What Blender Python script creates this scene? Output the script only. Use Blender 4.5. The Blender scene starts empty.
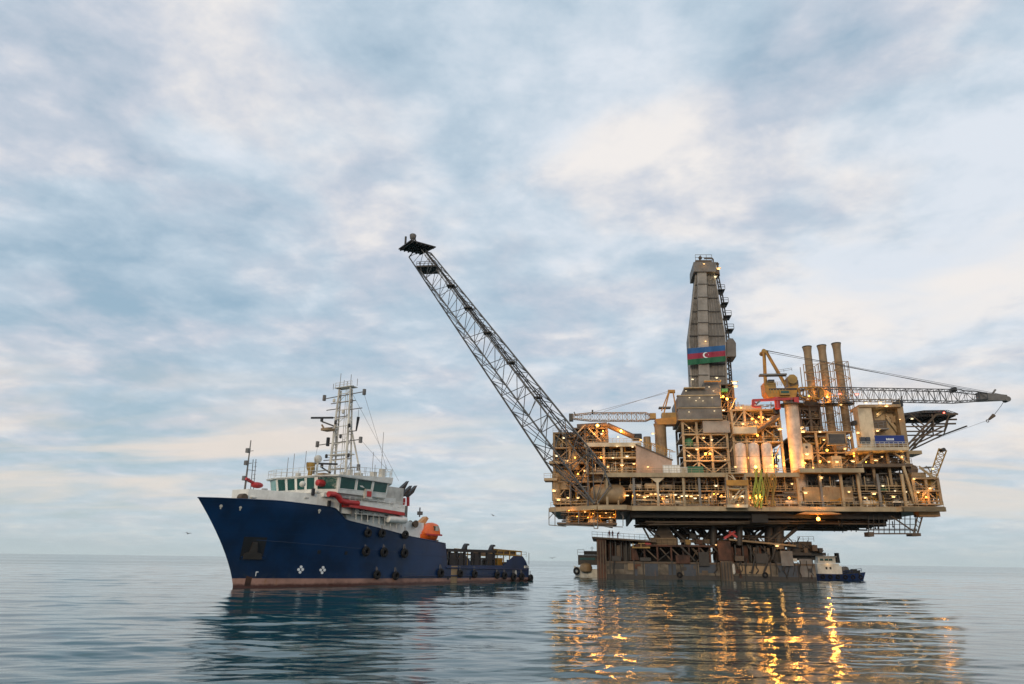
import bpy, math, random
import numpy as np

scene = bpy.context.scene
COL = scene.collection
RND = random.Random(7)

# ------------------------------------------------------------------ camera
W, H, F, CZ = 1024, 684, 700.0, 4.0
TH, RO = math.atan(218 / F), math.radians(0.785)
cam_d = bpy.data.cameras.new("camera")
cam = bpy.data.objects.new("camera", cam_d)
COL.objects.link(cam)
cam_d.sensor_width = 36.0
cam_d.lens = 36.0 * F / W
cam_d.clip_end = 60000
cam_d.clip_start = 0.5
cam.location = (0, 0, CZ)


def _rx(a):
    c, s = math.cos(a), math.sin(a)
    return np.array([[1, 0, 0], [0, c, -s], [0, s, c]])


def _rz(a):
    c, s = math.cos(a), math.sin(a)
    return np.array([[c, -s, 0], [s, c, 0], [0, 0, 1]])


RM = _rx(math.pi / 2 + TH) @ _rz(RO)
from mathutils import Matrix, Vector
cam.matrix_world = Matrix.Translation((0, 0, CZ)) @ Matrix([list(r) for r in RM]).to_4x4()
scene.camera = cam
CC = np.array([0, 0, CZ])


def ray(px, py):
    d = RM @ np.array([(px - W / 2) / F, -(py - H / 2) / F, -1.0])
    return d / np.linalg.norm(d)


# ------------------------------------------------------------------ sky, sun, exposure
SUN_AZ, SUN_EL = math.radians(198), math.radians(16)   # azimuth from +Y clockwise: behind the camera, a little left
world = bpy.data.worlds.new("World")
scene.world = world
world.use_nodes = True
nt = world.node_tree
nt.nodes.clear()


class NB:
    """tiny helper for node trees"""

    def __init__(self, tree):
        self.t = tree

    def n(self, typ, **kw):
        nd = self.t.nodes.new(typ)
        for k, v in kw.items():
            setattr(nd, k, v)
        return nd

    def link(self, a, b):
        self.t.links.new(a, b)

    def val(self, sock, v):
        if hasattr(v, "links") or hasattr(v, "is_output"):
            self.link(v, sock)
        else:
            sock.default_value = v

    def math(self, op, a, b=None, c=None, clamp=False):
        nd = self.n("ShaderNodeMath", operation=op, use_clamp=clamp)
        self.val(nd.inputs[0], a)
        if b is not None:
            self.val(nd.inputs[1], b)
        if c is not None:
            self.val(nd.inputs[2], c)
        return nd.outputs[0]

    def vmath(self, op, a, b=None):
        nd = self.n("ShaderNodeVectorMath", operation=op)
        self.val(nd.inputs[0], a)
        if b is not None:
            self.val(nd.inputs[1], b)
        return nd

    def smooth(self, x, a, b, lo=0.0, hi=1.0):
        nd = self.n("ShaderNodeMapRange", interpolation_type="SMOOTHSTEP")
        self.val(nd.inputs[0], x)
        for i, v in enumerate((a, b, lo, hi)):
            nd.inputs[i + 1].default_value = v
        return nd.outputs[0]

    def mix(self, f, a, b, mode="MIX"):
        nd = self.n("ShaderNodeMix", data_type="RGBA", blend_type=mode)
        self.val(nd.inputs[0], f)
        for s, v in ((nd.inputs[6], a), (nd.inputs[7], b)):
            if isinstance(v, tuple):
                v = (*v, 1) if len(v) == 3 else v
            self.val(s, v)
        return nd.outputs[2]

    def noise(self, vec, scale, detail=6, rough=0.55, dist=0.0, lac=2.0):
        nd = self.n("ShaderNodeTexNoise")
        self.link(vec, nd.inputs["Vector"])
        nd.inputs["Scale"].default_value = scale
        nd.inputs["Detail"].default_value = detail
        nd.inputs["Roughness"].default_value = rough
        nd.inputs["Distortion"].default_value = dist
        nd.inputs["Lacunarity"].default_value = lac
        return nd.outputs[0]


b = NB(nt)
sky = b.n("ShaderNodeTexSky", sky_type="NISHITA")
sky.sun_disc = False
sky.sun_elevation = SUN_EL
sky.sun_rotation = SUN_AZ
sky.air_density = 1.2
sky.dust_density = 1.0
tc = b.n("ShaderNodeTexCoord")
D = b.vmath("NORMALIZE", tc.outputs["Generated"]).outputs[0]
sep = b.n("ShaderNodeSeparateXYZ")
b.link(D, sep.inputs[0])
zpos = b.math("MAXIMUM", sep.outputs[2], 0.0)
zc = b.math("ADD", zpos, 0.16)
cmb = b.n("ShaderNodeCombineXYZ")
b.link(b.math("DIVIDE", sep.outputs[0], zc), cmb.inputs[0])
b.link(b.math("DIVIDE", sep.outputs[1], zc), cmb.inputs[1])
mp = b.n("ShaderNodeMapping")
b.link(cmb.outputs[0], mp.inputs[0])
mp.inputs["Rotation"].default_value = (0, 0, math.radians(12))
mp.inputs["Scale"].default_value = (1.15, 1.2, 1)
mp.inputs["Location"].default_value = (3.7, 1.9, 0)
CV = mp.outputs[0]
big = b.noise(CV, 1.0, 5, 0.5, 0.4)
fine = b.noise(CV, 3.1, 10, 0.6, 0.25)
wisp = b.noise(CV, 10.5, 10, 0.66, 0.1)
tint = b.noise(CV, 1.9, 4, 0.5, 0.3)


def lobe(px, py, r0, r1):
    d = ray(px, py)
    dt = b.vmath("DOT_PRODUCT", D, tuple(float(v) for v in d)).outputs["Value"]
    return b.smooth(dt, math.cos(math.radians(r1)), math.cos(math.radians(r0)))


wrp = b.n("ShaderNodeTexNoise")
b.link(CV, wrp.inputs["Vector"])
wrp.inputs["Scale"].default_value = 3.0
wrp.inputs["Detail"].default_value = 6
wv_ = b.vmath("ADD", CV, b.vmath("MULTIPLY", b.vmath("SUBTRACT", wrp.outputs["Color"], (0.5, 0.5, 0.5)).outputs[0], (0.55, 0.55, 0)).outputs[0])
vor = b.n("ShaderNodeTexVoronoi", feature="SMOOTH_F1", voronoi_dimensions="2D")
b.link(wv_.outputs[0], vor.inputs["Vector"])
vor.inputs["Scale"].default_value = 3.4
vor.inputs["Smoothness"].default_value = 0.5
vor.inputs["Detail"].default_value = 1.5
lump = b.math("SUBTRACT", 0.42, vor.outputs["Distance"])
# density of white cloud
dens = b.math("ADD", b.math("MULTIPLY", big, 0.75), b.math("MULTIPLY", fine, 0.95))
dens = b.math("ADD", dens, b.math("ADD", b.math("MULTIPLY", wisp, 0.45), b.math("MULTIPLY", lump, 0.36)))           # mean about 1.05
for (px, py, r0, r1, w) in ((955, 255, 2, 17, 0.36), (480, 80, 2, 26, 0.08), (760, 230, 2, 9, 0.05), (880, 300, 1, 10, 0.10),
                            (250, 270, 1, 14, 0.06), (620, 210, 1, 12, 0.06),
                            (50, 345, 3, 16, -0.13), (20, 30, 1, 12, -0.09), (880, 70, 3, 17, -0.13), (600, 330, 2, 14, -0.10),
                            (430, 330, 2, 12, -0.12), (960, 360, 1, 7, -0.14), (220, 390, 2, 12, -0.16)):
    dens = b.math("ADD", dens, b.math("MULTIPLY", lobe(px, py, r0, r1), w))
cover = b.smooth(dens, 0.44, 1.04)
clear = b.mix(0.75, b.vmath("SCALE", sky.outputs[0]).outputs[0], (0.36, 0.52, 0.66))
vs = clear.node.inputs[6].links[0].from_node
vs.inputs["Scale"].default_value = 0.10
lit = b.mix(b.smooth(tint, 0.40, 0.62), (0.74, 0.795, 0.87), (0.89, 0.855, 0.835))
shade = b.mix(b.smooth(tint, 0.42, 0.6), (0.52, 0.63, 0.735), (0.585, 0.635, 0.725))
cloud = b.mix(b.smooth(dens, 0.86, 1.36), shade, lit)
col = b.mix(cover, clear, cloud)
# low stratus, cream where the low sun catches it
low = b.math("MULTIPLY", b.smooth(zpos, 0.02, 0.07), b.smooth(zpos, 0.27, 0.14))
st = b.n("ShaderNodeMapping")
b.link(cmb.outputs[0], st.inputs[0])
st.inputs["Scale"].default_value = (0.55, 1.6, 1)
st.inputs["Location"].default_value = (1.3, 4.4, 0)
band = b.smooth(b.noise(st.outputs[0], 1.25, 7, 0.55, 0.4), 0.40, 0.64)
warm = b.math("ADD", lobe(150, 455, 6, 30), lobe(980, 420, 2, 15), clamp=True)
cream = b.mix(warm, (0.70, 0.74, 0.76), (0.90, 0.77, 0.67))
col = b.mix(b.math("MULTIPLY", b.math("MULTIPLY", low, band), 0.85), col, cream)
# pale air at the horizon
hz = b.math("POWER", 2.718, b.math("MULTIPLY", zpos, -13.0))
col = b.mix(b.math("MULTIPLY", hz, 0.92), col, (0.545, 0.635, 0.645))
bg = b.n("ShaderNodeBackground")
b.link(col, bg.inputs[0])
bg.inputs[1].default_value = 1.0
wo = b.n("ShaderNodeOutputWorld")
b.link(bg.outputs[0], wo.inputs[0])

sun_d = bpy.data.lights.new("sun", "SUN")
sun_d.energy = 1.25
sun_d.angle = math.radians(12)
sun_d.color = (1.0, 0.80, 0.56)
sun = bpy.data.objects.new("sun", sun_d)
COL.objects.link(sun)
sdir = Vector((math.sin(SUN_AZ) * math.cos(SUN_EL), math.cos(SUN_AZ) * math.cos(SUN_EL), math.sin(SUN_EL)))
sun.rotation_euler = sdir.to_track_quat("Z", "Y").to_euler()

vsn = scene.view_settings
vsn.view_transform = "Standard"
vsn.look = "None"
vsn.gamma = 1
vsn.exposure = 0.0
vsn.use_curve_mapping = False
scene.cycles.use_denoising = True
scene.cycles.max_bounces = 6
scene.cycles.use_light_tree = True
scene.cycles.sample_clamp_indirect = 4.0


# ------------------------------------------------------------------ materials
def mat(name, color, rough=0.55, metal=0.0, dirt=0.35, scale=0.5, streak=0.0, rustcol=(0.16, 0.065, 0.025), corr=0.0, corr_axis="X", emit=None, estr=0.0):
    m = bpy.data.materials.new(name)
    m.use_nodes = True
    t = m.node_tree
    n = NB(t)
    bs = t.nodes["Principled BSDF"]
    bs.inputs["Roughness"].default_value = rough
    bs.inputs["Metallic"].default_value = metal
    tcn = n.n("ShaderNodeTexCoord")
    oc = tcn.outputs["Object"]
    nz = n.noise(oc, scale, 6, 0.6)
    dark = tuple(c * (1 - dirt) for c in color)
    c = n.mix(n.smooth(nz, 0.30, 0.68), dark, tuple(min(1, x * (1 + dirt * 0.25)) for x in color))
    if streak > 0:
        ms = n.n("ShaderNodeMapping")
        n.link(oc, ms.inputs[0])
        ms.inputs["Scale"].default_value = (1.1, 1.1, 0.16)
        s2 = n.noise(ms.outputs[0], 1.6, 7, 0.65)
        c = n.mix(n.math("MULTIPLY", n.smooth(s2, 0.54, 0.72), streak), c, rustcol)
    n.link(c, bs.inputs["Base Color"])
    if corr > 0:
        wv = n.n("ShaderNodeTexWave", wave_type="BANDS", bands_direction=corr_axis)
        n.link(oc, wv.inputs[0])
        wv.inputs["Scale"].default_value = corr
        bp = n.n("ShaderNodeBump")
        bp.inputs["Strength"].default_value = 0.6
        bp.inputs["Distance"].default_value = 0.15
        n.link(wv.outputs[1], bp.inputs["Height"])
        n.link(bp.outputs[0], bs.inputs["Normal"])
    if emit:
        bs.inputs["Emission Color"].default_value = (*emit, 1)
        bs.inputs["Emission Strength"].default_value = estr
    return m


M = {}
M["beige"] = mat("beige_paint", (0.40, 0.30, 0.175), 0.55, streak=0.45, scale=0.25)
M["tan"] = mat("tan_paint", (0.30, 0.205, 0.11), 0.6, streak=0.5, scale=0.4)
M["cream"] = mat("cream_paint", (0.56, 0.455, 0.31), 0.5, streak=0.35, scale=0.3)
M["pinkpanel"] = mat("pinkish_cladding", (0.56, 0.38, 0.28), 0.6, streak=0.25, scale=0.2, corr=1.6)
M["brownclad"] = mat("grey_brown_cladding", (0.195, 0.18, 0.165), 0.6, streak=0.35, scale=0.35, rustcol=(0.30, 0.24, 0.17), corr=1.3)
M["lightclad"] = mat("pale_cladding", (0.36, 0.325, 0.285), 0.6, streak=0.2, scale=0.35, corr=1.3)
M["dark"] = mat("dark_steel", (0.035, 0.03, 0.026), 0.6, streak=0.4, rustcol=(0.09, 0.045, 0.022))
M["girder"] = mat("shade_darkened_girder_steel", (0.018, 0.016, 0.014), 0.7, dirt=0.5, streak=0.4, rustcol=(0.05, 0.03, 0.018))  # underdeck shade is put into this near-black colour
M["browns"] = mat("brown_steel", (0.105, 0.07, 0.043), 0.6, streak=0.4)
M["grey"] = mat("grey_steel", (0.16, 0.15, 0.14), 0.5, streak=0.25)
M["boomgrey"] = mat("boom_grey_steel", (0.085, 0.088, 0.092), 0.5, streak=0.2)
M["silver"] = mat("galvanised_steel", (0.27, 0.25, 0.22), 0.45, 0.3, dirt=0.5)
M["yellow"] = mat("crane_yellow_paint", (0.46, 0.205, 0.018), 0.5, streak=0.35)
M["ochre"] = mat("ochre_paint", (0.33, 0.19, 0.035), 0.5, streak=0.5)
M["red"] = mat("red_paint", (0.50, 0.03, 0.03), 0.45, streak=0.2)
M["orange"] = mat("orange_gelcoat", (0.80, 0.13, 0.015), 0.35, dirt=0.2)
M["peach"] = mat("faded_orange_paint", (0.72, 0.36, 0.14), 0.5, streak=0.2)
M["white"] = mat("ship_white_paint", (0.82, 0.80, 0.74), 0.4, streak=0.16, scale=0.6, rustcol=(0.42, 0.29, 0.17), dirt=0.2)
M["offwhite"] = mat("off_white_paint", (0.62, 0.59, 0.52), 0.5, streak=0.3)
M["hull"] = mat("blue_hull_paint", (0.002, 0.0235, 0.082), 0.36, dirt=0.45, scale=0.22, streak=0.22, rustcol=(0.008, 0.017, 0.036))
def hull_detail():
    """plate seams, slight dents and scuffs on the hull paint"""
    t = M["hull"].node_tree
    n = NB(t)
    bs = t.nodes["Principled BSDF"]
    tcn = n.n("ShaderNodeTexCoord")
    sp = n.n("ShaderNodeSeparateXYZ")
    n.link(tcn.outputs["Object"], sp.inputs[0])
    cb = n.n("ShaderNodeCombineXYZ")
    n.link(sp.outputs[0], cb.inputs[0])
    n.link(sp.outputs[2], cb.inputs[1])
    br = n.n("ShaderNodeTexBrick")
    n.link(cb.outputs[0], br.inputs["Vector"])
    br.inputs["Scale"].default_value = 1.0
    br.inputs["Brick Width"].default_value = 5.2
    br.inputs["Row Height"].default_value = 1.75
    br.inputs["Mortar Size"].default_value = 0.03
    br.inputs["Mortar Smooth"].default_value = 0.6
    dent = n.noise(tcn.outputs["Object"], 0.7, 3, 0.5)
    h = n.math("SUBTRACT", n.math("MULTIPLY", dent, 0.10), n.math("MULTIPLY", br.outputs["Fac"], 0.03))
    bp = n.n("ShaderNodeBump")
    bp.inputs["Strength"].default_value = 0.5
    n.link(h, bp.inputs["Height"])
    n.link(bp.outputs[0], bs.inputs["Normal"])
    old = bs.inputs["Base Color"].links[0].from_socket
    low = n.math("MULTIPLY", n.smooth(sp.outputs[2], 2.4, 1.2), n.smooth(n.noise(tcn.outputs["Object"], 1.5, 7, 0.65), 0.45, 0.7))
    c = n.mix(n.math("MULTIPLY", low, 0.5), old, (0.05, 0.055, 0.06))
    c = n.mix(n.math("MULTIPLY", br.outputs["Fac"], 0.45), c, (0.012, 0.04, 0.10))
    n.link(c, bs.inputs["Base Color"])


hull_detail()
M["boot"] = mat("pinkish_antifouling", (0.36, 0.20, 0.155), 0.65, dirt=0.4, scale=0.4, streak=0.5, rustcol=(0.26, 0.12, 0.03))
def boot_detail():
    """wet, stained strip along the waterline"""
    t = M["boot"].node_tree
    n = NB(t)
    bs = t.nodes["Principled BSDF"]
    tcn = n.n("ShaderNodeTexCoord")
    sp = n.n("ShaderNodeSeparateXYZ")
    n.link(tcn.outputs["Object"], sp.inputs[0])
    nz = n.noise(tcn.outputs["Object"], 1.3, 6, 0.65)
    zz = n.math("ADD", sp.outputs[2], n.math("MULTIPLY", n.math("SUBTRACT", nz, 0.5), 0.5))
    old = bs.inputs["Base Color"].links[0].from_socket
    c = n.mix(n.smooth(zz, 0.62, 0.22), old, (0.075, 0.028, 0.02))
    n.link(c, bs.inputs["Base Color"])
    n.link(n.smooth(zz, 0.2, 0.6, 0.25, 0.7), bs.inputs["Roughness"])


boot_detail()
M["rust"] = mat("rusty_plate", (0.10, 0.04, 0.022), 0.75, dirt=0.75, streak=0.85, scale=0.35, rustcol=(0.022, 0.013, 0.01))
M["palehull"] = mat("faded_grey_hull", (0.16, 0.13, 0.095), 0.7, dirt=0.75, streak=0.95, scale=0.3, rustcol=(0.06, 0.037, 0.026))
M["blueplate"] = mat("faded_blue_plate", (0.04, 0.052, 0.072), 0.6, streak=0.4)
M["rubber"] = mat("black_rubber", (0.006, 0.006, 0.007), 0.85, dirt=0.3)
M["black"] = mat("black_paint", (0.012, 0.013, 0.016), 0.5, dirt=0.3)
M["green"] = mat("green_paint", (0.03, 0.16, 0.07), 0.5)
M["hose"] = mat("yellow_green_hose", (0.36, 0.38, 0.06), 0.5, streak=0.3)
M["banner"] = mat("blue_banner_cloth", (0.008, 0.03, 0.19), 0.7, dirt=0.15)
M["tugblue"] = mat("tug_blue_paint", (0.006, 0.025, 0.11), 0.45, dirt=0.4, streak=0.2)
M["silo"] = mat("pale_silo_paint", (0.66, 0.53, 0.43), 0.5, streak=0.15)
M["lettering"] = mat("white_lettering", (0.75, 0.78, 0.80), 0.6, dirt=0.05)
M["flagblue"] = mat("flag_blue_cloth", (0.015, 0.10, 0.28), 0.75, dirt=0.2)
M["flagred"] = mat("flag_red_cloth", (0.29, 0.022, 0.055), 0.75, dirt=0.2)
M["flaggreen"] = mat("flag_green_cloth", (0.01, 0.115, 0.05), 0.75, dirt=0.2)
M["glass"] = mat("green_tinted_glass", (0.012, 0.075, 0.06), 0.08, dirt=0.3, scale=0.8)
M["paleglass"] = mat("pale_glass_painted_lit", (0.18, 0.42, 0.36), 0.1, dirt=0.2, scale=0.8)  # bright panes: the light is put into the base colour, nothing glows
M["deck"] = mat("deck_green_paint", (0.07, 0.09, 0.08), 0.7)
M["skin"] = mat("skin", (0.42, 0.25, 0.17), 0.6, dirt=0.1)
M["redcloth"] = mat("red_coverall_cloth", (0.42, 0.03, 0.025), 0.85, dirt=0.2)
M["gull"] = mat("gull_plumage", (0.30, 0.31, 0.32), 0.8, dirt=0.3, scale=4)
AMBER, WARM, COOL = (1.0, 0.40, 0.055), (1.0, 0.62, 0.22), (1.0, 0.83, 0.52)
M["amber"] = mat("amber_lamp_glass", (0.8, 0.5, 0.2), 0.3, emit=(1.0, 0.40, 0.06), estr=2.4)
M["warm"] = mat("warm_lamp_glass", (0.8, 0.6, 0.4), 0.3, emit=(1.0, 0.66, 0.28), estr=1.9)
M["cool"] = mat("white_lamp_glass", (0.8, 0.8, 0.7), 0.3, emit=COOL, estr=1.5)
M["flood"] = mat("amber_flood_glass", (0.8, 0.5, 0.2), 0.3, emit=AMBER, estr=9)
M["redlamp"] = mat("red_lamp_glass", (0.8, 0.1, 0.1), 0.3, emit=(1, 0.08, 0.05), estr=14)


# ------------------------------------------------------------------ frames, things, mesh builder
class Frame:
    def __init__(self, o, ang):
        self.o = np.array(o, float)
        self.a = ang
        self.x = np.array([math.cos(ang), math.sin(ang), 0])
        self.y = np.array([-math.sin(ang), math.cos(ang), 0])

    def world(self, p):
        return self.o + self.x * p[0] + self.y * p[1] + np.array([0, 0, p[2]])

    def pix(self, px, py, y=0.0):
        """point of the plane y = const of this frame seen at photo pixel px,py -> (x, y, z) in the frame"""
        d = ray(px, py)
        o = self.o + self.y * y
        t = np.dot(o - CC, self.y) / np.dot(d, self.y)
        q = CC + t * d - self.o
        return (float(np.dot(q, self.x)), y, float(q[2]))


r0 = ray(745, 563.3)
po = CC + r0 * (168 / r0[1])
PF = Frame((po[0], po[1], 0), -math.radians(7.2))            # platform: x along its front, y back
LS = 65.4615
hd = np.array([-0.53293774, -0.84615446, 0])
so = np.array([-36.31, 97.84, 0]) - hd * LS
SF = Frame(so, math.atan2(hd[1], hd[0]))                     # ship: x towards the bow, y to port
WF = Frame((0, 0, 0), 0)


class MB:
    def __init__(self):
        self.v, self.f, self.mi = [], [], []
        self.cur = 0

    def add(self, vs, fs):
        o = len(self.v)
        self.v.extend([tuple(map(float, p)) for p in vs])
        for f in fs:
            self.f.append(tuple(o + i for i in f))
            self.mi.append(self.cur)
        return self

    def box(self, x0, x1, y0, y1, z0, z1):
        x0, x1 = sorted((x0, x1)); y0, y1 = sorted((y0, y1)); z0, z1 = sorted((z0, z1))
        return self.add([(x0, y0, z0), (x1, y0, z0), (x1, y1, z0), (x0, y1, z0), (x0, y0, z1), (x1, y0, z1), (x1, y1, z1), (x0, y1, z1)],
                        [(3, 2, 1, 0), (4, 5, 6, 7), (0, 1, 5, 4), (1, 2, 6, 5), (2, 3, 7, 6), (3, 0, 4, 7)])

    def bar(self, p, q, r, sides=4, r2=None):
        p, q = np.array(p, float), np.array(q, float)
        d = q - p
        L = np.linalg.norm(d)
        if L < 1e-6:
            return self
        d /= L
        up = np.array([0, 0, 1.0]) if abs(d[2]) < 0.9 else np.array([0, 1.0, 0])
        a = np.cross(d, up); a /= np.linalg.norm(a)
        c = np.cross(a, d)
        r2 = r if r2 is None else r2
        vs = []
        for (pt, rr) in ((p, r), (q, r2)):
            for k in range(sides):
                t = 2 * math.pi * (k + 0.5) / sides
                vs.append(pt + (a * math.cos(t) + c * math.sin(t)) * rr)
        fs = [(k, (k + 1) % sides, sides + (k + 1) % sides, sides + k) for k in range(sides)]
        fs += [tuple(range(sides))[::-1], tuple(range(sides, 2 * sides))]
        return self.add(vs, fs)

    def path(self, pts, r, sides=6):
        for p, q in zip(pts[:-1], pts[1:]):
            self.bar(p, q, r, sides)
        return self

    def prism(self, poly, y0, y1):
        """poly in (x, z), extruded from y0 to y1"""
        n = len(poly)
        vs = [(p[0], y0, p[1]) for p in poly] + [(p[0], y1, p[1]) for p in poly]
        fs = [tuple(range(n)), tuple(range(n, 2 * n))[::-1]]
        fs += [(k, n + k, n + (k + 1) % n, (k + 1) % n) for k in range(n)]
        return self.add(vs, fs)

    def plate(self, poly, z0, z1):
        n = len(poly)
        vs = [(p[0], p[1], z0) for p in poly] + [(p[0], p[1], z1) for p in poly]
        fs = [tuple(range(n))[::-1], tuple(range(n, 2 * n))]
        fs += [(k, (k + 1) % n, n + (k + 1) % n, n + k) for k in range(n)]
        return self.add(vs, fs)

    def lathe(self, c, prof, sides=16, axis="z"):
        vs, fs = [], []
        for (r, z) in prof:
            for k in range(sides):
                t = 2 * math.pi * k / sides
                a, d = r * math.cos(t), r * math.sin(t)
                vs.append((c[0] + a, c[1] + d, c[2] + z) if axis == "z" else ((c[0] + z, c[1] + a, c[2] + d) if axis == "x" else (c[0] + a, c[1] + z, c[2] + d)))
        m = len(prof)
        for i in range(m - 1):
            for k in range(sides):
                k2 = (k + 1) % sides
                fs.append((i * sides + k, i * sides + k2, (i + 1) * sides + k2, (i + 1) * sides + k))
        fs.append(tuple(range(sides))[::-1])
        fs.append(tuple((m - 1) * sides + k for k in range(sides)))
        return self.add(vs, fs)

    def sphere(self, c, r, seg=8, rings=5, sc=(1, 1, 1)):
        vs, fs = [(c[0], c[1], c[2] - r * sc[2])], []
        for i in range(1, rings):
            ph = -math.pi / 2 + math.pi * i / rings
            for k in range(seg):
                t = 2 * math.pi * k / seg
                vs.append((c[0] + r * sc[0] * math.cos(ph) * math.cos(t), c[1] + r * sc[1] * math.cos(ph) * math.sin(t), c[2] + r * sc[2] * math.sin(ph)))
        vs.append((c[0], c[1], c[2] + r * sc[2]))
        for k in range(seg):
            fs.append((0, 1 + (k + 1) % seg, 1 + k))
            fs.append((len(vs) - 1, 1 + (rings - 2) * seg + k, 1 + (rings - 2) * seg + (k + 1) % seg))
        for i in range(rings - 2):
            for k in range(seg):
                a = 1 + i * seg
                fs.append((a + k, a + (k + 1) % seg, a + seg + (k + 1) % seg, a + seg + k))
        return self.add(vs, fs)

    def torus(self, c, R, r, ax, seg=18, sides=8):
        ax = np.array(ax, float); ax /= np.linalg.norm(ax)
        a = np.cross(ax, (0, 0, 1.0)); a /= np.linalg.norm(a)
        e = np.cross(ax, a)
        vs, fs = [], []
        for i in range(seg):
            t = 2 * math.pi * i / seg
            d = a * math.cos(t) + e * math.sin(t)
            for k in range(sides):
                s = 2 * math.pi * k / sides
                vs.append(np.array(c) + d * (R + r * math.cos(s)) + ax * r * math.sin(s))
        for i in range(seg):
            for k in range(sides):
                fs.append((i * sides + k, ((i + 1) % seg) * sides + k, ((i + 1) % seg) * sides + (k + 1) % sides, i * sides + (k + 1) % sides))
        return self.add(vs, fs)

    def rail(self, p, q, h=1.1, step=2.0, r=0.05, bars=2):
        p, q = np.array(p, float), np.array(q, float)
        n = max(1, int(np.linalg.norm(q - p) / step))
        for i in range(n + 1):
            a = p + (q - p) * i / n
            self.bar(a, a + np.array([0, 0, h]), r)
        for k in range(bars):
            z = np.array([0, 0, h * (k + 1) / bars])
            self.bar(p + z, q + z, r)
        return self

    def truss4(self, A, B, n, rc, rb, taper=True):
        """box truss between 4-point ends A and B; points in order round the section"""
        A = [np.array(p, float) for p in A]; B = [np.array(p, float) for p in B]
        for a, c in zip(A, B):
            self.bar(a, c, rc, 6)
        for i in range(n + 1):
            t = i / n
            S = [a + (c - a) * t for a, c in zip(A, B)]
            m = len(S)
            for k in range(m):
                self.bar(S[k], S[(k + 1) % m], rb)
            if i < n:
                S2 = [a + (c - a) * (i + 1) / n for a, c in zip(A, B)]
                for k in range(m):
                    if i % 2:
                        self.bar(S[k], S2[(k + 1) % m], rb)
                    else:
                        self.bar(S[(k + 1) % m], S2[k], rb)
        return self


BASES = {}


def thing(name, label, cat, frame, base, group=None, mb=None, m=None, smooth=False):
    """a top-level thing at base (in frame): an Empty, or with mb one mesh"""
    if mb is None:
        o = bpy.data.objects.new(name, None)
        o.empty_display_size = 0.3
    else:
        o = bpy.data.objects.new(name, mesh(name, mb, m, base, smooth))
    COL.objects.link(o)
    o.location = tuple(frame.world(base))
    o.rotation_euler = (0, 0, frame.a)
    o["label"] = label
    o["category"] = cat
    if group:
        o["group"] = group
    BASES[o.name] = tuple(base)
    return o


def mesh(name, mb, m, base=(0, 0, 0), smooth=False):
    me = bpy.data.meshes.new(name)
    v = np.array(mb.v) - np.array(base)
    me.from_pydata([tuple(p) for p in v], [], mb.f)
    ms = m if isinstance(m, (list, tuple)) else [m]
    for x in ms:
        me.materials.append(M[x])
    if len(ms) > 1:
        me.polygons.foreach_set("material_index", mb.mi)
    if smooth:
        me.polygons.foreach_set("use_smooth", [True] * len(me.polygons))
        if hasattr(me, "set_sharp_from_angle"):
            me.set_sharp_from_angle(angle=math.radians(40))
    me.update()
    return me


def part(name, mb, m, parent, smooth=False, label=None):
    base = BASES[parent.name]
    o = bpy.data.objects.new(name, mesh(name, mb, m, base, smooth))
    COL.objects.link(o)
    o.parent = parent
    BASES[o.name] = base
    if label:
        o["label"] = label
    return o


def copy_thing(src, loc, label=None, rotz=None):
    c = src.copy()
    COL.objects.link(c)
    c.location = loc
    if rotz is not None:
        c.rotation_euler = (0, 0, rotz)
    if label:
        c["label"] = label
    for ch in list(src.children):
        d = ch.copy()
        COL.objects.link(d)
        d.parent = c
        for g in list(ch.children):
            e = g.copy()
            COL.objects.link(e)
            e.parent = d
    return c


POWER = {"flood": (820, (1.0, 0.38, 0.045)), "amber": (220, (1.0, 0.38, 0.05)), "warm": (65, (1.0, 0.50, 0.12)), "cool": (30, (1.0, 0.74, 0.38))}


def lamp_light(parent, p, r, m):
    if m not in POWER:
        return
    ld = bpy.data.lights.new("lamp_light", "POINT")
    ld.energy = POWER[m][0] * min(1.6, (r / 0.26) ** 1.2)
    ld.color = POWER[m][1]
    ld.shadow_soft_size = 0.3
    lo = bpy.data.objects.new("lamp_light", ld)
    COL.objects.link(lo)
    lo.parent = parent
    bs = BASES[parent.name]
    lo.location = (p[0] - bs[0], p[1] - bs[1] - r * 1.5 - 0.32, p[2] - bs[2] - 0.1)


def lamp(parent, p, r=0.2, m="warm"):
    """work lamp fixed to a module: glass bulb with a small hood above it"""
    lamp_light(parent, p, r, m)
    if m in ("amber", "flood"):
        return part("work_lamp", MB().sphere(p, r * 0.95, 10, 8), m, parent, True)
    bulb = part("work_lamp", MB().sphere(p, r * 0.78, 10, 6, (1.9, 0.8, 0.62)), m, parent, True)
    part("lamp_hood", MB().box(p[0] - r * 2.3, p[0] + r * 2.3, p[1] - r * 0.9, p[1] + r * 1.2, p[2] + r * 0.82, p[2] + r * 1.05), "offwhite", bulb)
    return bulb


Q = PF.pix


def qbox(mb, x0, y0, x1, y1, v0, v1):
    """box whose front face (at depth v0) covers the given pixel rectangle"""
    xm, ym = (x0 + x1) / 2, (y0 + y1) / 2
    return mb.box(Q(x0, ym, v0)[0], Q(x1, ym, v0)[0], v0, v1, Q(xm, y0, v0)[2], Q(xm, y1, v0)[2])


def qbar(mb, a, c, v, r, sides=4, v2=None):
    return mb.bar(Q(*a, v), Q(*c, v if v2 is None else v2), r, sides)


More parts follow.
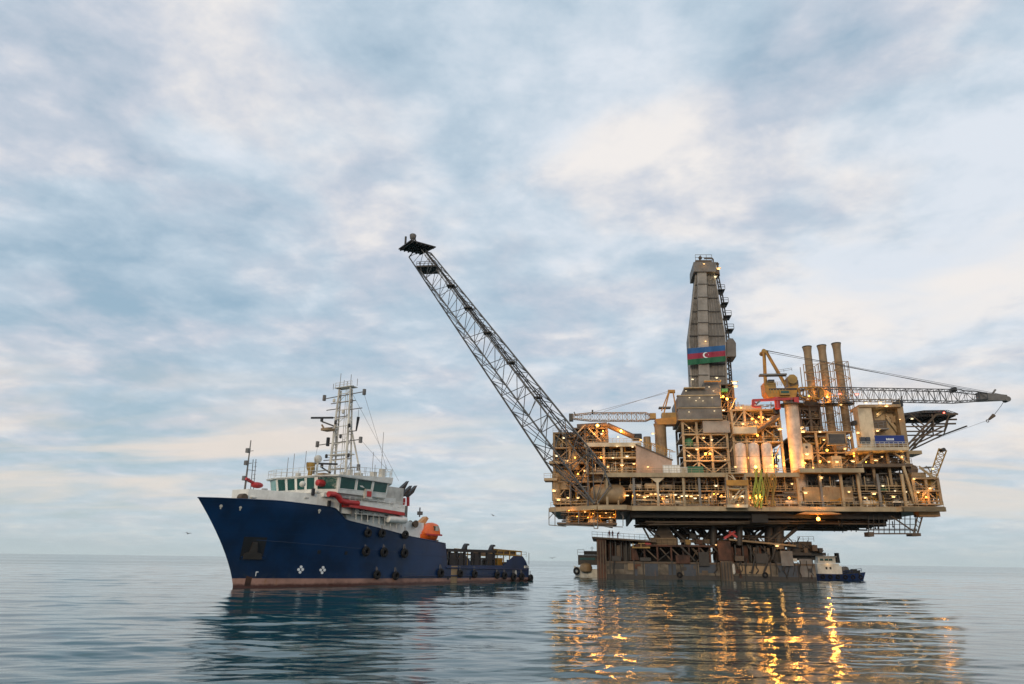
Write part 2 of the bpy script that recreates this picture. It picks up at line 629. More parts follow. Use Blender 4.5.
# ================================================================== WATER
def build_water():
    rng = np.random.default_rng(11)
    dense = np.linspace(-math.radians(50), math.radians(50), 680)
    coarse = np.linspace(math.radians(50), math.radians(310), 60)[1:-1]
    ang = np.concatenate([dense, coarse])
    r = [7.0]
    while r[-1] < 900:
        r.append(r[-1] * 1.0038)
    while r[-1] < 7900:
        r.append(r[-1] * 1.12)
    r = np.array(r)
    A, Rr = np.meshgrid(ang, r)
    X, Y = Rr * np.sin(A), Rr * np.cos(A)
    Z = np.zeros_like(X)
    fade_a = np.clip((math.radians(49.5) - np.abs(A)) / math.radians(4), 0, 1)
    fade_r = np.clip((880 - Rr) / 300, 0, 1)
    # slow modulation: slicks and ruffled patches
    mod = 0.75 + 0.25 * np.sin(X * 0.05 + Y * 0.021 + 1.3 * np.sin(Y * 0.045)) + 0.2 * np.sin(X * 0.13 - Y * 0.08)
    for i in range(140):
        lam = math.exp(rng.uniform(math.log(0.3), math.log(20)))
        th = math.pi / 2 + rng.normal(0.12, 0.42)
        k = 2 * math.pi / lam
        slope = 0.0055 if lam < 1 else (0.0088 if lam < 5 else 0.005)
        amp = slope / k
        wcell = np.clip((lam / (Rr * 0.0038) - 2.2) / 2.0, 0, 1)
        Z += amp * wcell * (mod if lam < 4 else 1) * np.sin(k * (X * math.cos(th) + Y * math.sin(th)) + rng.uniform(0, 6.28))
    Z *= fade_a * fade_r
    na, nr = len(ang), len(r)
    verts = np.stack([X, Y, Z], -1).reshape(-1, 3)
    verts = np.vstack([verts, [[0, 0, 0]]])
    i = np.arange(nr - 1)[:, None] * na
    j = np.arange(na)[None, :]
    j2 = (j + 1) % na
    quads = np.stack([i + j, i + na + j, i + na + j2, i + j2], -1).reshape(-1, 4)
    cen = nr * na
    tris = np.stack([np.full(na, cen), np.arange(na), (np.arange(na) + 1) % na], -1)
    loops = np.concatenate([quads.ravel(), tris.ravel()])
    starts = np.concatenate([np.arange(len(quads)) * 4, len(quads) * 4 + np.arange(na) * 3])
    tot = np.concatenate([np.full(len(quads), 4), np.full(na, 3)])
    me = bpy.data.meshes.new("sea")
    me.vertices.add(len(verts)); me.vertices.foreach_set("co", verts.ravel())
    me.loops.add(len(loops)); me.loops.foreach_set("vertex_index", loops.astype(np.int32))
    me.polygons.add(len(tot)); me.polygons.foreach_set("loop_start", starts.astype(np.int32)); me.polygons.foreach_set("loop_total", tot.astype(np.int32))
    me.polygons.foreach_set("use_smooth", np.ones(len(tot), dtype=bool))
    me.update(); me.validate()
    m = bpy.data.materials.new("sea_water")
    m.use_nodes = True
    n = NB(m.node_tree)
    bs = m.node_tree.nodes["Principled BSDF"]
    bs.inputs["Base Color"].default_value = (0.005, 0.062, 0.070, 1)
    bs.inputs["Roughness"].default_value = 0.012
    bs.inputs["IOR"].default_value = 1.333
    tcn = n.n("ShaderNodeTexCoord")
    mpn = n.n("ShaderNodeMapping")
    n.link(tcn.outputs["Object"], mpn.inputs[0])
    mpn.inputs["Scale"].default_value = (0.75, 1.5, 1)
    h1 = n.noise(mpn.outputs[0], 2.2, 5, 0.55, 0.3)
    h2 = n.noise(mpn.outputs[0], 0.18, 4, 0.5, 0.3)
    h = n.math("ADD", n.math("MULTIPLY", h1, 0.085), n.math("MULTIPLY", h2, 0.20))
    bp = n.n("ShaderNodeBump")
    bp.inputs["Strength"].default_value = 0.11
    bp.inputs["Distance"].default_value = 1.0
    n.link(h, bp.inputs["Height"])
    n.link(bp.outputs[0], bs.inputs["Normal"])
    # wind-ruffled patches on the open sea, calm water in the lee of the vessels
    lee = n.math("DIVIDE", n.vmath("LENGTH", n.vmath("SUBTRACT", tcn.outputs["Object"], (15.0, 95.0, 0.0)).outputs[0]).outputs["Value"], 400.0)
    mw = n.n("ShaderNodeMapping")
    n.link(tcn.outputs["Object"], mw.inputs[0])
    mw.inputs["Scale"].default_value = (0.0035, 0.013, 1)
    gust = n.smooth(n.noise(mw.outputs[0], 1.0, 6, 0.6, 0.4), 0.36, 0.58, 0.45, 1.0)
    ruf = n.math("MULTIPLY", n.smooth(lee, 0.28, 0.85), gust)
    n.link(n.math("ADD", n.math("MULTIPLY", ruf, 0.11), 0.012), bs.inputs["Roughness"])
    me.materials.append(m)
    o = bpy.data.objects.new("water", me)
    COL.objects.link(o)
    o["kind"] = "structure"


build_water()

# ================================================================== HAZE over the sea
mh = bpy.data.materials.new("haze_air")
mh.use_nodes = True
mh.node_tree.nodes.clear()
_n = NB(mh.node_tree)
pv = _n.n("ShaderNodeVolumePrincipled")
pv.inputs["Color"].default_value = (0.86, 0.90, 0.92, 1)
pv.inputs["Density"].default_value = 0.000028
pv.inputs["Anisotropy"].default_value = 0.2
oo = _n.n("ShaderNodeOutputMaterial")
_n.link(pv.outputs[0], oo.inputs["Volume"])
hzb = MB().box(-9300, 9300, -9300, 9300, -3, 128)
hme = bpy.data.meshes.new("haze")
hme.from_pydata(hzb.v, [], hzb.f)
hme.materials.append(mh)
ho = bpy.data.objects.new("haze", hme)
COL.objects.link(ho)
ho["kind"] = "stuff"

# ================================================================== PLATFORM
GP = None


def qz(y, x=745, v=0.0):
    return Q(x, y, v)[2]


def qu(x, y=490, v=0.0):
    return Q(x, y, v)[0]


def clutter(parent, u0, u1, v0, v1, z0, z1, n, seed, mats=("beige", "tan", "silver", "browns"), mach=True):
    """dense process pipework and small machines filling one bay"""
    rd = random.Random(seed)
    swap = {"beige": ("beige", "tan", "silver", "grey"), "tan": ("tan", "browns", "grey"), "ochre": ("ochre", "browns", "yellow", "tan"), "silver": ("silver", "grey", "offwhite")}
    for mi, mm in enumerate(mats):
        mm = rd.choice(swap.get(mm, (mm, "dark")))
        mb = MB()
        for _ in range(int(n * 2.1)):
            r = rd.choice((0.05, 0.07, 0.1, 0.14, 0.2))
            y = rd.uniform(v0, v1)
            if rd.random() < 0.5:
                za = rd.uniform(z0 + 0.3, z1 - 0.3)
                ua = rd.uniform(u0, u1)
                ub = min(u1, ua + rd.uniform(1.5, 7))
                mb.bar((ua, y, za), (ub, y, za), r, 6)
                zb = rd.uniform(z0, z1)
                mb.bar((ub, y, za), (ub, y, zb), r, 6)
                if rd.random() < 0.5:
                    mb.bar((ub, y, zb), (min(u1, ub + rd.uniform(0.5, 3)), y, zb), r, 6)
            else:
                ua = rd.uniform(u0, u1)
                za = rd.uniform(z0, z0 + (z1 - z0) * 0.4)
                mb.bar((ua, y, za), (ua, y, rd.uniform(za + 0.8, z1)), r, 6)
        part("pipework", mb, mm, parent)
    tray = MB()
    for _ in range(3):
        za = rd.uniform(z0 + (z1 - z0) * 0.55, z1 - 0.25)
        y = rd.uniform(v0, v1)
        tray.box(u0 + 0.2, u1 - 0.2, y, y + 0.35, za, za + 0.1)
        uu = u0 + rd.uniform(0.5, 1.5)
        while uu < u1 - 0.3:
            tray.box(uu, uu + 0.07, y - 0.02, y + 0.05, za + 0.103, z1 - 0.02)
            uu += rd.uniform(1.2, 2.4)
    part("cable_tray", tray, "grey", parent)
    if mach:
        k = max(1, int((u1 - u0) / 3.2))
        for i in range(k):
            uc = u0 + (i + 0.5 + rd.uniform(-0.25, 0.25)) * (u1 - u0) / k
            y = rd.uniform(v0 + 0.4, v0 + (v1 - v0) * 0.6)
            h = rd.uniform(0.9, min(2.4, (z1 - z0) * 0.55))
            kind = rd.random()
            if kind < 0.4:
                L = rd.uniform(1.0, 2.2); rr = min(0.75, h * 0.4)
                mb = MB().lathe((uc - L, y, z0 + rr + 0.5), [(0.05, 0), (rr * 0.7, 0.12), (rr, 0.4), (rr, 2 * L - 0.4), (rr * 0.7, 2 * L - 0.12), (0.05, 2 * L)], 12, "x")
                mb.box(uc - L * 0.6, uc - L * 0.5, y - rr * 0.8, y + rr * 0.8, z0, z0 + rr)
                mb.box(uc + L * 0.5, uc + L * 0.6, y - rr * 0.8, y + rr * 0.8, z0, z0 + rr)
                part("pressure_vessel", mb, rd.choice(("cream", "silver", "offwhite")), parent, True)
            elif kind < 0.7:
                mb = MB().lathe((uc, y, z0), [(0.6, 0), (0.6, h * 0.8), (0.35, h), (0.08, h * 1.08)], 12)
                mb.bar((uc, y, z0 + h), (uc, y, min(z1, z0 + h + 1.5)), 0.1, 6)
                part("filter_pot", mb, rd.choice(("beige", "tan", "ochre", "silver")), parent, True)
            else:
                w = rd.uniform(0.6, 1.3)
                mb = MB().box(uc - w, uc + w, y, y + 1.4, z0 + 0.25, z0 + h)
                mb.box(uc - w * 1.1, uc + w * 1.1, y - 0.1, y + 1.5, z0, z0 + 0.24)
                mb.box(uc - w * 0.6, uc + w * 0.2, y - 0.06, y - 0.001, z0 + h * 0.4, z0 + h * 0.85)
                part("control_cabinet", mb, rd.choice(("cream", "offwhite", "tan", "green", "grey")), parent)


def bay_frame(parent, x0, x1, levels, v0, v1, m="beige", cols=None, slabt=0.35, rail=True, brace=True, backm="dark", colr=0.28, yref=None):
    """open steel module: floors at the given pixel heights, columns, braces, handrails and a dark rear bulkhead"""
    yr = (levels[0] + levels[-1]) / 2 if yref is None else yref
    u0, u1 = qu(x0, yr, v0), qu(x1, yr, v0)
    zs = [qz(y, (x0 + x1) / 2, v0) for y in levels]
    for i, z in enumerate(zs):
        part("floor", MB().box(u0, u1, v0, v1, z - slabt, z), m, parent)
        if rail and i < len(zs):
            part("railing", MB().rail((u0, v0 + 0.1, z), (u1, v0 + 0.1, z), 1.1, 1.8, 0.045), m, parent)
    cols = cols or [x0 + 0.3, (x0 + x1) / 2, x1 - 0.3]
    us = [u0 + (u1 - u0) * (c - x0) / (x1 - x0) for c in cols]
    for uc in us:
        part("column", MB().box(uc - colr, uc + colr, v0 + 0.25, v0 + 0.25 + 2 * colr, min(zs), max(zs) - slabt - 0.003), m, parent)
        part("column", MB().box(uc - colr, uc + colr, v1 - 1, v1 - 0.4, min(zs), max(zs) - slabt - 0.003), "grey", parent)
    if brace:
        mb = MB()
        zz = sorted(zs)
        for i in range(len(us) - 1):
            for j in range(len(zz) - 1):
                if (i + j) % 2 == 0:
                    mb.bar((us[i], v0 + 0.5, zz[j]), (us[i + 1], v0 + 0.5, zz[j + 1] - slabt), 0.17)
                else:
                    mb.bar((us[i + 1], v0 + 0.5, zz[j]), (us[i], v0 + 0.5, zz[j + 1] - slabt), 0.17)
        part("brace", mb, m, parent)
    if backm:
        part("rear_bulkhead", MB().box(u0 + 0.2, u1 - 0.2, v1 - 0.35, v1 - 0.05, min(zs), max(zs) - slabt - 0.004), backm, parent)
    return u0, u1, zs


# ------------------------------------------------------------------ main decks
plat = thing("production_platform", "huge beige oil production platform with lamplit open decks raised over the barge", "oil platform", PF, (0, 20, 16))
zL = qz(506)          # top of lower deck
zU = qz(473)          # top of upper deck
plan = [(-45.2, 7), (-33.2, -2.2), (-26.4, -2.2), (-25.4, 0), (34.5, 0), (35.4, -1.2), (44.4, -1.2), (44.4, 44), (-45.2, 44)]
part("lower_deck", MB().plate(plan, zL - 0.9, zL), "tan", plat)
mb = MB()
for a, c in zip(plan[:6] + plan[5:6], plan[1:7] + plan[6:7]):
    if a != c:
        mb.bar((a[0], a[1] - 0.05, zL - 0.72), (c[0], c[1] - 0.05, zL - 0.66), 0.68)
part("edge_beam", mb, "beige", plat)
# underside girders
zb = qz(523, 690, 3)
for k in range(9):
    v = 3 + k * 4.8
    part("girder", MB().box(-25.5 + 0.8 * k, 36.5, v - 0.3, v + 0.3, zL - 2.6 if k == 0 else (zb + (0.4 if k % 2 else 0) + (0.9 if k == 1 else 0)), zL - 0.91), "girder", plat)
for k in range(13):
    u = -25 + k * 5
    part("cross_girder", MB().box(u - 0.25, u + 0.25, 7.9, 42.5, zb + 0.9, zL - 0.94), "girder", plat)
part("under_deck_pipework", (lambda m_: [m_.bar((-24 + RND.uniform(0, 8), RND.uniform(2.5, 30), zb - RND.uniform(-0.8, 0.6)), (RND.uniform(10, 37), RND.uniform(2.5, 30), zb - RND.uniform(-0.8, 0.6)), RND.uniform(0.08, 0.22), 6) for _ in range(26)] and m_)(MB()), "browns", plat)
mb = MB()
for _ in range(24):
    u = RND.uniform(20, 37)
    v = RND.uniform(2, 18)
    mb.bar((u, v, zb + 1), (u, v, zb - RND.uniform(0.2, 1.4)), 0.12, 6)
    mb.sphere((u, v, zb - 0.3), 0.22, 6, 4)
part("caisson_stub", mb, "dark", plat)
# upper deck
uU0, uU1 = qu(603, 473), qu(799, 473)
part("upper_deck", MB().box(uU0, uU1, 0, 44, zU - 0.5, zU), "tan", plat)
part("edge_beam", MB().box(uU0, uU1, -0.35, -0.003, zU - 0.95, zU + 0.06), "beige", plat)
uR0, uR1 = qu(797, 470), qu(861, 470)
zR = qz(469.5, 830)
part("upper_deck", MB().box(uR0 + 0.1, uR1, -1.5, 44, zR - 0.6, zR), "tan", plat)
part("edge_beam", MB().box(uR0 + 0.1, uR1, -1.9, -1.503, zR - 0.9, zR + 0.1), "beige", plat)
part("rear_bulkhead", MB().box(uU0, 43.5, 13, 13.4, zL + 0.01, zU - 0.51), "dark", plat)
for x, mm in ((607, "beige"), (634, "grey"), (658, "cream"), (684, "beige"), (700, "grey"), (731, "beige"), (748, "beige"), (799, "beige"), (822, "grey"), (843, "beige"), (860, "beige"), (880, "grey"), (905, "beige")):
    u = qu(x, 490)
    part("column", MB().box(u - 0.27, u + 0.27, 0.35, 0.95, zL, (zU if x < 799 else zR) - 0.98), mm, plat)
    if x == 658:
        part("column_head", MB().prism([(u - 1.8, zU - 0.99), (u - 0.3, zU - 2.2), (u + 0.3, zU - 2.2), (u + 1.8, zU - 0.99)], 0.38, 0.9), mm, plat)
zM = qz(489.5)
part("mezzanine_floor", MB().box(uU0, 40, 2.5, 12.9, zM - 0.22, zM), "tan", plat)
part("mezzanine_railing", MB().rail((uU0, 2.6, zM), (40, 2.6, zM), 1.1, 2.0, 0.05), "beige", plat)
for k in range(26):
    u = uU0 + 1.5 + k * 2.6
    if u < 39:
        part("post", MB().box(u - 0.1, u + 0.1, 3, 3.2, zM, zU - 0.52), "beige" if k % 3 else "grey", plat)
part("deck_railing", MB().rail((-25.2, 0.15, zL), (34, 0.15, zL), 1.15, 1.6, 0.05), "beige", plat)
part("deck_railing", MB().rail((-45, 6.9, zL), (-33.2, -2, zL), 1.15, 1.6, 0.05), "beige", plat)
part("deck_railing", MB().rail((uU0, 0.2, zU), (uU1, 0.2, zU), 1.1, 1.7, 0.05), "beige", plat)
part("deck_railing", MB().rail((uR0, -1.4, zR), (uR1, -1.4, zR), 1.1, 1.7, 0.05), "beige", plat)
part("deck_railing", MB().rail((35.4, -1.1, zL), (44.3, -1.1, zL), 1.1, 1.5, 0.05), "beige", plat)
for i, (a, c) in enumerate(((-25, -15), (-15, -5), (-5, 3.5), (3.5, 13.5), (13.5, 23), (23, 33), (33, 40))):
    clutter(plat, a, c, 1.4, 9, zL, zM - 0.3, 11, 100 + i, ("beige", "silver", "ochre", "browns"))
    clutter(plat, a, c, 3, 10, zM, zU - 0.7, 6, 200 + i, ("beige", "grey", "browns"), mach=(i % 2 == 0))
# enclosed store under the right part of the upper deck
mb = qbox(MB(), 804, 487, 853, 502, 2.0, 9)
part("store_room_wall", mb, "tan", plat)
# big horizontal separator behind the flare boom foot
c = Q(590, 494, 2.5)
part("separator_vessel", MB().lathe((c[0], c[1], c[2]), [(0.1, 0), (1.5, 0.4), (2.2, 1.2), (2.3, 2), (2.3, 6.8), (2.2, 7.6), (1.5, 8.4), (0.1, 8.8)], 20, "x").box(c[0] + 1.8, c[0] + 2.2, c[1] - 1.6, c[1] + 1.6, zL, c[2]).box(c[0] + 6.6, c[0] + 7, c[1] - 1.6, c[1] + 1.6, zL, c[2]), "tan", plat, True)
# orange box beam under the right end, lattice bracket
part("box_beam", qbox(MB(), 919, 510, 940, 516.5, 1.0, 4), "peach", plat)

# left end stack of small floors and tall vessel
lend = thing("end_module", "narrow stacked scaffold module with tall vessels at the platform's far left corner", "process module", PF, (-42, 10, zL))
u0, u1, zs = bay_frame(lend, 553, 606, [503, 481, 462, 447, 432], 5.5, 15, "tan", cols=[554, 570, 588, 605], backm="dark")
part("landing", qbox(MB(), 544, 478, 557, 480.5, 4.5, 9), "beige", lend)
part("landing", qbox(MB(), 549, 461, 560, 463.5, 4.5, 9), "beige", lend)
part("landing_railing", MB().rail(Q(544, 478, 4.6), Q(557, 478, 4.6), 1.1, 1.2, 0.05), "beige", lend)
for (x, y0, y1, r) in ((557, 472, 501, 1.25), (565.5, 470, 490, 1.5), (575, 452, 470, 1.3)):
    c = Q(x, y1, 7)
    h = Q(x, y0, 7)[2] - c[2]
    part("vertical_vessel", MB().lathe(c, [(r, 0), (r, h * 0.9), (r * 0.7, h * 0.97), (0.1, h)], 14), "tan", lend, True)
for j in range(4):
    clutter(lend, u0 + 0.5, u1, 6, 13, zs[j], zs[j + 1] - 0.4, 12, 300 + j, ("beige", "tan", "browns", "ochre"))

# ------------------------------------------------------------------ left process module
pm = thing("process_module", "three storey lamplit process module with sloping pinkish end wall left of the tower", "process module", PF, (-20, 8, zU))
u0, u1, zs = bay_frame(pm, 586, 640, [472.5, 457, 443.5], 2.5, 16, "beige", cols=[587, 604, 622, 639], brace=False)
part("front_beam", qbox(MB(), 584, 442.5, 641, 446.5, 2.0, 2.45), "cream", pm)
for j, (za, zc_) in enumerate(zip(zs[:-1], zs[1:])):
    clutter(pm, u0 + 0.5, u1 - 0.5, 4, 13, za, zc_ - 0.4, 16, 330 + j, ("beige", "ochre", "browns", "silver"))
u2, u3, z2 = bay_frame(pm, 573, 608, [442, 427.5], 4, 16, "browns", cols=[574, 585, 597, 607], rail=False, backm=None)
clutter(pm, u2 + 0.5, u3, 5, 12, z2[0], z2[1] - 0.4, 14, 340, ("beige", "tan", "browns"))
part("roof_duct", (lambda m_: m_.bar(Q(577, 427, 5), Q(607, 425, 5), 0.75, 10).bar(Q(607, 425, 5), Q(634, 437, 5), 0.7, 10))(MB()), "browns", pm, True)
part("side_wall", MB().prism([(Q(636, 445, 1.5)[0], Q(636, 445, 1.5)[2]), (Q(672, 460.5, 1.5)[0], Q(672, 460.5, 1.5)[2]), (Q(672, 474, 1.5)[0], zU + 0.02), (Q(636.5, 474, 1.5)[0], zU + 0.02)], 1.5, 9), "pinkpanel", pm)
part("wall_coping", qbar(MB(), (635.5, 444.2), (673, 460.2), 1.4, 0.22), "browns", pm)
c = Q(637, 437.5, 6)
part("drum", MB().lathe((c[0] - 1.2, c[1], c[2]), [(0.9, 0), (1.0, 0.2), (1.0, 2.2), (0.9, 2.4)], 14, "x"), "black", pm, True)
mb = MB()
for k in range(12):
    x = 641 + k * 2.6
    y = 445 + (x - 638) * 0.43
    qbar(mb, (x, y), (x, y - 8 - 3 * RND.random()), 6, 0.1)
    qbar(mb, (x, y - RND.uniform(4, 9)), (x + 6, y - RND.uniform(1, 7)), 6, 0.12)
part("slope_pipework", mb, "ochre", pm)
part("slope_handrail", MB().rail(Q(638, 445, 2), Q(672, 460.5, 2), 1.2, 1.8, 0.05), "beige", pm)
mb = MB()
qbar(mb, (570, 441), (585, 425), 3.5, 0.25); qbar(mb, (601, 441), (588, 428), 3.5, 0.25)
part("brace", mb, "beige", pm)
mb = MB().rail(Q(606, 443, 3), Q(640, 443, 3), 1.2, 1.5, 0.05)
part("railing", mb, "cream", pm)

# containers on the upper deck
for (x0, x1, y0, y1, mm, lb) in ((663, 680, 464.5, 473, "white", "white steel container on the upper deck beside the sloping wall"),
                                 (681, 687, 466.5, 473, "beige", "small beige container between the white and the dark green containers"),
                                 (688, 703, 466, 473, "green", "dark green container on the upper deck under the tower's left corner")):
    c0 = Q((x0 + x1) / 2, y1, 1.2)
    ct = thing("container", lb, "container", PF, (c0[0], 2.5, zU))
    mb = qbox(MB(), x0, y0, x1, y1 - 0.0, 1.2, 4)
    zmin = min(p[2] for p in mb.v)
    mb.v = [(p[0], p[1], p[2] + zU + 0.06 - zmin) for p in mb.v]
    part("body", mb, mm, ct)
    xs = [p[0] for p in mb.v]; zz = [p[2] for p in mb.v]
    fr = MB()
    for xx in (min(xs), max(xs)):
        fr.box(xx - 0.08, xx + 0.08, 1.1, 1.22, min(zz), max(zz))
    for z in (min(zz) + 0.09, max(zz) - 0.09):
        fr.box(min(xs) + 0.081, max(xs) - 0.081, 1.12, 1.2, z - 0.07, z + 0.07)
    for k in range(5):
        xx = min(xs) + (max(xs) - min(xs)) * (k + 1) / 6
        fr.box(xx - 0.04, xx + 0.04, 1.14, 1.199, min(zz) + 0.17, max(zz) - 0.17)
    part("frame", fr, "offwhite" if mm != "green" else "green", ct)

# ------------------------------------------------------------------ drilling tower on its substructure
sub = thing("drill_floor_module", "tall open drilling substructure of stacked floors and stepped brown wind walls under the tower", "drilling module", PF, (-4, 12, zU))
V0 = 6.0
u0, u1, zs = bay_frame(sub, 683, 729, [473, 460, 447, 433.5, 420], V0, 22, "beige", cols=[684, 698, 712, 728], backm=None)
for j in range(4):
    clutter(sub, u0 + 1, u1 - 1, V0 + 1.5, V0 + 14, zs[j], zs[j + 1] - 0.4, 14, 360 + j, ("beige", "dark", "browns", "tan"))
    part("inner_bulkhead", MB().box(u0 + 1, u1 - 0.5, V0 + 17, V0 + 17.3, zs[j] + 0.01, zs[j + 1] - 0.36), "dark", sub)
part("mud_room_wall", qbox(MB(), 703, 420.8, 730, 432.6, V0 - 0.6, V0 + 9), "lightclad", sub)
part("green_tank", MB().lathe(Q(689, 446.5, V0 + 1.2), [(1.1, 0), (1.1, 1.6), (0.6, 2)], 12), "green", sub, True)
part("wind_wall", qbox(MB(), 678.5, 408.6, 722, 418.6, V0 - 1, V0 + 15), "brownclad", sub)
part("wind_wall", qbox(MB(), 678, 395.6, 721, 406.8, V0 - 0.9, V0 + 15), "brownclad", sub)
part("wind_wall", qbox(MB(), 684, 388, 721, 394.8, V0 + 0.4, V0 + 15), "brownclad", sub)
part("wind_wall", qbox(MB(), 704.5, 381, 721, 387.9, V0 + 1.0, V0 + 20), "brownclad", sub)
for (x0, x1, y) in ((677.5, 722.5, 407.7), (677, 721.5, 395.2), (684, 705, 387.5), (704, 721.5, 380.4), (678, 723, 419.3)):
    part("wall_coping", qbox(MB(), x0, y - 0.55, x1, y + 0.45, V0 - 1.15, V0 + 0.2), "beige", sub)
# side service tower at the right of the walls: landings and stairs
u4, u5, z4 = bay_frame(sub, 722, 737, [470, 455, 440, 425, 411, 397, 384], V0 + 2, V0 + 14, "browns", cols=[722.6, 730, 736.4], backm="dark", slabt=0.25)
for j in range(6):
    clutter(sub, u4 + 0.4, u5 - 0.2, V0 + 2.6, V0 + 9, z4[j], z4[j + 1] - 0.3, 9, 390 + j, ("beige", "browns", "ochre"), mach=False)
part("green_housing", qbox(MB(), 721.5, 388.5, 728, 391.5, V0 + 1, V0 + 4), "green", sub)
part("stair_flight", (lambda m_: [qbar(m_, (730, 410 + 14 * k), (736, 398 + 14 * k), V0 + 1.6, 0.2) for k in range(4)] and m_)(MB()), "cream", sub)

der = thing("drilling_derrick", "tall tapering drilling tower clad in grey brown panels", "drilling derrick", PF, (-3, 18, qz(388, 705, 12)))
VD = 12.0


def dpt(x, y, dv=0.0):
    return Q(x, y, VD + dv)


def slab_between(left, right, dv0, dv1, mm, name, seam=9, ym=None):
    """clad face whose left/right outlines are lists of (x, y) pixels from bottom to top"""
    poly = [dpt(*p, dv0) for p in left] + [dpt(*p, dv0) for p in right[::-1]]
    return part(name, MB().prism([(p[0], p[2]) for p in poly], VD + dv0, VD + dv1), mm, der)


slab_between([(691.8, 388), (689, 336), (693.5, 300), (696.3, 272)], [(699, 388), (697.5, 336), (697.8, 272)], 0.8, 7, "brownclad", "tower_wall")
slab_between([(699, 388), (697.4, 272)], [(710, 388), (706.5, 272)], -0.9, 2, "lightclad", "tower_rib")
slab_between([(709, 388), (706, 272)], [(726.8, 388), (724.8, 336), (718, 300), (713.8, 272)], 0.5, 7, "brownclad", "tower_wall")
slab_between([(693.8, 271.5), (693.5, 262)], [(716.4, 271.5), (716, 262)], -1.4, 7.5, "brownclad", "crown_box")
slab_between([(695.4, 261.9), (695.4, 260)], [(712, 261.9), (712, 260)], 0.5, 9, "browns", "crown_floor")
mb = MB()
for y in (285, 298, 311.5, 323.5, 336, 350, 364, 376):
    for (xa, xb) in ((689.3 + max(0, 336 - y) * 0.115, 698), (708, 725 - max(0, 336 - y) * 0.175)):
        a, c = dpt(xa, y, 0.35), dpt(xb, y, 0.35)
        mb.bar(a, c, 0.16)
    mb.bar(dpt(698, y - 1, -1.0), dpt(708.5, y - 1, -1.0), 0.12)
part("panel_seam", mb, "dark", der)
mb = MB()
for y0_, y1_ in ((386, 377), (376, 365), (349.5, 337), (335, 324), (323, 312), (311, 299), (298, 286), (284.5, 274)):
    for f in np.linspace(0.12, 0.9, 5):
        for (l0, l1, r_0, r_1) in ((689.3 + max(0, 336 - y0_) * 0.115, 689.3 + max(0, 336 - y1_) * 0.115, 698, 698), (708, 707, 725 - max(0, 336 - y0_) * 0.175, 725 - max(0, 336 - y1_) * 0.175)):
            mb.bar(dpt(l0 + (r_0 - l0) * f, y0_, 0.42), dpt(l1 + (r_1 - l1) * f, y1_, 0.42), 0.06)
part("cladding_rib", mb, "lightclad", der)
mb = MB()
mb.bar(dpt(691.6, 388, 0.4), dpt(688.9, 336, 0.4), 0.22); mb.bar(dpt(688.9, 336, 0.4), dpt(696, 273, 0.4), 0.22)
mb.bar(dpt(727, 388, 0.4), dpt(724.9, 336, 0.4), 0.22); mb.bar(dpt(724.9, 336, 0.4), dpt(714.2, 273, 0.4), 0.22)
part("corner_trim", mb, "lightclad", der)
mb = MB()
mb.bar(dpt(699.5, 261, 2), dpt(700, 256, 2), 0.25); mb.sphere(dpt(700.2, 258, 2), 0.55, 6, 4)
mb.rail(dpt(695.5, 260, 1), dpt(712, 260, 1), 1.6, 1.2, 0.07)
mb.bar(dpt(713, 259, 3), dpt(713.5, 265, 3), 0.25); mb.bar(dpt(704, 258.5, 2), dpt(713, 258.5, 2), 0.22)
part("crown_railing", mb, "browns", der)
mb = MB()
mb.bar(dpt(717, 262.5, 3), dpt(719, 276, 3), 0.35); mb.bar(dpt(714.5, 263, 3), dpt(719, 264.5, 3), 0.35)
mb.bar(dpt(717, 276, 3), dpt(713, 274, 3), 0.3)
qbox(mb, 715.5, 268, 719.5, 274, VD + 2, VD + 6)
part("crown_bracket", mb, "browns", der)
mb = MB()
for dx in (0, 2.2):
    mb.path([dpt(716 + dx, 275, 3), dpt(720.5 + dx, 296, 3), dpt(726.5 + dx, 336, 3), dpt(729 + dx, 372, 3), dpt(730 + dx, 388, 3)], 0.2)
for k in range(26):
    y = 277 + k * 4.2
    x = 716.5 + (y - 275) * 0.165 if y < 336 else 726.5 + (y - 336) * 0.068
    mb.bar(dpt(x, y, 3), dpt(x + 2.2, y + 2, 3), 0.12)
part("service_ladder", mb, "dark", der)
for (x, y) in ((721, 289), (724.5, 302), (727.5, 315), (730, 328.5)):
    mb = qbox(MB(), x - 3, y, x + 4, y + 0.8, VD + 2, VD + 6)
    mb.rail(dpt(x - 2.5, y, 2.2), dpt(x + 4, y, 2.2), 1.3, 0.9, 0.08)
    qbox(mb, x - 1, y + 0.8, x + 1.5, y + 2.8, VD + 3, VD + 5)
    part("landing", mb, "black", der)
slab_between([(726.8, 356.5), (726.5, 341), (729, 338)], [(736.2, 356.5), (736, 343), (733, 338.5)], 1.2, 7, "brownclad", "monkey_board_cabin")
mb = MB()
for k in range(6):
    mb.bar(dpt(725.5, 357 + k * 5, 1.8), dpt(731, 361 + k * 5, 2.5), 0.13)
    mb.bar(dpt(731, 357 + k * 5, 2.5), dpt(725.5, 361 + k * 5, 1.8), 0.13)
part("service_lattice", mb, "dark", der)

# flag hung across the tower
FLC = [(687.2, 348.5), (725.2, 345.2), (725.6, 361.2), (687.6, 365.2)]
fl = thing("flag", "wide blue red green flag with white crescent and star hung across the tower", "flag", PF, Q(706, 365, VD - 1.6))


